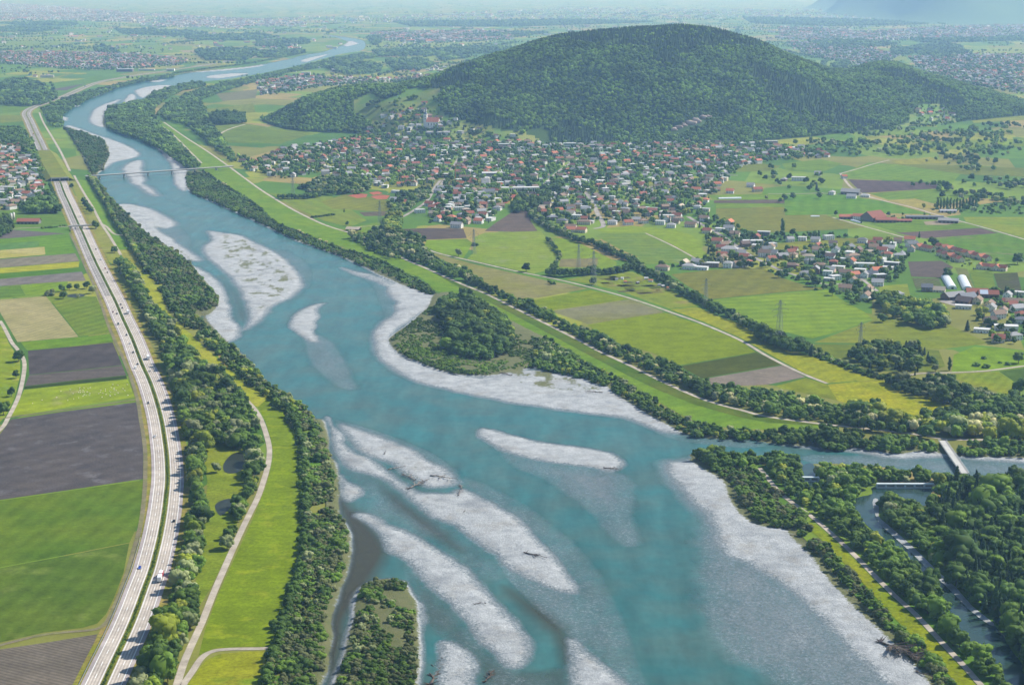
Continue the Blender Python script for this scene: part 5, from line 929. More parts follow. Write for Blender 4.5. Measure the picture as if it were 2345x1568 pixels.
# ================================================================== houses
def tile_mat(name, c):
    t = NT(name); p = t.objco(); c = lin(c)
    n = t.noise(p, 1.6, 4, 0.7); r = t.new('ShaderNodeObjectInfo').outputs['Random']
    w = t.new('ShaderNodeTexWave'); w.inputs['Scale'].default_value = 1.2; w.bands_direction = 'Z'; t.set(w.inputs['Vector'], p)
    f = t.math('MULTIPLY', t.maprange(n, 0.3, 0.7, 0.75, 1.2), t.maprange(w.outputs['Fac'], 0, 1, 0.88, 1.05)); f = t.math('MULTIPLY', f, t.maprange(r, 0, 1, 0.8, 1.15))
    t.color(t.mix(1.0, c, f, 'MULTIPLY')); t.b.inputs['Roughness'].default_value = 0.85; return t.m
def wall_mat(name, c, win=True):
    t = NT(name); p = t.objco(); c = lin(c); col = t.mix(1.0, c, t.maprange(t.noise(p, 0.5, 3), 0.3, 0.7, 0.9, 1.06), 'MULTIPLY')
    if win:   # windows too far away to pick apart
        s = t.new('ShaderNodeSeparateXYZ'); t.set(s.inputs[0], p); g = t.new('ShaderNodeNewGeometry'); 
        a = t.math('MODULO', t.math('ADD', t.math('ADD', s.outputs[0], s.outputs[1]), 60.0), 3.1); h = t.math('MODULO', s.outputs[2], 2.75)
        m = t.math('MULTIPLY', t.math('MULTIPLY', t.math('GREATER_THAN', a, 0.8), t.math('LESS_THAN', a, 2.1)), t.math('MULTIPLY', t.math('GREATER_THAN', h, 0.95), t.math('LESS_THAN', h, 2.25)))
        col = t.mix(m, col, lin('#4a4c50'))
    t.color(col); return t.m
ROOF = {k: tile_mat('roof_' + k, c) for k, c in dict(brown='#8e7866', darkbrown='#706058', red='#98604e', orange='#b87458', grey='#a2a1a0', darkgrey='#7a7c80', beige='#b4a692').items()}
WALLC = dict(white='#e4e2dc', cream='#d9cdb0', grey='#b9b8b4', yellow='#dcc98c', wood='#7d6550', pink='#d8b8a4', dark='#77716c')
WALL = {k: wall_mat('plaster_' + k, c, False) for k, c in WALLC.items()}; WALLW = {k: wall_mat('plaster_windowed_' + k, c, True) for k, c in WALLC.items()}
FLATR = plain('flat_roof_gravel', '#c9c8c4', 0.95, 0.1, 0.12, 0.5); GLASS = plain('window_glass', '#3c4650', 0.2, 0.6, 0.1); FRAME = plain('window_frame', '#e6e6e2', 0.7, 0.3, 0.04); BRICK = plain('chimney_brick', '#8c6c5c', 0.9, 0.2, 0.15, 2.0)
wb = MB(); wb.box(-0.7, 0.7, -0.06, 0.0, 0, 1.4, 1); wb.box(-0.58, 0.58, -0.1, -0.061, 0.12, 1.28, 0)
WIN_ME = wb.me('window', [GLASS, FRAME]); db = MB(); db.box(-0.55, 0.55, -0.08, 0, 0, 2.1, 0); DOOR_ME = db.me('door', [plain('door_wood', '#6a4a34', 0.7, 0.3)])
CH_ME = MB().box(-0.4, 0.4, -0.4, 0.4, 0, 1.9).me('chimney', [BRICK])
def gable(w, d, h, rise, ov=0.8):
    wl_ = MB(); x, y = w/2, d/2
    wl_.raw([(-x,-y,-0.4),(x,-y,-0.4),(x,y,-0.4),(-x,y,-0.4),(-x,-y,h),(x,-y,h),(x,y,h),(-x,y,h),(-x,0,h+rise),(x,0,h+rise)], [(0,1,5,4),(2,3,7,6),(1,2,6,9,5),(3,0,4,8,7),(4,5,9,8),(6,7,8,9)])
    s = rise/y; zo = h - ov*s; X = x+ov*0.8; Y = y+ov; th = 0.28; rf = MB()
    rf.raw([(-X,-Y,zo+.04),(X,-Y,zo+.04),(X,0,h+rise+.04),(-X,0,h+rise+.04),(-X,-Y,zo+th),(X,-Y,zo+th),(X,0,h+rise+th),(-X,0,h+rise+th),(X,Y,zo+.04),(-X,Y,zo+.04),(X,Y,zo+th),(-X,Y,zo+th)],
           [(3,2,1,0),(4,5,6,7),(0,1,5,4),(1,2,6,5),(3,0,4,7),(2,3,9,8),(7,6,10,11),(8,9,11,10),(2,8,10,6),(9,3,7,11)])
    return wl_, rf
def hip(w, d, h, rise, ov=0.8):
    wl_ = MB().box(-w/2, w/2, -d/2, d/2, -0.4, h); X, Y = w/2+ov, d/2+ov; k = max(0.2, w/2-d/2); rf = MB()
    rf.raw([(-X,-Y,h-.1),(X,-Y,h-.1),(X,Y,h-.1),(-X,Y,h-.1),(-X,-Y,h+.15),(X,-Y,h+.15),(X,Y,h+.15),(-X,Y,h+.15),(-k,0,h+rise),(k,0,h+rise)], [(3,2,1,0),(0,1,5,4),(1,2,6,5),(2,3,7,6),(3,0,4,7),(4,5,9,8),(5,6,9),(6,7,8,9),(7,4,8)])
    return wl_, rf
def flat(w, d, h):
    wl_ = MB().box(-w/2, w/2, -d/2, d/2, -0.4, h); rf = MB().box(-w/2-.4, w/2+.4, -d/2-.4, d/2+.4, h+.01, h+.4); rf.box(-w/2-.4, w/2+.4, -d/2-.4, -d/2-.1, h+.41, h+.7); rf.box(-w/2-.4, w/2+.4, d/2+.1, d/2+.4, h+.41, h+.7); rf.box(-w/2-.4, -w/2-.1, -d/2-.095, d/2+.095, h+.41, h+.69); rf.box(w/2+.1, w/2+.4, -d/2-.095, d/2+.095, h+.41, h+.69)
    return wl_, rf
HOUSES = []; HREC = []
def house(x, y, z, rz, w, d, h, kind, rise, roof, wall, base, zone, windows=True, name='house', cat='house', chimney=True, group=None):
    o = thing(name, base, cat, (x, y, z), rz, group)
    wl_, rf = gable(w, d, h, rise) if kind == 'g' else hip(w, d, h, rise) if kind == 'h' else flat(w, d, h)
    near_ = windows and y < 2750
    wl_.build('wall', (WALL if near_ or not windows else WALLW)[wall], o); r_ = rf.build('roof', FLATR if kind == 'f' else ROOF[roof], o)
    if chimney and kind != 'f': add('chimney', CH_ME, r_, loc=(w*0.2, d*0.12, h + rise*0.55))
    if near_:
        n_ = max(2, int(w/3.4)); fl = max(1, int(h/2.7))
        for k in range(fl):
            for j in range(n_):
                px_ = -w/2 + w*(j+0.5)/n_
                if k == 0 and j == n_//2: add('door', DOOR_ME, o, loc=(px_, -d/2-0.003, 0.0)); continue
                add('window', WIN_ME, o, loc=(px_, -d/2-0.003, 0.9+k*2.7))
            for j in range(2):
                for sx in (-1, 1): add('window', WIN_ME, o, loc=(sx*(w/2+0.003), d*(j-0.5)*0.5, 0.9+k*2.7), rz=sx*math.pi/2)
        if kind == 'g' and rise > 2.4 and d > 8:
            for sx in (-1, 1): add('window', WIN_ME, o, loc=(sx*(w/2+0.003), 0, h+0.1), rz=sx*math.pi/2)
    HOUSES.append((x, y)); HREC.append((o, base, zone, x, y)); return o
ROOFW = dict(brown='brown', darkbrown='dark brown', red='brick red', orange='orange', grey='grey', darkgrey='slate grey', beige='beige')
def hbase(kind, roof, wall, h):
    r_ = 'flat roofed' if kind == 'f' else ROOFW[roof] + (' hipped roof' if kind == 'h' else ' gable roof')
    s_ = 'tall ' if h > 6.5 else 'low ' if h < 4 else ''
    return f'{s_}{wall} {r_} house' if kind == 'f' else f'{s_}{wall} house with {r_}'
def C(col, rw): return (586.25*col, 392.0*rw)
def placed(cr, lst, zone):
    ox, oy = C(*cr)
    for it in lst:
        zx, zy, w, kind, roof, wall = it[:6]; h = it[6] if len(it) > 6 else 5.2; d = it[7] if len(it) > 7 else min(w*0.75, 10.5)
        x, y, z_ = g1(ox+zx/4, oy+zy/4); y += d*0.5; rz = math.radians(random.choice([-25, -20, -15, 65, -22, 20]) if w < 22 else random.choice([-12, -8, 5]))
        house(x, y, 0, rz, w, d, h, kind, {'g': d*0.36, 'h': d*0.3, 'f': 0}[kind], roof, wall, hbase(kind, roof, wall, h), zone)
placed((3,1), [(40,700,13,'f','',"white",6),(205,650,11,'g','grey','white'),(320,640,12,'f','','white',5.5),(440,655,13,'g','grey','white'),(560,630,15,'f','','white',6),(600,690,12,'g','darkbrown','white'),(625,760,13,'g','darkgrey','white',7),(455,750,14,'g','brown','white'),(215,770,13,'g','red','white'),(40,790,16,'g','darkgrey','white',7),(240,795,12,'h','brown','cream'),(35,830,12,'g','red','white'),(385,850,13,'h','darkgrey','white'),(575,815,13,'g','darkbrown','white',6),(665,830,17,'f','','grey',4.5),(785,825,20,'h','brown','cream',8),(830,750,16,'g','darkbrown','wood'),(870,660,14,'h','darkgrey','white'),(1010,660,13,'g','red','cream'),(975,725,14,'g','brown','cream'),(1110,735,17,'g','grey','white'),(1150,695,11,'f','','white',6),(1305,652,16,'g','orange','white'),(1325,697,17,'g','darkgrey','white'),(1095,790,15,'h','red','cream'),(1045,845,19,'f','','white',6.5),(770,855,15,'g','orange','white'),(650,912,17,'f','','cream',5.5),(900,882,27,'f','','white',5,11),(850,932,15,'f','','cream',4.5),(1005,940,16,'g','orange','white'),(1140,872,20,'f','','dark',5),(1105,905,14,'f','','dark',3.6),(220,895,19,'h','brown','wood'),(350,958,15,'h','grey','white',3.6),(555,960,12,'f','','white',6),(622,1000,14,'f','','white',5.5),(565,1010,13,'f','','grey',3.6),(720,962,16,'g','brown','white'),(800,978,12,'g','orange','cream'),(893,978,13,'g','grey','white'),(962,975,15,'g','darkgrey','white'),(785,1032,13,'g','brown','white'),(1012,1056,15,'g','grey','white',5.8),(715,1105,16,'g','brown','yellow',5.5),(925,1110,16,'g','brown','cream'),(905,1175,20,'g','brown','white')], 'hamlet')
placed((3,1), [(1465,1105,14,'g','darkgrey','wood',6),(1565,1110,18,'g','beige','cream',3.2),(1930,1216,16,'g','brown','cream'),(1800,1265,19,'f','','white',4),(2280,1235,24,'g','brown','cream',4.5,12),(2055,1285,14,'g','grey','white'),(2120,1352,15,'g','brown','white',6),(2295,1290,15,'g','grey','white'),(1970,1482,17,'f','','white',3.8),(2195,1462,26,'f','','white',5,13),(2265,1552,15,'h','grey','white',6),(2120,1572,14,'g','red','cream'),(2330,1400,14,'h','darkgrey','white'),(2200,1230,12,'g','red','cream'),(1190,1150,15,'h','grey','white',3.6)], 'right edge farm')
placed((3,1), [(840,446,20,'g','orange','white',6),(590,218,14,'h','grey','white'),(770,252,17,'g','grey','white',4.5),(895,242,16,'h','grey','white',3.8),(285,90,28,'f','','white',7,12),(150,92,15,'h','grey','wood',4),(460,40,13,'g','grey','white'),(700,1470-1400,11,'g','orange','white')], 'farm fields')
placed((2,1), [(340,232,20,'h','red','white'),(435,205,17,'g','grey','white',7),(480,242,16,'g','brown','white'),(370,450,16,'h','darkgrey','wood'),(310,396,13,'g','orange','cream'),(430,382,13,'g','orange','white'),(600,442,24,'f','','white',6.5),(680,372,15,'g','grey','white'),(920,492,15,'h','grey','white'),(1065,496,15,'g','red','white'),(1205,482,14,'h','brown','white'),(1360,492,15,'f','','white',6),(1460,522,14,'h','grey','white'),(1420,442,24,'f','','white',6.5),(1515,432,15,'g','red','white'),(1640,516,18,'g','brown','cream'),(1765,462,15,'g','brown','white',6),(1780,372,12,'f','','cream',5),(1700,352,12,'h','grey','white'),(1765,287,15,'h','orange','white'),(540,532,18,'g','brown','cream',4),(660,492,22,'h','brown','cream'),(545,562,14,'g','orange','cream'),(640,565,15,'g','orange','cream'),(870,360,16,'g','grey','white'),(815,272,14,'g','brown','cream'),(915,262,13,'f','','white',6),(840,205,15,'g','darkbrown','cream'),(960,455,13,'f','','white',5),(460,480,17,'h','darkgrey','cream'),(700,480,18,'f','','grey',4),(830,165,14,'g','red','white'),(1200,232,13,'g','red','cream'),(1180,140,16,'g','red','white'),(1280,235,16,'h','grey','white'),(1400,215,14,'g','grey','white'),(1690,195,17,'g','orange','white',6),(1880,140,15,'g','orange','white'),(2000,205,14,'g','orange','white'),(2250,190,18,'g','red','cream'),(2190,150,14,'g','grey','white')], 'village front')
placed((2,1), [(1910,556,14,'f','','white',5),(1990,552,16,'g','grey','white',6),(1995,492,17,'g','orange','cream'),(2045,602,15,'g','brown','cream'),(1790,572,13,'g','red','cream'),(2210,682,30,'f','','grey',7,12),(2310,592,19,'f','','dark',6),(1885,667,16,'g','red','cream'),(1950,692,14,'g','brown','white',3.8),(1998,748,24,'h','grey','white',5.5,14),(1820,882,24,'f','','wood',6),(1700,862,15,'g','grey','white'),(1625,902,18,'h','grey','white'),(1382,912,18,'h','brown','cream'),(1745,908,16,'f','','white',4),(1982,888,12,'h','grey','white',7),(2092,882,18,'g','brown','white'),(1930,832,20,'g','brown','cream',6.5),(2320,790,18,'g','brown','white',7),(2130,812,13,'g','red','cream')], 'main road')
placed((1,1), [(1500,387,17,'f','','white',6),(1690,382,15,'g','darkbrown','white'),(1735,417,12,'g','red','white'),(1670,462,14,'g','orange','white',6),(1790,447,14,'h','orange','white'),(1890,425,16,'h','darkgrey','cream'),(1838,522,19,'g','grey','white',6),(1958,412,13,'g','red','white'),(1952,352,16,'f','','white',6),(2085,337,13,'g','orange','wood',7),(2230,342,16,'g','brown','cream'),(1840,332,16,'h','brown','cream'),(1690,262,18,'g','darkbrown','white',4.5),(1590,322,16,'g','red','white'),(1700,185,15,'g','grey','white',7),(1950,235,12,'f','','white',6),(1880,262,15,'g','grey','white'),(1990,195,13,'g','brown','white'),(1845,235,14,'g','red','white'),(2130,218,22,'g','darkgrey','white',7),(2040,482,14,'g','orange','white'),(2080,425,14,'g','red','white'),(2160,402,16,'f','','cream',5),(2150,456,17,'f','','white',4.5),(2050,452,14,'g','grey','white',6),(1260,282,12,'g','grey','white'),(1350,302,15,'g','orange','cream',4),(1290,202,20,'f','','white',4),(1070,108,13,'g','darkgrey','white'),(1150,103,14,'g','darkbrown','white'),(1915,78,22,'g','brown','white'),(1640,45,16,'g','red','white',7),(2120,262,15,'g','grey','white'),(2210,362,14,'h','grey','white')], 'village west end')
placed((0,1), [(95,352,19,'h','brown','white',6.5),(135,312,14,'g','brown','white',6),(205,287,15,'g','brown','white',6.5),(240,232,17,'g','orange','white',6),(290,172,16,'g','red','cream',6),(330,142,15,'g','grey','white'),(65,187,30,'f','','cream',8.5,12),(60,62,15,'h','grey','white'),(105,92,16,'h','grey','cream'),(170,87,12,'g','grey','white',6)], 'western village')
placed((0,0), [(165,1402,15,'g','orange','white'),(90,1392,14,'h','grey','white'),(40,1512,18,'h','orange','cream'),(230,1482,17,'g','brown','white'),(215,1522,18,'g','red','cream'),(100,1562,16,'h','orange','white'),(15,1472,14,'g','brown','white'),(200,1560,15,'g','beige','white'),(20,1310,13,'f','','white',6)], 'western village')
# red row houses
def rowh(a, b, n, tag_):
    A, B = np.array(g1(*a)), np.array(g1(*b)); dr = B-A; rz = math.atan2(dr[1], dr[0])
    for k in range(n):
        p_ = A + dr*(k+0.5)/n; house(p_[0], p_[1]+4, 0, rz + random.choice([0, math.pi/2]), 10.5, 9, 5.2, 'g', 3.4, random.choice(['red', 'orange', 'red']), 'cream', f'brick red roofed house in the {tag_} of terraces', 'terraces')
rowh((2147,569),(2268,600),10,'upper row'); rowh((2150,584),(2206,603),5,'middle row'); rowh((2240,616),(2305,622),5,'lower row'); rowh((2100,570),(2140,578),3,'first short row')
# ------------------------------------------------------------------ barns and special buildings
def barn(u, v, w, d, h, rise, rz, roof, wall, label, name='barn', cat='barn', kind='g'):
    x, y, _ = g1(u, v); o = thing(name, label, cat, (x, y+d*0.4, 0), math.radians(rz)); wl_, rf = gable(w, d, h, rise, 1.0) if kind == 'g' else flat(w, d, h)
    wl_.build('wall', WALL[wall], o); rf.build('roof', ROOF[roof], o); n_ = max(2, int(w/6))
    for j in range(n_): add('gate', mesh('gate', *_box_vf(1.6, 0.05, 2.8), plain('barn_gate', '#4c4038', 0.8, 0.2)), o, loc=(-w/2 + w*(j+0.5)/n_, -d/2-0.06, 0))
    HOUSES.append((x, y)); return o
barn(64,513,36,16,4.5,4,0,'red','dark','long barn with a brick red roof in the western meadow'); barn(1944,502,30,11,4.5,3,-6,'orange','wood','long orange roofed shed at the left end of the farm'); barn(2003,506,34,26,6.5,9,38,'red','dark','big barn with a steep brick red roof at the farm'); barn(2030,510,34,13,5,3.5,-4,'red','wood','low red roofed barn beside the big farm barn'); barn(2070,509,26,11,3,2,-4,'red','dark','lowest red roofed shed of the farm'); barn(2118,502,62,10,4.5,1.2,-3,'darkgrey','dark','very long dark riding hall behind the sand yard'); barn(2174,511,32,16,4.5,3,-18,'grey','dark','grey roofed barn right of the sand yard')
barn(1950,446,34,18,5.5,5,-24,'grey','dark','large grey roofed barn at the farm road corner'); barn(2172,487,28,12,3.5,1.5,-3,'grey','grey','grey garden centre hall in front of the poplars'); barn(2187,686,28,17,4.5,4.5,24,'grey','wood','grey roofed barn beside the plastic tunnels'); barn(2216,689,22,16,4.5,5,24,'darkgrey','wood','dark roofed barn in the middle of the lower farm'); barn(2240,678,26,16,5,4,-8,'red','wood','red roofed barn behind the plastic tunnels'); barn(2211,696,18,14,4,4.5,-40,'darkbrown','wood','dark brown barn at the farm yard')
so = barn(2266,682,24,15,5,4,-8,'red','wood','barn with a pale solar roof at the lower farm')
add('solar_panel', MB().raw([(-11,-8.0,5.1),(-1,-8.0,5.1),(-1,-0.4,9.2),(-11,-0.4,9.2)], [(0,1,2,3)]).me('solar_panel', [plain('solar_glass', '#b9c4d0', 0.25, 0.6, 0.05)]), so)
sh = thing('open_shed', 'open pole shed with a grey roof beside the levee lane', 'shed', (*g1(810,528)[:2], 0), math.radians(-18)); _, rf = gable(22, 13, 3.2, 2.6, 1.0); rf.build('roof', ROOF['beige'], sh)
for sx in (-10, -3.3, 3.3, 10):
    for sy in (-6, 6): MB().bar((sx, sy, 0), (sx, sy, 3.2), 0.18).build('post', BARK, sh)
MB().box(-10.5, 10.5, 5.8, 6.1, 0, 3.0).build('back_wall', WALL['wood'], sh)
# plastic tunnels
PLAST = plain('tunnel_film', '#dfe3e4', 0.35, 0.5, 0.08, 0.4)
def polytunnel(a, b, w, h, label):
    A, B = np.array(g1(*a)), np.array(g1(*b)); L_ = np.linalg.norm(B-A); o = thing('polytunnel', label, 'greenhouse', tuple(A), math.atan2(*(B-A)[[1, 0]])); n = 12; v = []
    for x in (0, L_):
        for k in range(n+1): a_ = math.pi*k/n; v.append((x, -w/2*math.cos(a_), h*math.sin(a_)**0.8 if k not in (0, n) else 0))
    add('film_cover', mesh('film_cover', v, [(k, k+1, n+2+k, n+1+k) for k in range(n)], PLAST, None, True), o)
    for e, x in ((0, -0.02), (1, L_+0.02)): MB().raw([(x, -w/2*math.cos(math.pi*k/n), h*0.97*math.sin(math.pi*k/n)**0.8 if k not in (0, n) else 0) for k in range(n+1)], [tuple(range(n+1))]).build('end_wall', PLAST, o); MB().box(x-0.06, x+0.06, -1.5, 1.5, 0, 2.6).build('door', GLASS, o)
    for k in range(int(L_/6)+1):
        b_ = MB()
        for j in range(n): a0, a1 = math.pi*j/n, math.pi*(j+1)/n; b_.bar((min(k*6, L_), -w/2*1.01*math.cos(a0), h*1.01*max(0, math.sin(a0))**0.8), (min(k*6, L_), -w/2*1.01*math.cos(a1), h*1.01*max(0, math.sin(a1))**0.8), 0.07)
        b_.build('hoop', STEEL_M, o)
polytunnel((2181,662),(2165,636),12,4.6,'left of the two white plastic tunnels'); polytunnel((2216,664),(2203,637),12,5,'right of the two white plastic tunnels'); polytunnel((1645,456),(1697,455),7,3,'long low white plastic tunnel on the village edge'); polytunnel((2064,846),(2090,836),7,3,'glass roofed tunnel in the nursery garden'); polytunnel((1950,505),(1972,511),5,2.2,'short white plastic tunnel beside the farm lane'); polytunnel((1856,496),(1877,496),5,2,'row of white wrapped bales on the field edge')
# church on the slope
def church(u, v, label, s=1.0, roof='orange', rz=-12, ground=False):
    x, y, z_ = g1(u, v) if ground else ray_hit(u, v); o = thing('church', label, 'church', (x, y, z_), math.radians(rz)); o.scale = (s, s, s)
    wl_, rf = gable(26, 15, 11, 8, 0.7); nv = wl_.build('nave', WALL['white'], o); rf.build('nave_roof', ROOF[roof], o)
    MB().box(13.02, 19, -5, 5, -2, 8).build('choir', WALL['white'], o); MB().raw([(13.02,-5.5,8),(19.6,-5.5,8),(19.6,5.5,8),(13.02,5.5,8),(13.02,0,13)], [(3,2,1,0),(0,1,4),(1,2,4),(2,3,4),(3,0,4)]).build('choir_roof', ROOF[roof], o)
    MB().box(-20, -13.02, -3.4, 3.4, -2, 26).build('tower', WALL['white'], o); q = 3.9; sp = MB(); sp.raw([(-20.4,-q,26.01),(-12.6,-q,26.01),(-12.6,q,26.01),(-20.4,q,26.01),(-18,-1.6,31),(-15,-1.6,31),(-15,1.6,31),(-18,1.6,31),(-16.5,0,48)], [(3,2,1,0),(0,1,5,4),(1,2,6,5),(2,3,7,6),(3,0,4,7),(4,5,8),(5,6,8),(6,7,8),(7,4,8)]); sp.build('spire', plain('spire_slate', '#7a848e', 0.6, 0.4), o)
    for zz_ in (20, 15): MB().box(-17.3, -15.7, -3.5, -3.42, zz_, zz_+3).build('belfry_window', GLASS, o)
    for k in range(4): MB().box(-9+k*6, -7.4+k*6, -7.62, -7.53, 3, 8).build('nave_window', GLASS, o)
    HOUSES.append((x, y)); return o
church(992,291,'white village church with tall slate spire and orange roof on the slope',1.2); church(104,131,'hazy church with a pointed spire in the far western village',0.9,'red',10,True); church(2168,277,'white chapel with stepped gable below the right hand wood',0.55,'red',20)
# long school building
sc = thing('school_building', 'long white flat roofed school with dark window bays', 'school', (*g1(1192,440)[:2], 0), math.radians(4)); wl_, rf = flat(72, 17, 9); wl_.build('wall', WALL['white'], sc); rf.build('roof', FLATR, sc)
bay = mesh('window_bay', *_box_vf(1.2, 0.06, 5.5), GLASS)
for k in range(20): add('window_bay', bay, sc, loc=(-34+k*3.6, -8.57, 2))
HOUSES += [(g1(1192, 440)[0]+dx, g1(1192, 440)[1]) for dx in (-30, -10, 10, 30)]
def hall(u, v, w, d, h, label, wall='white', rz=0, hillside=False, band=2):
    x, y, z_ = ray_hit(u, v); o = thing('hall', label, 'building', (x, y+d/2, z_), math.radians(rz)); wl_, rf = flat(w, d, h); wl_.build('wall', WALL[wall], o); rf.build('roof', FLATR, o)
    for k in range(band): MB().box(-w*0.46, w*0.46, -d/2-0.09, -d/2-0.01, 1.2+k*h/band, 1.2+k*h/band+h/band*0.45).build('window_band', GLASS, o)
    HOUSES.append((x, y)); return o
hall(1130,407,46,22,9,'blue grey office block above the orange crane site','grey',3); hall(1305,338,30,14,10,'white terraced block under the wood edge','white'); hall(1360,339,30,12,7,'long grey hall below the wood edge','grey'); hall(1158,340,44,14,10,'cream three storey house below the hill meadow','cream'); hall(1765,330,36,12,7,'orange cream building at the foot of the wood','cream'); hall(775,165,60,25,12,'wide grey factory hall behind the northern wood','grey',2,band=1); hall(700,174,38,24,14,'dark cube shaped factory','grey',band=1); hall(285,165,70,30,12,'dark brown factory block by the far motorway','dark',band=1); hall(335,162,70,20,5,'factory hall with a turquoise green roof','grey',band=1); hall(390,163,34,20,9,'white industrial hall beside the far river','white',band=1); hall(665,165,50,24,8,'white factory hall with a chimney','white',band=1); hall(720,157,50,18,7,'pale factory roof near the river','white',band=1); hall(620,209,56,16,5,'row of white greenhouses upstream','white',band=1); hall(985,300-2,20,9,5,'flat grey hall below the church','grey',hillside=True,band=1); hall(1015,408,30,14,8,'shell of a new building with orange formwork beneath the crane','pink',band=2)
# tennis courts and running track
CLAY = field_mat('clay_court', '#c8785c', '#bd7056', big=0.05, fine=0.06)
for i, q in enumerate([[(797,448),(822,443),(842,445),(838,452),(818,454)],[(845,441),(866,438),(877,443),(855,447)],[(848,450),(872,446),(893,448),(886,456),(862,456)]]): sheet('tennis_court', q, CLAY, 0.2, ['left', 'upper', 'lower'][i] + ' orange clay tennis court between field and trees', 'tennis court')
sheet('running_track', [(1146,464),(1168,446),(1180,442),(1184,448),(1160,466)], CLAY, 0.2, 'orange running track beside the school', 'running track')
sheet('sand_yard', [(2115,508),(2160,504),(2205,509),(2168,515),(2120,515)], field_mat('yard_sand', '#bfae92', fine=0.1), 0.2, 'pale sand riding yard between barns', 'yard'); sheet('farm_yard', [(2150,690),(2180,680),(2230,690),(2200,704)], ASPH_M, 0.2, 'grey paved yard of the lower farm', 'yard')
# crane
cr = thing('tower_crane', 'orange tower crane in the middle of the village', 'crane', (*g1(1043,413)[:2], 0), 0.3); YEL = plain('crane_orange', '#d98a3c', 0.5, 0.4)
b = MB(); b.bar((0,0,0),(0,0,30),0.6,0.6,4); b.build('mast', YEL, cr); MB().bar((-9,0,28.5),(26,0,28.5),0.5,0.35,4).build('jib', YEL, cr); MB().box(-9,-6.5,-0.8,0.8,26.6,28).build('counterweight', CONCRETE_M, cr); MB().bar((0,0,30),(0,0,34),0.4,0.1,4).build('apex', YEL, cr)
# silos by the red barn
for i, (u, v) in enumerate([(26,505),(32,503)]):
    x, y, _ = g1(u, v); o = thing('silo', ['left pale silo beside the red roofed barn', 'right pale silo beside the red roofed barn'][i], 'silo', (x, y, 0)); b = MB(); b.bar((0,0,0),(0,0,11),2,2,12); b.build('shell', plain('silo_concrete', '#c4beb2', 0.8, 0.2), o, True); b = MB(); b.bar((0,0,11.01),(0,0,12.6),2.1,0.3,12); b.build('dome', STEEL_M, o)
# ------------------------------------------------------------------ filling the villages
LW = [(resample(wline(p_, 4), 4.0), w_) for p_, w_ in LANES_PX]; LWP = np.concatenate([a[0][:, :2] for a in LW])
def fill(poly, spacing, keep, zone, hillside=False):
    W = np.array([ray_hit(*q) for q in poly]); lo, hi = W.min(0), W.max(0); out = []
    gx, gy = np.meshgrid(np.arange(lo[0], hi[0], spacing), np.arange(lo[1], hi[1], spacing*1.15)); P_ = np.stack([gx.ravel(), gy.ravel()], 1) + RNG.uniform(-.36, .36, (gx.size, 2))*spacing
    P_ = P_[inside(W[:, :2], P_) & (RNG.random(len(P_)) < keep)]; Z_ = np.maximum(hill_z(P_[:, 0], P_[:, 1]), 0); pp = project(np.c_[P_, Z_]); ok_ = np.ones(len(P_), bool)
    for f_ in FIELDS_PX[:95]: ok_ &= ~inside(f_, pp)
    for (x, y), z_ in zip(P_[ok_], Z_[ok_]):
        if np.min((LWP[:, 0]-x)**2 + (LWP[:, 1]-y)**2) < 90 or np.min(((np.array(HOUSES) - (x, y))**2).sum(1)) < (spacing*0.72)**2: continue
        HOUSES.append((x, y)); out.append((x, y, float(z_), zone))
    return out
V_MAIN = [(590,372),(640,345),(760,328),(840,300),(880,262),(935,245),(1010,262),(1060,285),(1120,300),(1240,330),(1420,332),(1600,330),(1710,325),(1790,335),(1880,345),(1895,362),(1760,372),(1700,385),(1690,400),(1640,425),(1640,445),(1615,470),(1600,500),(1540,515),(1400,512),(1380,505),(1330,520),(1300,530),(1240,500),(1228,462),(1190,440),(1150,480),(1125,512),(1040,518),(985,512),(985,480),(1000,440),(985,425),(880,432),(760,402),(700,402),(650,412),(560,392),(545,360)]
allh = fill(V_MAIN, 25.5, 0.64, 'main village') + fill([(1620,540),(1700,545),(1800,548),(1900,548),(2060,548),(2090,575),(2070,600),(2060,640),(2010,650),(1950,640),(1880,640),(1800,622),(1740,612),(1640,612),(1500,614),(1530,604),(1610,600)], 26, 0.6, 'hamlet') + fill([(2240,680),(2345,670),(2400,680),(2400,800),(2300,790),(2260,770),(2240,720)], 26, 0.6, 'right edge farm') + fill([(-30,330),(70,330),(85,380),(95,420),(110,455),(70,455),(20,490),(-30,480)], 25, 0.8, 'western village') + fill([(0,440),(60,440),(60,480),(0,490)], 25, 0.5, 'western village') + fill([(2095,245),(2160,245),(2190,270),(2190,282),(2120,288)], 30, 0.5, 'chapel slope') + fill([(880,228),(930,215),(990,225),(1000,250),(935,250)], 30, 0.35, 'hill meadow')
allh.sort(key=lambda t_: t_[1])
LIMIT = 300 - len(HREC)
RK = ['brown', 'brown', 'darkbrown', 'red', 'grey', 'grey', 'brown', 'darkgrey', 'red', 'beige']; WK = ['white', 'white', 'white', 'cream', 'cream', 'grey', 'wood', 'yellow', 'pink']
for k, (x, y, z_, zn) in enumerate(allh[:LIMIT]):
    kind = random.choices('ghf', [6, 2, 2.2])[0]; roof, wall = random.choice(RK), random.choice(WK); w = random.uniform(11, 17); h = random.choice([3.6, 5.3, 5.3, 5.5, 6.8]); d = random.uniform(8.5, 11)
    house(x, y, z_, math.radians(random.choice([-25, -20, -10, 62, 70, 15, -18])), w, d, h, kind, d*(0.36 if kind == 'g' else 0.3), roof, wall, hbase(kind, roof, wall, h), zn)
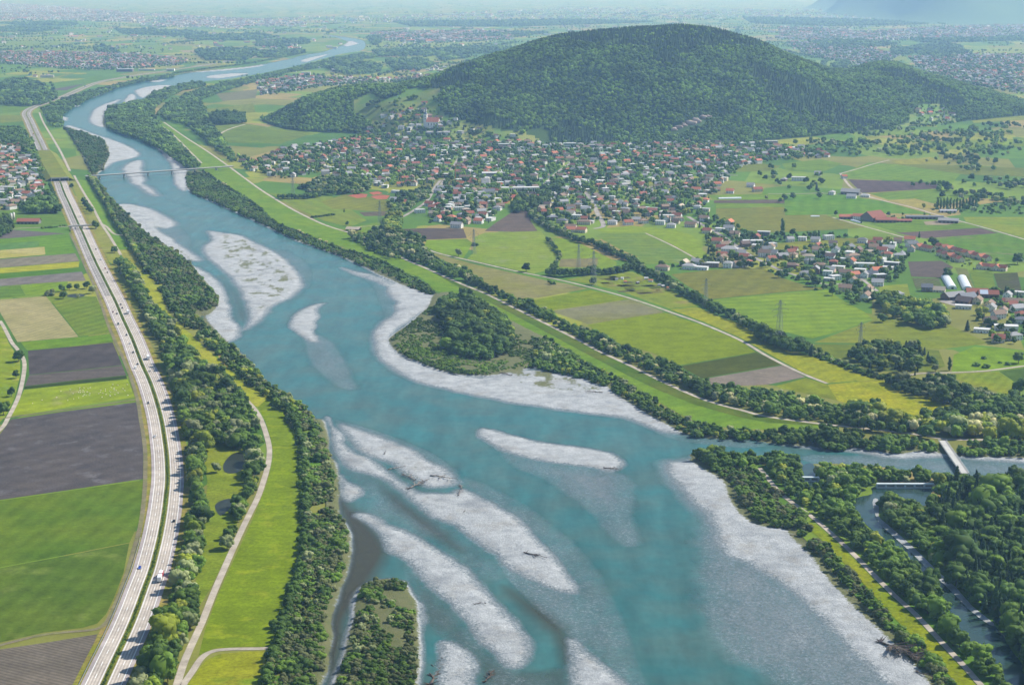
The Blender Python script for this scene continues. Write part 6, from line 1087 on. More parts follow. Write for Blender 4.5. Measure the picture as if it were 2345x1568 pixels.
# the rest of the villages and the towns on the plain: too small to part
TOWN = MB()
TM = [ROOF['brown'], ROOF['red'], ROOF['orange'], ROOF['grey'], WALLW['white'], WALLW['cream'], FLATR, ROOF['darkbrown'], WALLW['grey']]
def tiny(B_, x, y, z_, w, d, h, rz, flat_=False, rm=None):
    c_, s_ = math.cos(rz), math.sin(rz); tr_ = lambda q: [(x + a*c_ - b*s_, y + a*s_ + b*c_, z_ + e) for a, b, e in q]; X, Y = w/2, d/2; wm = random.choice([4, 4, 4, 5, 8])
    B_.raw(tr_([(-X,-Y,-1),(X,-Y,-1),(X,Y,-1),(-X,Y,-1),(-X,-Y,h),(X,-Y,h),(X,Y,h),(-X,Y,h)]), [(0,1,5,4),(1,2,6,5),(2,3,7,6),(3,0,4,7)], wm)
    rm = rm if rm is not None else random.choice([0, 0, 1, 2, 3, 3, 7])
    if flat_: B_.raw(tr_([(-X-.3,-Y-.3,h+.02),(X+.3,-Y-.3,h+.02),(X+.3,Y+.3,h+.02),(-X-.3,Y+.3,h+.02)]), [(0,1,2,3)], 6)
    else: r_ = d*0.36; B_.raw(tr_([(-X-.6,-Y-.7,h-.2),(X+.6,-Y-.7,h-.2),(X+.6,Y+.7,h-.2),(-X-.6,Y+.7,h-.2),(-X-.6,0,h+r_),(X+.6,0,h+r_)]), [(0,1,5,4),(2,3,4,5),(1,2,5),(3,0,4)], rm)
for (x, y, z_, zn) in allh[LIMIT:]: tiny(TOWN, x, y, z_, random.uniform(11, 18), random.uniform(8, 12), random.choice([4, 5.5, 6, 7]), random.uniform(0, 3.1), random.random() < 0.25)
TOWN.build('upper_village', TM, None, label='small houses on the slope and back of the village', cat='village', kind='stuff')
FT = MB()
FTZ = [([(0,122),(60,119),(250,124),(330,126),(430,138),(410,150),(250,160),(150,158),(60,150),(0,145)],27,0.8,0.1),([(590,188),(680,176),(760,178),(860,182),(1000,175),(1000,185),(840,190),(720,200),(650,212),(600,218)],27,0.7,0.3),([(850,76),(1000,72),(1172,70),(1172,92),(1000,99),(880,94)],40,0.55,0.3),([(0,8),(120,14),(330,32),(330,52),(150,48),(0,46)],55,0.6,0.5),([(330,32),(586,44),(700,52),(690,62),(420,60)],55,0.5,0.4),([(1780,62),(2000,72),(2150,62),(2345,58),(2345,82),(2150,92),(1900,96),(1790,90)],50,0.55,0.35),([(1800,96),(1960,100),(2060,128),(2030,145),(1960,150),(1850,128)],34,0.55,0.35),([(2080,132),(2200,126),(2345,126),(2345,215),(2250,200),(2120,165)],29,0.6,0.35),([(590,42),(900,36),(1300,18),(1700,22),(2100,18),(2100,45),(1500,45),(1100,50),(620,58)],110,0.5,0.6),([(586,95),(640,92),(700,112),(600,118)],40,0.3,0.3),([(300,45),(560,50),(560,66),(330,62)],60,0.4,0.3),([(900,150),(1000,150),(1040,160),(950,172)],35,0.3,0.4),([(60,178),(110,172),(122,178),(80,182)],30,0.3,0.1),([(0,60),(2000,60),(2000,120),(0,115)],170,0.3,0.4)]
for poly, sp_, keep, ff in FTZ:
    W = G(poly); lo, hi = W.min(0), W.max(0)
    gx, gy = np.meshgrid(np.arange(lo[0], hi[0], sp_), np.arange(lo[1], hi[1], sp_*1.1)); P_ = np.stack([gx.ravel(), gy.ravel()], 1) + RNG.uniform(-.4, .4, (gx.size, 2))*sp_
    P_ = P_[inside(W[:, :2], P_) & (RNG.random(len(P_)) < keep)]; pp = project(np.c_[P_, np.zeros(len(P_))]); P_ = P_[(hill_z(P_[:, 0], P_[:, 1]) < 0.5) & ~inside(CORRIDOR, pp)]
    for x, y in P_:
        fl = random.random() < ff*0.5; g_ = sp_ > 36
        tiny(FT, x, y, 0, random.uniform(11, 19)*(random.choice([1.3, 1.6, 3.2]) if fl or g_ else 1), random.uniform(9, 13)*(1.4 if fl else 1), random.choice([5, 6, 7, 10])*(1.2 if g_ else 1), random.uniform(0, 3.1), fl)
FT.build('far_town', TM, None, label='hazy far towns scattered over the plain', cat='town', kind='stuff')
# ------------------------------------------------------------------ garden trees
hxy = np.array(HOUSES)
def garden(poly, spacing, keep, hr=(5, 11), far=False):
    W = np.array([ray_hit(*q) for q in poly]); lo, hi = W.min(0), W.max(0)
    gx, gy = np.meshgrid(np.arange(lo[0], hi[0], spacing), np.arange(lo[1], hi[1], spacing)); P_ = np.stack([gx.ravel(), gy.ravel()], 1) + RNG.uniform(-.45, .45, (gx.size, 2))*spacing
    P_ = P_[inside(W[:, :2], P_) & (RNG.random(len(P_)) < keep)]; Z_ = np.maximum(hill_z(P_[:, 0], P_[:, 1]), 0); pp = project(np.c_[P_, Z_]); ok_ = np.ones(len(P_), bool)
    for f_ in FIELDS_PX[:95]: ok_ &= ~inside(f_, pp)
    for i in np.nonzero(ok_)[0]:
        d2 = ((hxy - P_[i])**2).sum(1).min(); l2 = ((LWP - P_[i])**2).sum(1).min()
        if d2 < 64 or l2 < 25: continue
        far_ = P_[i, 1] > 3100; pr_ = random.choice(['far1', 'far2', 'far1', 'far2', 'farc']) if far_ else random.choices(['oak1', 'oak3', 'oak4', 'shrub', 'scrub2', 'spruce', 'lime', 'willow', 'poplar'], [3, 3, 3, 3, 2, 1, 0.7, 0.6, 0.3])[0]
        TREES.append((P_[i, 0], P_[i, 1], Z_[i], random.uniform(*hr)*(0.55 if pr_ in ('shrub', 'scrub2') else 1.25 if pr_ in ('spruce', 'poplar') else 1), pr_, 'village_tree'))
garden(V_MAIN, 11, 0.54, (5, 13)); garden([(1380,520),(1470,520),(1640,530),(1640,612),(1500,614),(1470,600),(1620,590)], 12, 0.05)
garden([(1590,500),(1650,500),(1720,540),(2050,545),(2080,590),(2060,650),(2010,690),(1940,700),(1860,660),(1800,640),(1740,615),(1640,612),(1500,615),(1600,600),(1620,560)], 10.5, 0.6); garden([(2110,555),(2300,600),(2330,630),(2230,622),(2140,595)], 10, 0.35, (3, 7)); garden([(2240,670),(2345,660),(2400,670),(2400,800),(2290,790),(2230,760)], 11, 0.45); garden([(-30,320),(75,320),(95,380),(112,440),(60,480),(-30,495)], 11, 0.5); garden([(2090,240),(2190,250),(2195,285),(2100,295)], 13, 0.5); garden([(1895,485),(2180,490),(2200,512),(1990,518)], 13, 0.2, (4, 8)); garden([(880,228),(1000,222),(1010,260),(900,262)], 16, 0.25); garden([(2130,478),(2300,470),(2345,480),(2345,492),(2150,490)], 12, 0.45)
for poly, sp_, keep, ff in FTZ[:3] + FTZ[5:8]:
    scatter(poly, sp_*0.75, (8, 14), [('far1', 1), ('far2', 2)], 'far_tree', keep=0.55)
# ------------------------------------------------------------------ labels that single each house out
MARK = {'hamlet': ((2181, 655), 'plastic tunnels'), 'right edge farm': ((2203, 640), 'plastic tunnels'), 'farm fields': ((2003, 500), 'big red barn'), 'village front': ((1192, 440), 'white school'), 'main road': ((1325, 610), 'brook pylons'), 'village west end': ((835, 448), 'tennis courts'), 'western village': ((64, 513), 'long red barn'), 'main village': ((1192, 440), 'white school'), 'chapel slope': ((2168, 277), 'chapel'), 'hill meadow': ((992, 291), 'church'), 'terraces': ((2345, 620), 'right edge')}
ORD = lambda n: {1: '', 2: 'second ', 3: 'third '}.get(n, f"{n}{'th' if 10 < n % 100 < 20 else {1: 'st', 2: 'nd', 3: 'rd'}.get(n % 10, 'th')} ")
byk = {}
for o, base, zone, x, y in HREC:
    mu, mv = MARK[zone][0]; mx_, my_, _ = g1(mu, mv); byk.setdefault((base, MARK[zone][1], zone), []).append((math.hypot(x-mx_, y-my_), o))
for (base, lm, zone), L_ in byk.items():
    for k, (_, o) in enumerate(sorted(L_, key=lambda t_: t_[0])):
        zt = {'main village': 'in the village', 'village front': 'at village front', 'village west end': 'at village west end', 'right edge farm': 'at the right edge', 'western village': 'west of the motorway', 'farm fields': 'among the farm fields', 'main road': 'by the main road', 'terraces': ''}.get(zone, 'on the ' + zone if 'slope' in zone or 'meadow' in zone else 'in the ' + zone)
        o['label'] = ' '.join(f'{base} {zt}, {ORD(k+1)}nearest the {lm}'.split()); o['label'] = o['label'] if len(o['label'].split()) <= 16 else o['label'].replace(' gable roof', ' gable').replace('nearest the', 'nearest'); o['group'] = {'terraces': 'terraced houses with red roofs'}.get(zone, 'houses of the ' + zone)
# ================================================================== vehicles
TYRE = plain('tyre_rubber', '#1e1e20', 0.9, 0.2); LAMP = plain('lamp_glass', '#e8e8e0', 0.2, 0.6); CARGLASS = plain('car_glass', '#20262c', 0.12, 0.7)
_b = MB(); _b.bar((0, -0.12, 0.33), (0, 0.12, 0.33), 0.33, 0.33, 12); WHEEL = _b.me('wheel', TYRE); _b = MB(); _b.bar((0, -0.17, 0.52), (0, 0.17, 0.52), 0.52, 0.52, 12); BIGWHEEL = _b.me('wheel', TYRE); HEADL = MB().box(-0.05, 0.05, -0.2, 0.2, -0.1, 0.1).me('headlight', LAMP)
def paint(c): return plain('car_paint_' + c.strip('#'), c, 0.25, 0.6, 0.03)
def loft(secs):
    v = []; f = []
    for x, hw, z0, z1, tw in secs: v += [(x, -hw, z0), (x, hw, z0), (x, tw, z1), (x, -tw, z1)]
    for k in range(len(secs)-1):
        a = 4*k; f += [(a+j, a+4+j, a+4+(j+1) % 4, a+(j+1) % 4) for j in range(4)]
    f += [(0,1,2,3), tuple(4*(len(secs)-1)+j for j in (3,2,1,0))]; return v, f
def car(x, y, rz, c, label, van=False, z=0.5):
    o = thing('van' if van else 'car', label, 'van' if van else 'car', (x, y, z), rz); m = paint(c)
    if van:
        body = loft([(-2.5,.85,.35,1.0,.8),(-2.45,.95,.35,2.1,.85),(1.2,.95,.35,2.15,.85),(1.9,.95,.35,1.25,.9),(2.5,.9,.35,1.0,.85),(2.55,.8,.4,.8,.75)]); gl = loft([(1.18,.87,1.3,2.05,.82),(1.95,.88,1.28,1.3,.86)])
    else:
        body = loft([(-2.1,.75,.35,.8,.7),(-2.05,.88,.3,.95,.82),(-1.2,.9,.3,1.0,.84),(.9,.9,.3,.98,.84),(1.9,.86,.3,.8,.78),(2.1,.72,.35,.65,.66)]); gl = loft([(-1.75,.74,.96,1.0,.72),(-1.2,.76,.97,1.42,.6),(.1,.76,.97,1.45,.6),(.95,.76,.97,.99,.74)])
    MB().raw(*body).build('body', m, o); MB().raw(*gl).build('window', CARGLASS, o)
    if not van: MB().box(-1.15, 0.1, -.56, .56, 1.43, 1.5).build('roof', m, o)
    for sx in (-1.3, 1.35):
        for sy in (-.82, .82): add('wheel', WHEEL, o, loc=(sx, sy, 0))
    for sy in (-.55, .55): add('headlight', HEADL, o, loc=(2.1 if not van else 2.52, sy, 0.62))
def truck(x, y, rz, cab_c, box_c, label, trailer=False, length=9.0, z=0.5, name='truck', side_c=None):
    o = thing(name, label, 'truck', (x, y, z), rz); cm, bm_ = paint(cab_c), paint(box_c)
    MB().raw(*loft([(length/2-2.3,1.2,.6,2.9,1.15),(length/2-.4,1.22,.6,2.95,1.15),(length/2,1.15,.6,1.9,1.1)])).build('cab', cm, o); MB().box(length/2-.42, length/2-.05, -1.0, 1.0, 1.95, 2.7).build('windscreen', CARGLASS, o)
    MB().box(-length/2, length/2-2.5, -1.27, 1.27, 1.0, 3.9).build('cargo_box', paint(side_c) if side_c else bm_, o); MB().box(-length/2+.03, length/2-2.53, -1.24, 1.24, 3.903, 3.98).build('cargo_roof', bm_, o); MB().box(-length/2, length/2-.3, -.5, .5, .6, .95).build('chassis', TYRE, o)
    ax = [length/2-1.2, -length/2+1.5, -length/2+2.9]
    if trailer:
        MB().box(-length/2-8.2, -length/2-1.0, -1.27, 1.27, 1.0, 3.9).build('trailer_box', bm_, o); MB().bar((-length/2-1.0, 0, .8), (-length/2, 0, .8), .12).build('drawbar', TYRE, o); ax += [-length/2-6.8, -length/2-2.4]
    for a in ax:
        for sy in (-1.05, 1.05): add('wheel', BIGWHEEL, o, loc=(a, sy, 0))
    for sy in (-.85, .85): add('headlight', HEADL, o, loc=(length/2+.02, sy, 1.0))
def on_road(u, v, north):
    """nearest point on a lane of the motorway"""
    x, y, _ = g1(u, v); w = ws if v > 412 else wnn; i = np.argmin((w[:, 0]-x)**2 + (w[:, 1]-y)**2); i = min(i, len(w)-2); d = w[i+1]-w[i]; r_ = math.atan2(d[1], d[0]); n_ = np.array([-d[1], d[0]])/np.linalg.norm(d[:2])
    off = float((np.array([x, y]) - w[i, :2]) @ n_); s = 1 if north else -1; lane = min((4.5, 8.2), key=lambda q: abs(q*s - off))*s; p_ = w[i, :2] + n_*lane; return p_[0], p_[1], r_ + (math.pi if north else 0)
for u, v, n_, c, lb, vn in [(322,1304,0,'#1f56c8','bright blue car alone on the near curve',0),(399,1193,1,'#16181c','black car near the tree shadows on the near curve',0),(355,1001,0,'#dcdcdc','white car beside the dark ploughed field',0),(339,926,0,'#2c3036','dark grey car beside the sheep meadow',0),(342,850,1,'#e6e6e4','white car just behind the bus',0),(313,843,0,'#f0f0ee','white van overtaken by a dark car',1),(319,836,0,'#1c1e24','dark car overtaking the white van',0),(303,808,0,'#24262c','dark car beside the brown harrowed band',0),(297,788,0,'#e2e2e2','silver car level with the bright green strip',0),(287,769,0,'#22252a','dark car below the green van',0),(269,744,0,'#2f4038','dark green van beside the wheat with tractor lines',1),(266,719,0,'#202228','dark car overtaking the red trailer car',0),(257,717,0,'#7a2c30','dark red car in the slow lane by the small pond',0),(279,699,1,'#26282e','first of two dark cars ahead of the white truck',0),(277,707,1,'#3a3c42','second of two dark cars ahead of the white truck',0),(244,616,1,'#c03030','red car beside the levee lane trees',0),(247,626,1,'#2a2c30','dark car following the red one',0),(234,596,1,'#ececec','white van between overpass and tree belt',1),(185,497,1,'#e8e8e8','white van near the row of five trees',1),(175,524,0,'#2c4a7c','blue car in the shadow of the overpass',0),(151,428,1,'#e4e4e4','white car leaving the tunnel',0),(222,572,1,'#2c2c30','dark motorbike sized car below the overpass',0),(102,324,1,'#24262a','dark car before the far tunnel mouth',0),(88,302,1,'#d8d8d8','pale car on the far straight',0),(70,271,1,'#282a2e','dark car in the far bend',0),(80,246,0,'#b83030','red car in the far bend',0),(104,243,1,'#e4e4e4','white car behind the far bend',0),(119,355,1,'#33353a','dark car at the far tunnel mouth',0)]:
    x, y, r_ = on_road(u, v, n_); car(x, y, r_, c, lb, bool(vn))
x, y, r_ = on_road(366, 1318, 1); truck(x, y, r_, '#c8282c', '#eeeeec', 'white lorry with red sides pulling a white trailer on the near curve', True, 8.5, side_c='#c8383a')
x, y, r_ = on_road(342, 823, 1); truck(x, y, r_, '#c03038', '#f0f0f0', 'white coach sized lorry with a red cab beside the tree belt', False, 11)
x, y, r_ = on_road(292, 718, 1); truck(x, y, r_, '#e8e8e8', '#f2f2f2', 'all white lorry beside the belt shadows', False, 10)
x, y, r_ = on_road(78, 308, 0); truck(x, y, r_, '#d8a030', '#e8d8a0', 'yellow lorry on the far straight', False, 10); x, y, r_ = on_road(207, 199, 0); truck(x, y, r_, '#3060c0', '#3868c4', 'blue lorry on the far motorway', False, 11)
# ================================================================== sheep
WOOL = plain('wool', '#e2dcc8', 0.95, 0.1, 0.1, 3.0)
def sheep_me(k):
    b = MB(); v, f = ICO2; b.raw(v*np.array([.62, .34, .34]) + np.array([0, 0, .72]), f.tolist()); hd = .95 if k == 0 else .45
    b.bar((.5, 0, .85), (.78, 0, hd+.05), .16, .12, 6); b.raw(ICO1[0]*np.array([.2, .11, .13]) + np.array([.88, 0, hd]), ICO1[1].tolist())
    for sx in (-.35, .35):
        for sy in (-.17, .17): b.bar((sx, sy, .5), (sx+.03, sy, .28), .09, .06, 5); b.bar((sx+.03, sy, .28), (sx, sy, 0), .055, .045, 5)
    for sy in (-1, 1): b.bar((.8, sy*.1, hd+.1), (.78, sy*.22, hd+.06), .05, .02, 4)
    b.bar((-.6, 0, .85), (-.72, 0, .6), .07, .03, 4); return b.me('sheep', WOOL, True)
SM = [sheep_me(0), sheep_me(1)]
for k in range(52):
    u = random.choice([random.uniform(70, 300), random.gauss(190, 12), random.gauss(255, 20)]); v = 872 + (305-u)*0.085 + random.uniform(4, 34)
    if not inside([(55,892),(170,880),(292,868),(309,909),(160,932),(26,953)], np.array([[u, v]]))[0]: continue
    x, y, _ = g1(u, v); add('sheep', SM[k % 2], None, 'white sheep grazing on the bright meadow beside the motorway' if k % 2 else 'white sheep standing with its head up on the bright meadow', 'sheep', 'flock of sheep', loc=(x, y, 0.1), rz=random.uniform(0, 6.28))
# ================================================================== lattice masts
MAST = plain('mast_steel', '#7f8688', 0.5, 0.5, 0.08, 1.0, 0.3)
def pylon(u, v, h, label):
    x, y, _ = g1(u, v); o = thing('lattice_mast', label, 'pylon', (x, y, 0), math.radians(30)); B_ = h*0.075; t_ = h*0.016; b = MB(); lv = [0, .16, .3, .42, .53, .63, .72, .8, .88, 1.0]; th = .085
    cor = lambda q: [(sx*(B_*(1-q)+t_*q), sy*(B_*(1-q)+t_*q), h*q) for sx, sy in ((-1,-1),(1,-1),(1,1),(-1,1))]
    leg = MB()
    for k in range(4): leg.bar(cor(0)[k], cor(1)[k], th*1.4)
    leg.build('leg_frame', MAST, o)
    for a, c in zip(lv[:-1], lv[1:]):
        A, C_ = cor(a), cor(c)
        for k in range(4): b.bar(A[k], C_[(k+1) % 4], th); b.bar(A[(k+1) % 4], C_[k], th); b.bar(C_[k], C_[(k+1) % 4], th)
    b.build('lattice', MAST, o)
    for q, wd in ((.66, .17), (.79, .22), (.91, .14)):
        c = MB()
        for s in (-1, 1):
            for dy in (-.5, .5): c.bar((0, dy, h*q), (s*h*wd, 0, h*q), th); c.bar((0, dy, h*(q+.05)), (s*h*wd, 0, h*q), th)
            for j in (.35, .7): c.bar((s*h*wd*j, 0, h*q), (s*h*wd*j, 0, h*(q+.05*(1-j))), th)
        ca = c.build('cross_arm', MAST, o)
        for s in (-1, 1): MB().bar((s*h*wd, 0, h*q), (s*h*wd, 0, h*q-2.2), .14, .14, 5).build('insulator', plain('insulator', '#6c6a64', 0.4, 0.5), ca)
for u, v, h, lb in [(1325,612,32,'left of the two lattice masts by the brook trees'),(1359,655,46,'tall lattice mast above the round dark bush'),(1616,704,36,'lattice mast beside the brook in the middle of the fields'),(1784,790,50,'tall lattice mast at the edge of the bright green field'),(1970,800,30,'lattice mast behind the nursery garden'),(870,513,38,'lattice mast beside the pole shed field'),(1085,581,36,'lattice mast in the clover pasture corner'),(671,446,36,'lattice mast near the levee copse')]: pylon(u, v, h, lb)
# ================================================================== driftwood
DRIFT = plain('bleached_wood', '#8a8076', 0.9, 0.15, 0.2, 1.5); DRIFT2 = plain('dark_driftwood', '#5c5148', 0.9, 0.15, 0.25, 1.5)
def bed_z(x, y):
    i = np.argmin((bed[:, 0]-x)**2 + (bed[:, 1]-y)**2); return max(float(bed[i, 2]), WL)
def snag(u, v, L_, ang, n, seed, label, mat=DRIFT, spread=0.5, root=True, name='driftwood_snag'):
    r = random.Random(seed); x, y, _ = g1(u, v, WL+.5); o = thing(name, label, 'driftwood', (x, y, bed_z(x, y)+.12), ang); b = MB(); pts = [np.array([0, 0, .35])]
    for k in range(5): pts.append(pts[-1] + np.array([L_/5, r.uniform(-.06, .06)*L_, r.uniform(-.02, .03)*L_]))
    R = 0.02*L_ + .12
    for k in range(5): b.bar(pts[k], pts[k+1], R*(1-.17*k), R*(1-.17*(k+1)), 6)
    b.build('trunk', mat, o, True); br = MB()
    for k in range(n):
        j = r.randint(1, 4); p = pts[j] + (pts[j+1]-pts[j])*r.random(); a = r.choice((-1, 1))*r.uniform(.4, 1.1); l = L_*spread*r.uniform(.3, .8)*(1-.12*j); q = p + np.array([math.cos(a)*l, math.sin(a)*l, r.uniform(.0, .5)*l*.5]); br.bar(p, q, R*.55, R*.2, 5)
        for _ in range(2): s = p + (q-p)*r.uniform(.4, .9); a2 = a + r.uniform(-.8, .8); l2 = l*.4; br.bar(s, s + np.array([math.cos(a2)*l2, math.sin(a2)*l2, r.uniform(-.05, .35)*l2]), R*.3, R*.1, 4)
    if n: br.build('branch', mat, o)
    if root:
        rt = MB()
        for k in range(11): a = r.uniform(0, 6.28); l = L_*.16*r.uniform(.6, 1.2); rt.bar((0, 0, .4), (-abs(math.cos(a))*l*.7, math.sin(a)*l, .4 + r.uniform(-.1, .9)*l*.6), R*.5, R*.1, 5)
        rt.build('root_plate', mat, o)
snag(936,1118,22,math.radians(62),26,1,'big tangled root stock in the middle of the long gravel bar'); snag(950,1098,18,math.radians(120),22,2,'second tangled tree lying across the root stock'); snag(888,1074,17,math.radians(38),2,3,'single bare log pointing at the root stock',root=False); snag(1056,1118,11,math.radians(100),16,4,'upright root clump at the right end of the log bar'); snag(1050,1135,12,math.radians(75),18,5,'bushy root clump below the upright one'); snag(985,1090,26,math.radians(-28),5,6,'long thin trunk running to the root clumps',root=False)
snag(985,1566,40,math.radians(86),46,7,'long dead tree with feathered branches lying at the bottom edge',DRIFT2,.22); snag(1110,1560,14,math.radians(80),24,8,'dark root stock at the bottom of the lower bar',DRIFT2,.6); snag(1170,860,16,math.radians(140),24,9,'bleached root stock on the gravel below the compact wood'); snag(1380,900,18,math.radians(160),8,10,'pale fallen log pile on the east bank gravel',root=False); snag(1205,1268,20,math.radians(-40),6,11,'forked branch on the bright long bar',DRIFT2); snag(1385,1072,14,math.radians(-10),14,12,'dark brushwood at the tip of the centre bar',DRIFT2); snag(2016,1472,36,math.radians(-52),90,13,'large dark heap of brushwood on the right gravel bar',DRIFT2,.55); snag(2100,1540,16,math.radians(-45),4,14,'dark log below the brushwood heap',DRIFT2); snag(1810,1226,9,math.radians(20),1,15,'small pale log near the shrub edge',root=False); snag(590,620,10,math.radians(30),8,16,'dead branch on the mottled gravel island',DRIFT2); snag(617,644,6,math.radians(70),10,17,'dark root on the mottled gravel island',DRIFT2); snag(1935,1150,13,math.radians(80),18,18,'pale dead tree beside the turquoise channel',DRIFT,.7); snag(1086,1385,8,math.radians(10),6,19,'small dark twig pile on the second long bar',DRIFT2); snag(880,1040,8,math.radians(80),6,20,'thin branch on the speckled bar',DRIFT2); snag(2300,1460,9,math.radians(100),2,21,'leaning dead stem at the bend of the side channel',root=False); snag(1062,1174,4,math.radians(80),3,22,'small dark stump near the centre of the long bar',DRIFT2)
# pale stones and rock face on the hill
ROCK_M = plain('limestone', '#a09088', 0.9, 0.2, 0.25, 0.3)
for k, (u, v) in enumerate([(1541,299),(1549,293),(1557,289),(1566,286),(1575,283),(1584,279),(1594,275),(1604,271),(1612,268)]):
    x, y, z_ = ray_hit(u, v); r = np.random.default_rng(k); s = np.array([11, 4, 6])*(0.45 + 0.9*r.random()); v_ = ICO2[0]*s*(1 + .22*r.standard_normal((len(ICO2[0]), 1)).clip(-1.5, 1.5)); add('rock_face', mesh('rock_face', v_, ICO2[1], ROCK_M), None, 'pale rock outcrop showing through the hill forest', 'rock', 'rock outcrops on the hill', loc=(x + 6*(k % 3), y, z_+1.5*(k % 2)))
# road bits: sign gantries on the verge, sheds on the allotments
for k in range(9):
    u, v = random.choice([(1425,640),(1432,648),(1460,650),(1480,640),(1490,645),(1510,655),(1518,658),(1530,662),(1412,642),(1386,660)][k:k+1]); x, y, _ = g1(u, v); o = thing('garden_shed', ['pale', 'low white', 'tiny grey', 'brown', 'white roofed', 'dark', 'small', 'narrow', 'wide'][k] + ' garden shed on the allotment meadow', 'shed', (x, y, 0), random.uniform(-.4, .4)); wl_, rf = gable(random.uniform(3.5, 6), 3.5, 2.2, 1.0, .3); wl_.build('wall', WALL[['white', 'grey', 'wood', 'cream'][k % 4]], o); rf.build('roof', [FLATR, ROOF['orange'], ROOF['grey']][k % 3], o)
# ================================================================== plants: the largest ones are things, the rest one mass per wood
MASS = {'belt': ('riverside_forest', 'dense belt of broadleaf trees between motorway and levee meadow'), 'west_wood': ('thicket', 'dark grey green thicket on the west bank gravel'), 'bank_bush': ('undergrowth', 'low bushes along the west bank below the bright meadow'),
 'islet': ('islet_undergrowth', 'dense scrub covering the islet at the bottom edge'), 'east_bank': ('bank_undergrowth', 'line of bushes along the east bank'), 'islet_wood': ('islet_forest', 'compact dark wood on the bend of the east bank'), 'islet_scrub': ('low_undergrowth', 'low green scrub round the compact dark wood'),
 'east_belt': ('hedgerow_vegetation', 'bushy tree belt behind the east levee lane'), 'right_belt': ('brook_vegetation', 'dark tree belt right of the yellow meadow'), 'mouth_wood': ('floodplain_forest', 'broadleaf wood round the weirs at the side river mouth'), 'mouth_scrub': ('shore_undergrowth', 'scrub strip between gravel and shady lane'),
 'spruce_wood': ('spruce_forest', 'dark spruce wood at the lower right edge'), 'north_wood': ('northern_riverside_forest', 'hazy riverside woods upstream of the bridge'), 'far_tree': ('far_vegetation', 'hazy tree lines and copses on the far plain'), 'brook': ('brookside_vegetation', 'wooded brook winding between the eastern fields'),
 'nursery': ('nursery_vegetation', 'shrubs and trees of the nursery garden'), 'farm_grove': ('farm_grove_vegetation', 'tall grove in front of the right hand farm'), 'west_copse': ('copse_vegetation', 'dark copse and hedge by the red roofed barn'), 'hedge': ('hedge_vegetation', 'low hedge beside the motorway fence'), 'grove': ('meadow_vegetation', 'scattered groves in the meadows below the hill'),
 'village_tree': ('garden_vegetation', 'garden trees between the village houses'), 'forest': ('hill_forest', 'mixed forest covering the hill'), 'median': ('median_hedge_vegetation', 'low clipped hedge along the motorway median')}
BELT_LABEL = {'belt': 'broadleaf tree in the belt between motorway and levee meadow', 'east_belt': 'bushy tree in the belt behind the east levee lane', 'islet_wood': 'tall dark tree in the compact wood on the east bank bend', 'right_belt': 'tree in the dark belt right of the yellow meadow', 'mouth_wood': 'broadleaf tree in the wood round the weirs', 'spruce_wood': 'dark spruce in the lower right wood', 'brook': 'tree on the wooded brook between the eastern fields', 'farm_grove': 'tall tree in the grove before the right hand farm', 'west_copse': 'dark tree in the copse by the red barn', 'nursery': 'tree in the nursery garden'}
BELT_LABEL['belt'] = 'broadleaf tree in the belt beside the motorway'; BELT_LABEL['mouth_wood'] = 'tree in the wood round the weirs'; BELT_LABEL['east_belt'] = 'tree in the belt behind the levee lane'; BELT_LABEL['islet_wood'] = 'tree in the compact wood on the east bank bend'
LOOK = {'oak1': 'mid green broad', 'oak2': 'mid green slender', 'oak3': 'dark narrow', 'oak4': 'dark broad', 'willow': 'silvery', 'lime': 'yellow green', 'bloom': 'pale blossoming'}
BELT_LABEL = {k_: v_.replace('broadleaf ', '').replace('dark tree', 'tree').replace('tall ', '').replace('bushy ', '') for k_, v_ in BELT_LABEL.items()}
def where(zn, u, v):
    t_ = BELT_LABEL[zn]; a = 'in the '
    w_ = {'belt': 'upper end of the ' if v < 820 else 'widest part of the ' if v < 1000 else 'pond stretch of the ' if v < 1240 else 'bottom stretch of the ', 'mouth_wood': 'tip of the ' if u < 1760 else 'weir side of the ' if v < 1150 else 'lane side of the ' if u < 2150 else 'lower part of the ', 'spruce_wood': 'part nearest the footbridge of the ' if v < 1180 else 'middle of the ' if v < 1330 else 'bottom corner of the ', 'east_belt': 'right half of the ' if u > 2100 else 'left half of the '}.get(zn)
    return t_.replace(a, a + w_, 1) if w_ else t_
CLEAR = [[(278,586),(300,606),(336,620),(365,656),(387,694),(400,726),(430,757),(475,799),(548,866),(592,901),(636,922),(590,934),(545,902),(500,870),(450,830),(427,786),(400,751),(375,721),(350,694),(327,664),(304,624)],[(1996,1110),(2144,1110),(2144,1150),(2118,1168),(2040,1150),(2016,1152),(2012,1180),(2090,1250),(2190,1345),(2276,1426),(2320,1490),(2347,1528),(2380,1600),(2330,1600),(2284,1526),(2196,1438),(2159,1363),(2084,1283),(1984,1201),(1957,1176),(1950,1150)],[(1834,1060),(1866,1060),(1880,1118),(1834,1118)],[(2140,1000),(2176,1000),(2228,1096),(2192,1096)],[(505,1062),(530,1036),(556,1032),(566,1050),(562,1076),(535,1088),(510,1084)],[(488,1160),(508,1142),(534,1140),(532,1162),(505,1184)]]
_xy = np.array([(t_[0], t_[1]) for t_ in TREES]); _pp = project(np.c_[_xy, np.zeros(len(_xy))]); _ok = np.ones(len(_xy), bool)
for f_ in CLEAR: _ok &= ~inside(f_, _pp)
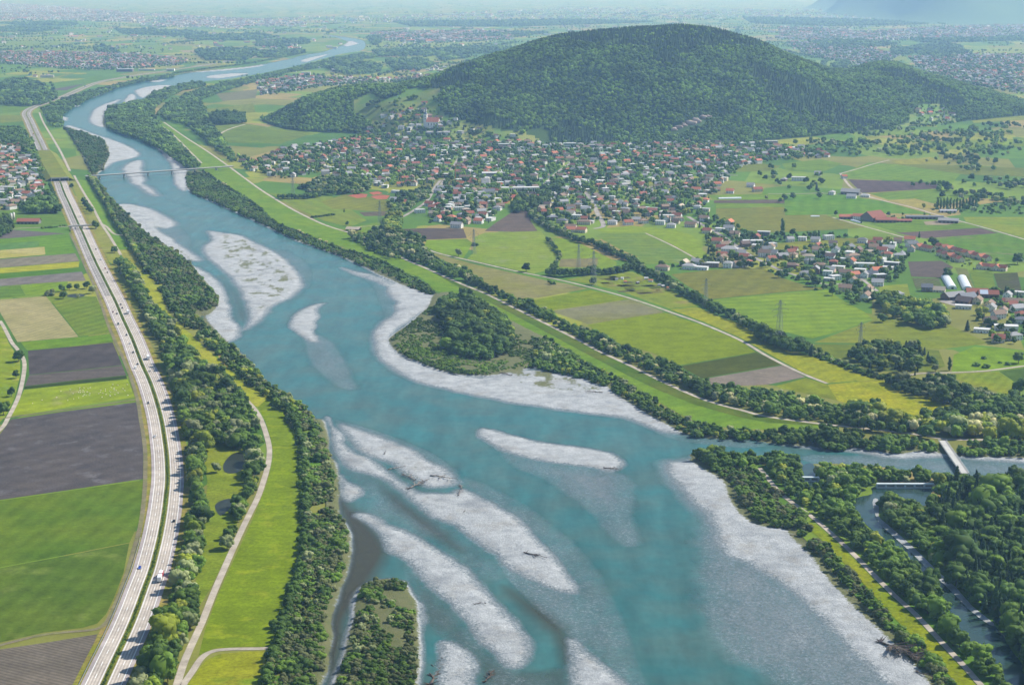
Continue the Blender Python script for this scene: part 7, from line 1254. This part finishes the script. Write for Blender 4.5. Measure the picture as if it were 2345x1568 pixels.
for i in np.nonzero((_xy[:, 1] < 3600) & _ok)[0]:
    if TREES[i][5] == 'median': continue
    for w_, wd in LW:
        if ((w_[:, 0]-_xy[i, 0])**2 + (w_[:, 1]-_xy[i, 1])**2).min() < (wd/2+2.2)**2: _ok[i] = False; break
    if _ok[i] and ((ws[:, 0]-_xy[i, 0])**2 + (ws[:, 1]-_xy[i, 1])**2).min() < 17.5**2: _ok[i] = False
TREES = [t_ for i, t_ in enumerate(TREES) if _ok[i]]
q = resample(ws, 2.2)
for p_ in q: TREES.append((p_[0] + random.uniform(-.4, .4), p_[1], 0.4, random.uniform(0.9, 1.6), 'shrub', 'median'))
arr = TREES + FOREST
XYZ = np.array([(t_[0], t_[1], t_[2]) for t_ in arr]); HT = np.array([t_[3] for t_ in arr]); pj = project(XYZ + np.c_[np.zeros(len(arr)), np.zeros(len(arr)), HT*0.5])
inframe = (pj[:, 0] > 8) & (pj[:, 0] < 2337) & (pj[:, 1] > 0) & (pj[:, 1] < 1560)
size = HT/XYZ[:, 1]*inframe
TREEISH = {'oak1', 'oak2', 'oak3', 'oak4', 'willow', 'lime', 'bloom'}
cand = [i for i in np.argsort(-size) if inframe[i] and arr[i][5] in BELT_LABEL and arr[i][5] != 'spruce_wood' and arr[i][4] in TREEISH][:232]
conif = [i for i in np.argsort(-size) if inframe[i] and arr[i][5] == 'spruce_wood' and arr[i][4].startswith('spruce')][:110]
taken = set(cand) | set(conif)
def put_tree(name, x, y, z_, h_, proto, label, cat, group=None, slim=False):
    o = thing(name, label, cat, (x, y, z_), random.uniform(0, 6.28), group)
    add('trunk', SLIM if slim else random.choice(TRUNK), o, scale=(h_, h_, h_)); s = h_*random.uniform(0.9, 1.12)
    c = add('crown', CROWN[proto], o, scale=(s, s, h_)); return c
PROTO_OBJ = {}
for i in cand:
    x, y, z_, h_, pr_, zn = arr[i]; PROTO_OBJ[pr_] = put_tree('broadleaf_tree', x, y, z_, h_, pr_, LOOK[pr_] + (' tall' if h_ > 12.5 else ' low' if h_ < 9 else '') + ' ' + where(zn, *pj[i]), 'tree', LOOK[pr_] + ' trees, ' + MASS[zn][1])
for i in conif:
    x, y, z_, h_, pr_, zn = arr[i]; PROTO_OBJ[pr_] = put_tree('spruce_tree', x, y, z_, h_, pr_, ('tall ' if h_ > 14 else 'low ' if h_ < 11.5 else '') + where(zn, *pj[i]), 'tree', MASS[zn][1], True)
# ---- single trees one can point at
S = lambda u, v, h_, pr_, label, name='broadleaf_tree': (lambda g_: PROTO_OBJ.__setitem__(pr_, put_tree(name, g_[0], g_[1], 0.1, h_, pr_, label, 'tree')))(g1(u, v))
S(520,1258,11,'willow','lone silver willow beside the levee lane'); S(495,1082,9,'willow','silver willow at the edge of the reed pond'); S(262,579,10,'oak4','lone round tree between motorway and levee lane')
S(219,524,14,'oak3','dark tree at the east end of the overpass'); S(43,828,13,'oak4','big dark tree on the western lane beside the ploughed field'); S(37,866,9,'oak3','middle dark tree on the western lane'); S(26,908,10,'oak3','round tree low on the western lane'); S(8,950,12,'oak4','large tree at the left edge by the lane'); S(18,935,7,'oak1','smaller tree between two lane trees at the left edge')
S(116,676,11,'scrub','grey leafed tree above the tan stubble field'); S(142,668,10,'oak3','first dark tree in the row by the little pond'); S(145,684,10,'oak4','dark tree at the corner of the wheat field'); S(159,664,9,'oak3','second dark tree in the row by the little pond'); S(175,664,9,'oak1','third tree in the row by the little pond'); S(198,661,10,'oak4','last tree of the row, next to the motorway fence'); S(213,672,11,'willow','greyish tree right beside the motorway fence'); S(178,683,6,'willow','low silver bush on the pond edge')
for k_, (u, v) in enumerate([(192,466),(196,473),(200,478),(204,484),(209,489)]): S(u, v, 12, ('oak3', 'oak4')[k_ % 2], ['northernmost', 'second', 'third', 'fourth', 'southernmost'][k_] + ' tree of the row between motorway and levee lane')
S(164,432,11,'oak3','dark tree right of the tunnel portal'); S(1050,587,12,'willow','round silver tree in the corner by the field road'); S(1205,622,13,'oak4','round dark tree beside the field road and clover pasture'); S(1358,652,10,'oak4','dark round bush under the tall lattice mast'); S(1088,563,8,'scrub2','dark bush beside the pasture mast')
S(860,535,13,'oak4','big dark tree behind the levee lane near the shed'); S(955,552,14,'oak4','broad dark tree on the edge of the sprinkled field'); S(795,517,8,'oak3','dark tree behind the pole shed'); S(788,486,7,'spruce2','small conifer in the olive field','spruce_tree')
S(1867,656,15,'oak4','spreading tree at the hamlet edge by the mown field'); S(1906,676,12,'oak3','tree right of the spreading hamlet tree'); S(1783,636,11,'oak4','round tree at the bend of the hamlet lane'); S(2020,738,11,'oak4','dark clump alone in the olive meadow'); S(2215,758,14,'spruce2','single spruce at the right hand meadow edge','spruce_tree'); S(2169,636,14,'oak4','broad tree between garden beds and plastic tunnels'); S(2165,748,15,'willow','big grey willow at the end of the farm grove'); S(2174,848,14,'poplar','dark columnar poplar beside the nursery lane','poplar_tree'); S(2142,852,9,'willow','pale grey tree next to the columnar poplar')
S(2236,838,6,'shrub','left low orchard tree on the vivid green meadow'); S(2258,842,6,'shrub','middle low orchard tree on the vivid green meadow'); S(2253,822,4.5,'shrub','small orchard tree behind the other two'); S(2307,836,5,'shrub','round orchard bush near the right edge'); S(2332,832,13,'oak2','tall loose tree at the right edge of the orchard meadow'); S(2290,832,3.5,'shrub','tiny round bush between orchard trees near the right edge'); S(2335,905,18,'oak3','tall dark tree at the right edge below the striped field')
S(1792,540,27,'poplar','tall dark columnar tree behind the hamlet','poplar_tree'); S(1815,540,12,'oak3','low round tree beside the tall columnar one'); S(1786,464,9,'oak3','lone tree on the strip field'); S(1799,486,7,'oak1','small lone tree on the field boundary'); S(1914,494,10,'oak3','tree at the left end of the red roofed farm'); S(1870,437,17,'spruce2','dark fir by the corner house','spruce_tree'); S(1853,437,12,'oak4','round tree left of the dark fir'); S(2167,437,20,'oak4','broad dark tree at the end of the purple field'); S(1950,640,9,'lime','yellow green garden tree in the hamlet'); S(2115,477,9,'lime','yellow bush at the ripe field corner')
S(2330,605,16,'oak4','large dark tree at the right edge beside the row houses'); S(2138,565,15,'oak4','dark tree at the top of the row houses'); S(2105,545,11,'spruce','small spruce behind the orange roof','spruce_tree'); S(1705,612,12,'oak3','tree on the main road verge'); S(1660,600,9,'oak1','garden tree above the mown field')
for k_ in range(13):
    u = 2147 + k_*7.3; x, y, z_ = g1(u, 478 + (k_ % 2)*0.6); PROTO_OBJ['poplar'] = put_tree('poplar_tree', x, y, 0, random.uniform(17, 21), 'poplar', 'slim poplar in the straight row of thirteen behind the garden centre', 'tree', 'row of slim poplars')
S(1595,1052,9,'oak2','round bush at the very tip of the mouth wood'); S(1640,1000,5,'lime','yellow green bush on the gravel edge by the mouth')
# one of each remaining kind, standing in its wood
need = {t_[4] for i, t_ in enumerate(arr) if i not in taken} - set(PROTO_OBJ)
for pr_ in sorted(need):
    i = max((i for i in range(len(arr)) if arr[i][4] == pr_ and i not in taken), key=lambda i: size[i]); taken.add(i); x, y, z_, h_, _, zn = arr[i]
    nm = {'scrub': 'grey_shrub', 'scrub2': 'dark_shrub', 'shrub': 'green_shrub', 'farc': 'spruce_tree', 'spruce': 'spruce_tree', 'spruce2': 'fir_tree'}.get(pr_, 'broadleaf_tree')
    PROTO_OBJ[pr_] = put_tree(nm, x, y, z_, h_, pr_, {'scrub': 'largest grey shrub among the ', 'scrub2': 'largest dark shrub among the ', 'shrub': 'largest green shrub among the ', 'far1': 'tallest mid green tree of the ', 'far2': 'tallest dark tree of the ', 'far3': 'tallest beech of the ', 'farc': 'tallest spruce of the '}.get(pr_, 'tallest tree of the ') + ' '.join(MASS[zn][1].split()[:7]), 'tree' if 'shrub' not in nm else 'shrub')
# ---- masses: points carrying crowns
PN = sorted(PROTO_OBJ)
def mass_group(name, protos):
    g = bpy.data.node_groups.new(name, 'GeometryNodeTree'); g.interface.new_socket('Geometry', in_out='INPUT', socket_type='NodeSocketGeometry'); g.interface.new_socket('Geometry', in_out='OUTPUT', socket_type='NodeSocketGeometry')
    N = g.nodes; gi = N.new('NodeGroupInput'); go = N.new('NodeGroupOutput'); jn = N.new('GeometryNodeJoinGeometry')
    prev = None; outs = []
    for j, pr_ in enumerate(protos):
        oi = N.new('GeometryNodeObjectInfo'); oi.transform_space = 'ORIGINAL'; oi.inputs['Object'].default_value = PROTO_OBJ[pr_]; oi.inputs['As Instance'].default_value = True
        na = N.new('GeometryNodeInputNamedAttribute'); na.data_type = 'INT'; na.inputs['Name'].default_value = 'kind_index'
        cmp_ = N.new('FunctionNodeCompare'); cmp_.data_type = 'INT'; cmp_.operation = 'EQUAL'; g.links.new(na.outputs['Attribute'], cmp_.inputs[2]); cmp_.inputs[3].default_value = j
        ip = N.new('GeometryNodeInstanceOnPoints'); g.links.new(gi.outputs[0], ip.inputs['Points']); g.links.new(cmp_.outputs[0], ip.inputs['Selection']); g.links.new(oi.outputs['Geometry'], ip.inputs['Instance'])
        for nm, sock, dt in (('rot', 'Rotation', 'FLOAT_VECTOR'), ('scl', 'Scale', 'FLOAT_VECTOR')):
            a = N.new('GeometryNodeInputNamedAttribute'); a.data_type = dt; a.inputs['Name'].default_value = nm
            if nm == 'rot':
                er = N.new('FunctionNodeEulerToRotation'); g.links.new(a.outputs['Attribute'], er.inputs[0]); g.links.new(er.outputs[0], ip.inputs['Rotation'])
            else: g.links.new(a.outputs['Attribute'], ip.inputs['Scale'])
        outs.append(ip)
    for ip in outs[::-1]: g.links.new(ip.outputs[0], jn.inputs[0])
    g.links.new(jn.outputs[0], go.inputs[0]); return g
zones = {}
for i, t_ in enumerate(arr):
    if i not in taken: zones.setdefault(t_[5], []).append(i)
for zn, ids in zones.items():
    protos = sorted({arr[i][4] for i in ids}); v = XYZ[ids]; me = bpy.data.meshes.new(MASS[zn][0]); me.vertices.add(len(ids)); me.vertices.foreach_set('co', v.astype(np.float32).ravel())
    hh = HT[ids]; wf = RNG.uniform(0.9, 1.15, len(ids)); scl = np.stack([hh*wf, hh*wf, hh], 1).astype(np.float32); rot = np.stack([np.zeros(len(ids)), np.zeros(len(ids)), RNG.uniform(0, 6.28, len(ids))], 1).astype(np.float32)
    me.attributes.new('scl', 'FLOAT_VECTOR', 'POINT').data.foreach_set('vector', scl.ravel()); me.attributes.new('rot', 'FLOAT_VECTOR', 'POINT').data.foreach_set('vector', rot.ravel())
    me.attributes.new('kind_index', 'INT', 'POINT').data.foreach_set('value', np.array([protos.index(arr[i][4]) for i in ids], dtype=np.int32))
    o = add(MASS[zn][0], me, None, MASS[zn][1], 'forest' if 'forest' in MASS[zn][0] else 'vegetation', None, 'stuff')
    md = o.modifiers.new('plants', 'NODES'); md.node_group = mass_group(MASS[zn][0], protos)
print('plants', len(arr), {z_: len(i_) for z_, i_ in zones.items()})
# ================================================================== haze: one closed box of even air
t = bpy.data.materials.new('haze_air'); t.use_nodes = True; n = t.node_tree.nodes; n.remove(n['Principled BSDF'])
pv = n.new('ShaderNodeVolumePrincipled'); pv.inputs['Color'].default_value = (0.36, 0.6, 1.0, 1); pv.inputs['Density'].default_value = 5.6e-5; pv.inputs['Absorption Color'].default_value = (1, 1, 1, 1); pv.inputs['Anisotropy'].default_value = 0.25
t.node_tree.links.new(pv.outputs[0], n['Material Output'].inputs['Volume'])
b = MB().box(-42000, 42000, -2500, 62000, -5, 760)
b.build('haze', t, None, label='pale blue summer haze filling the valley', cat='haze', kind='stuff')
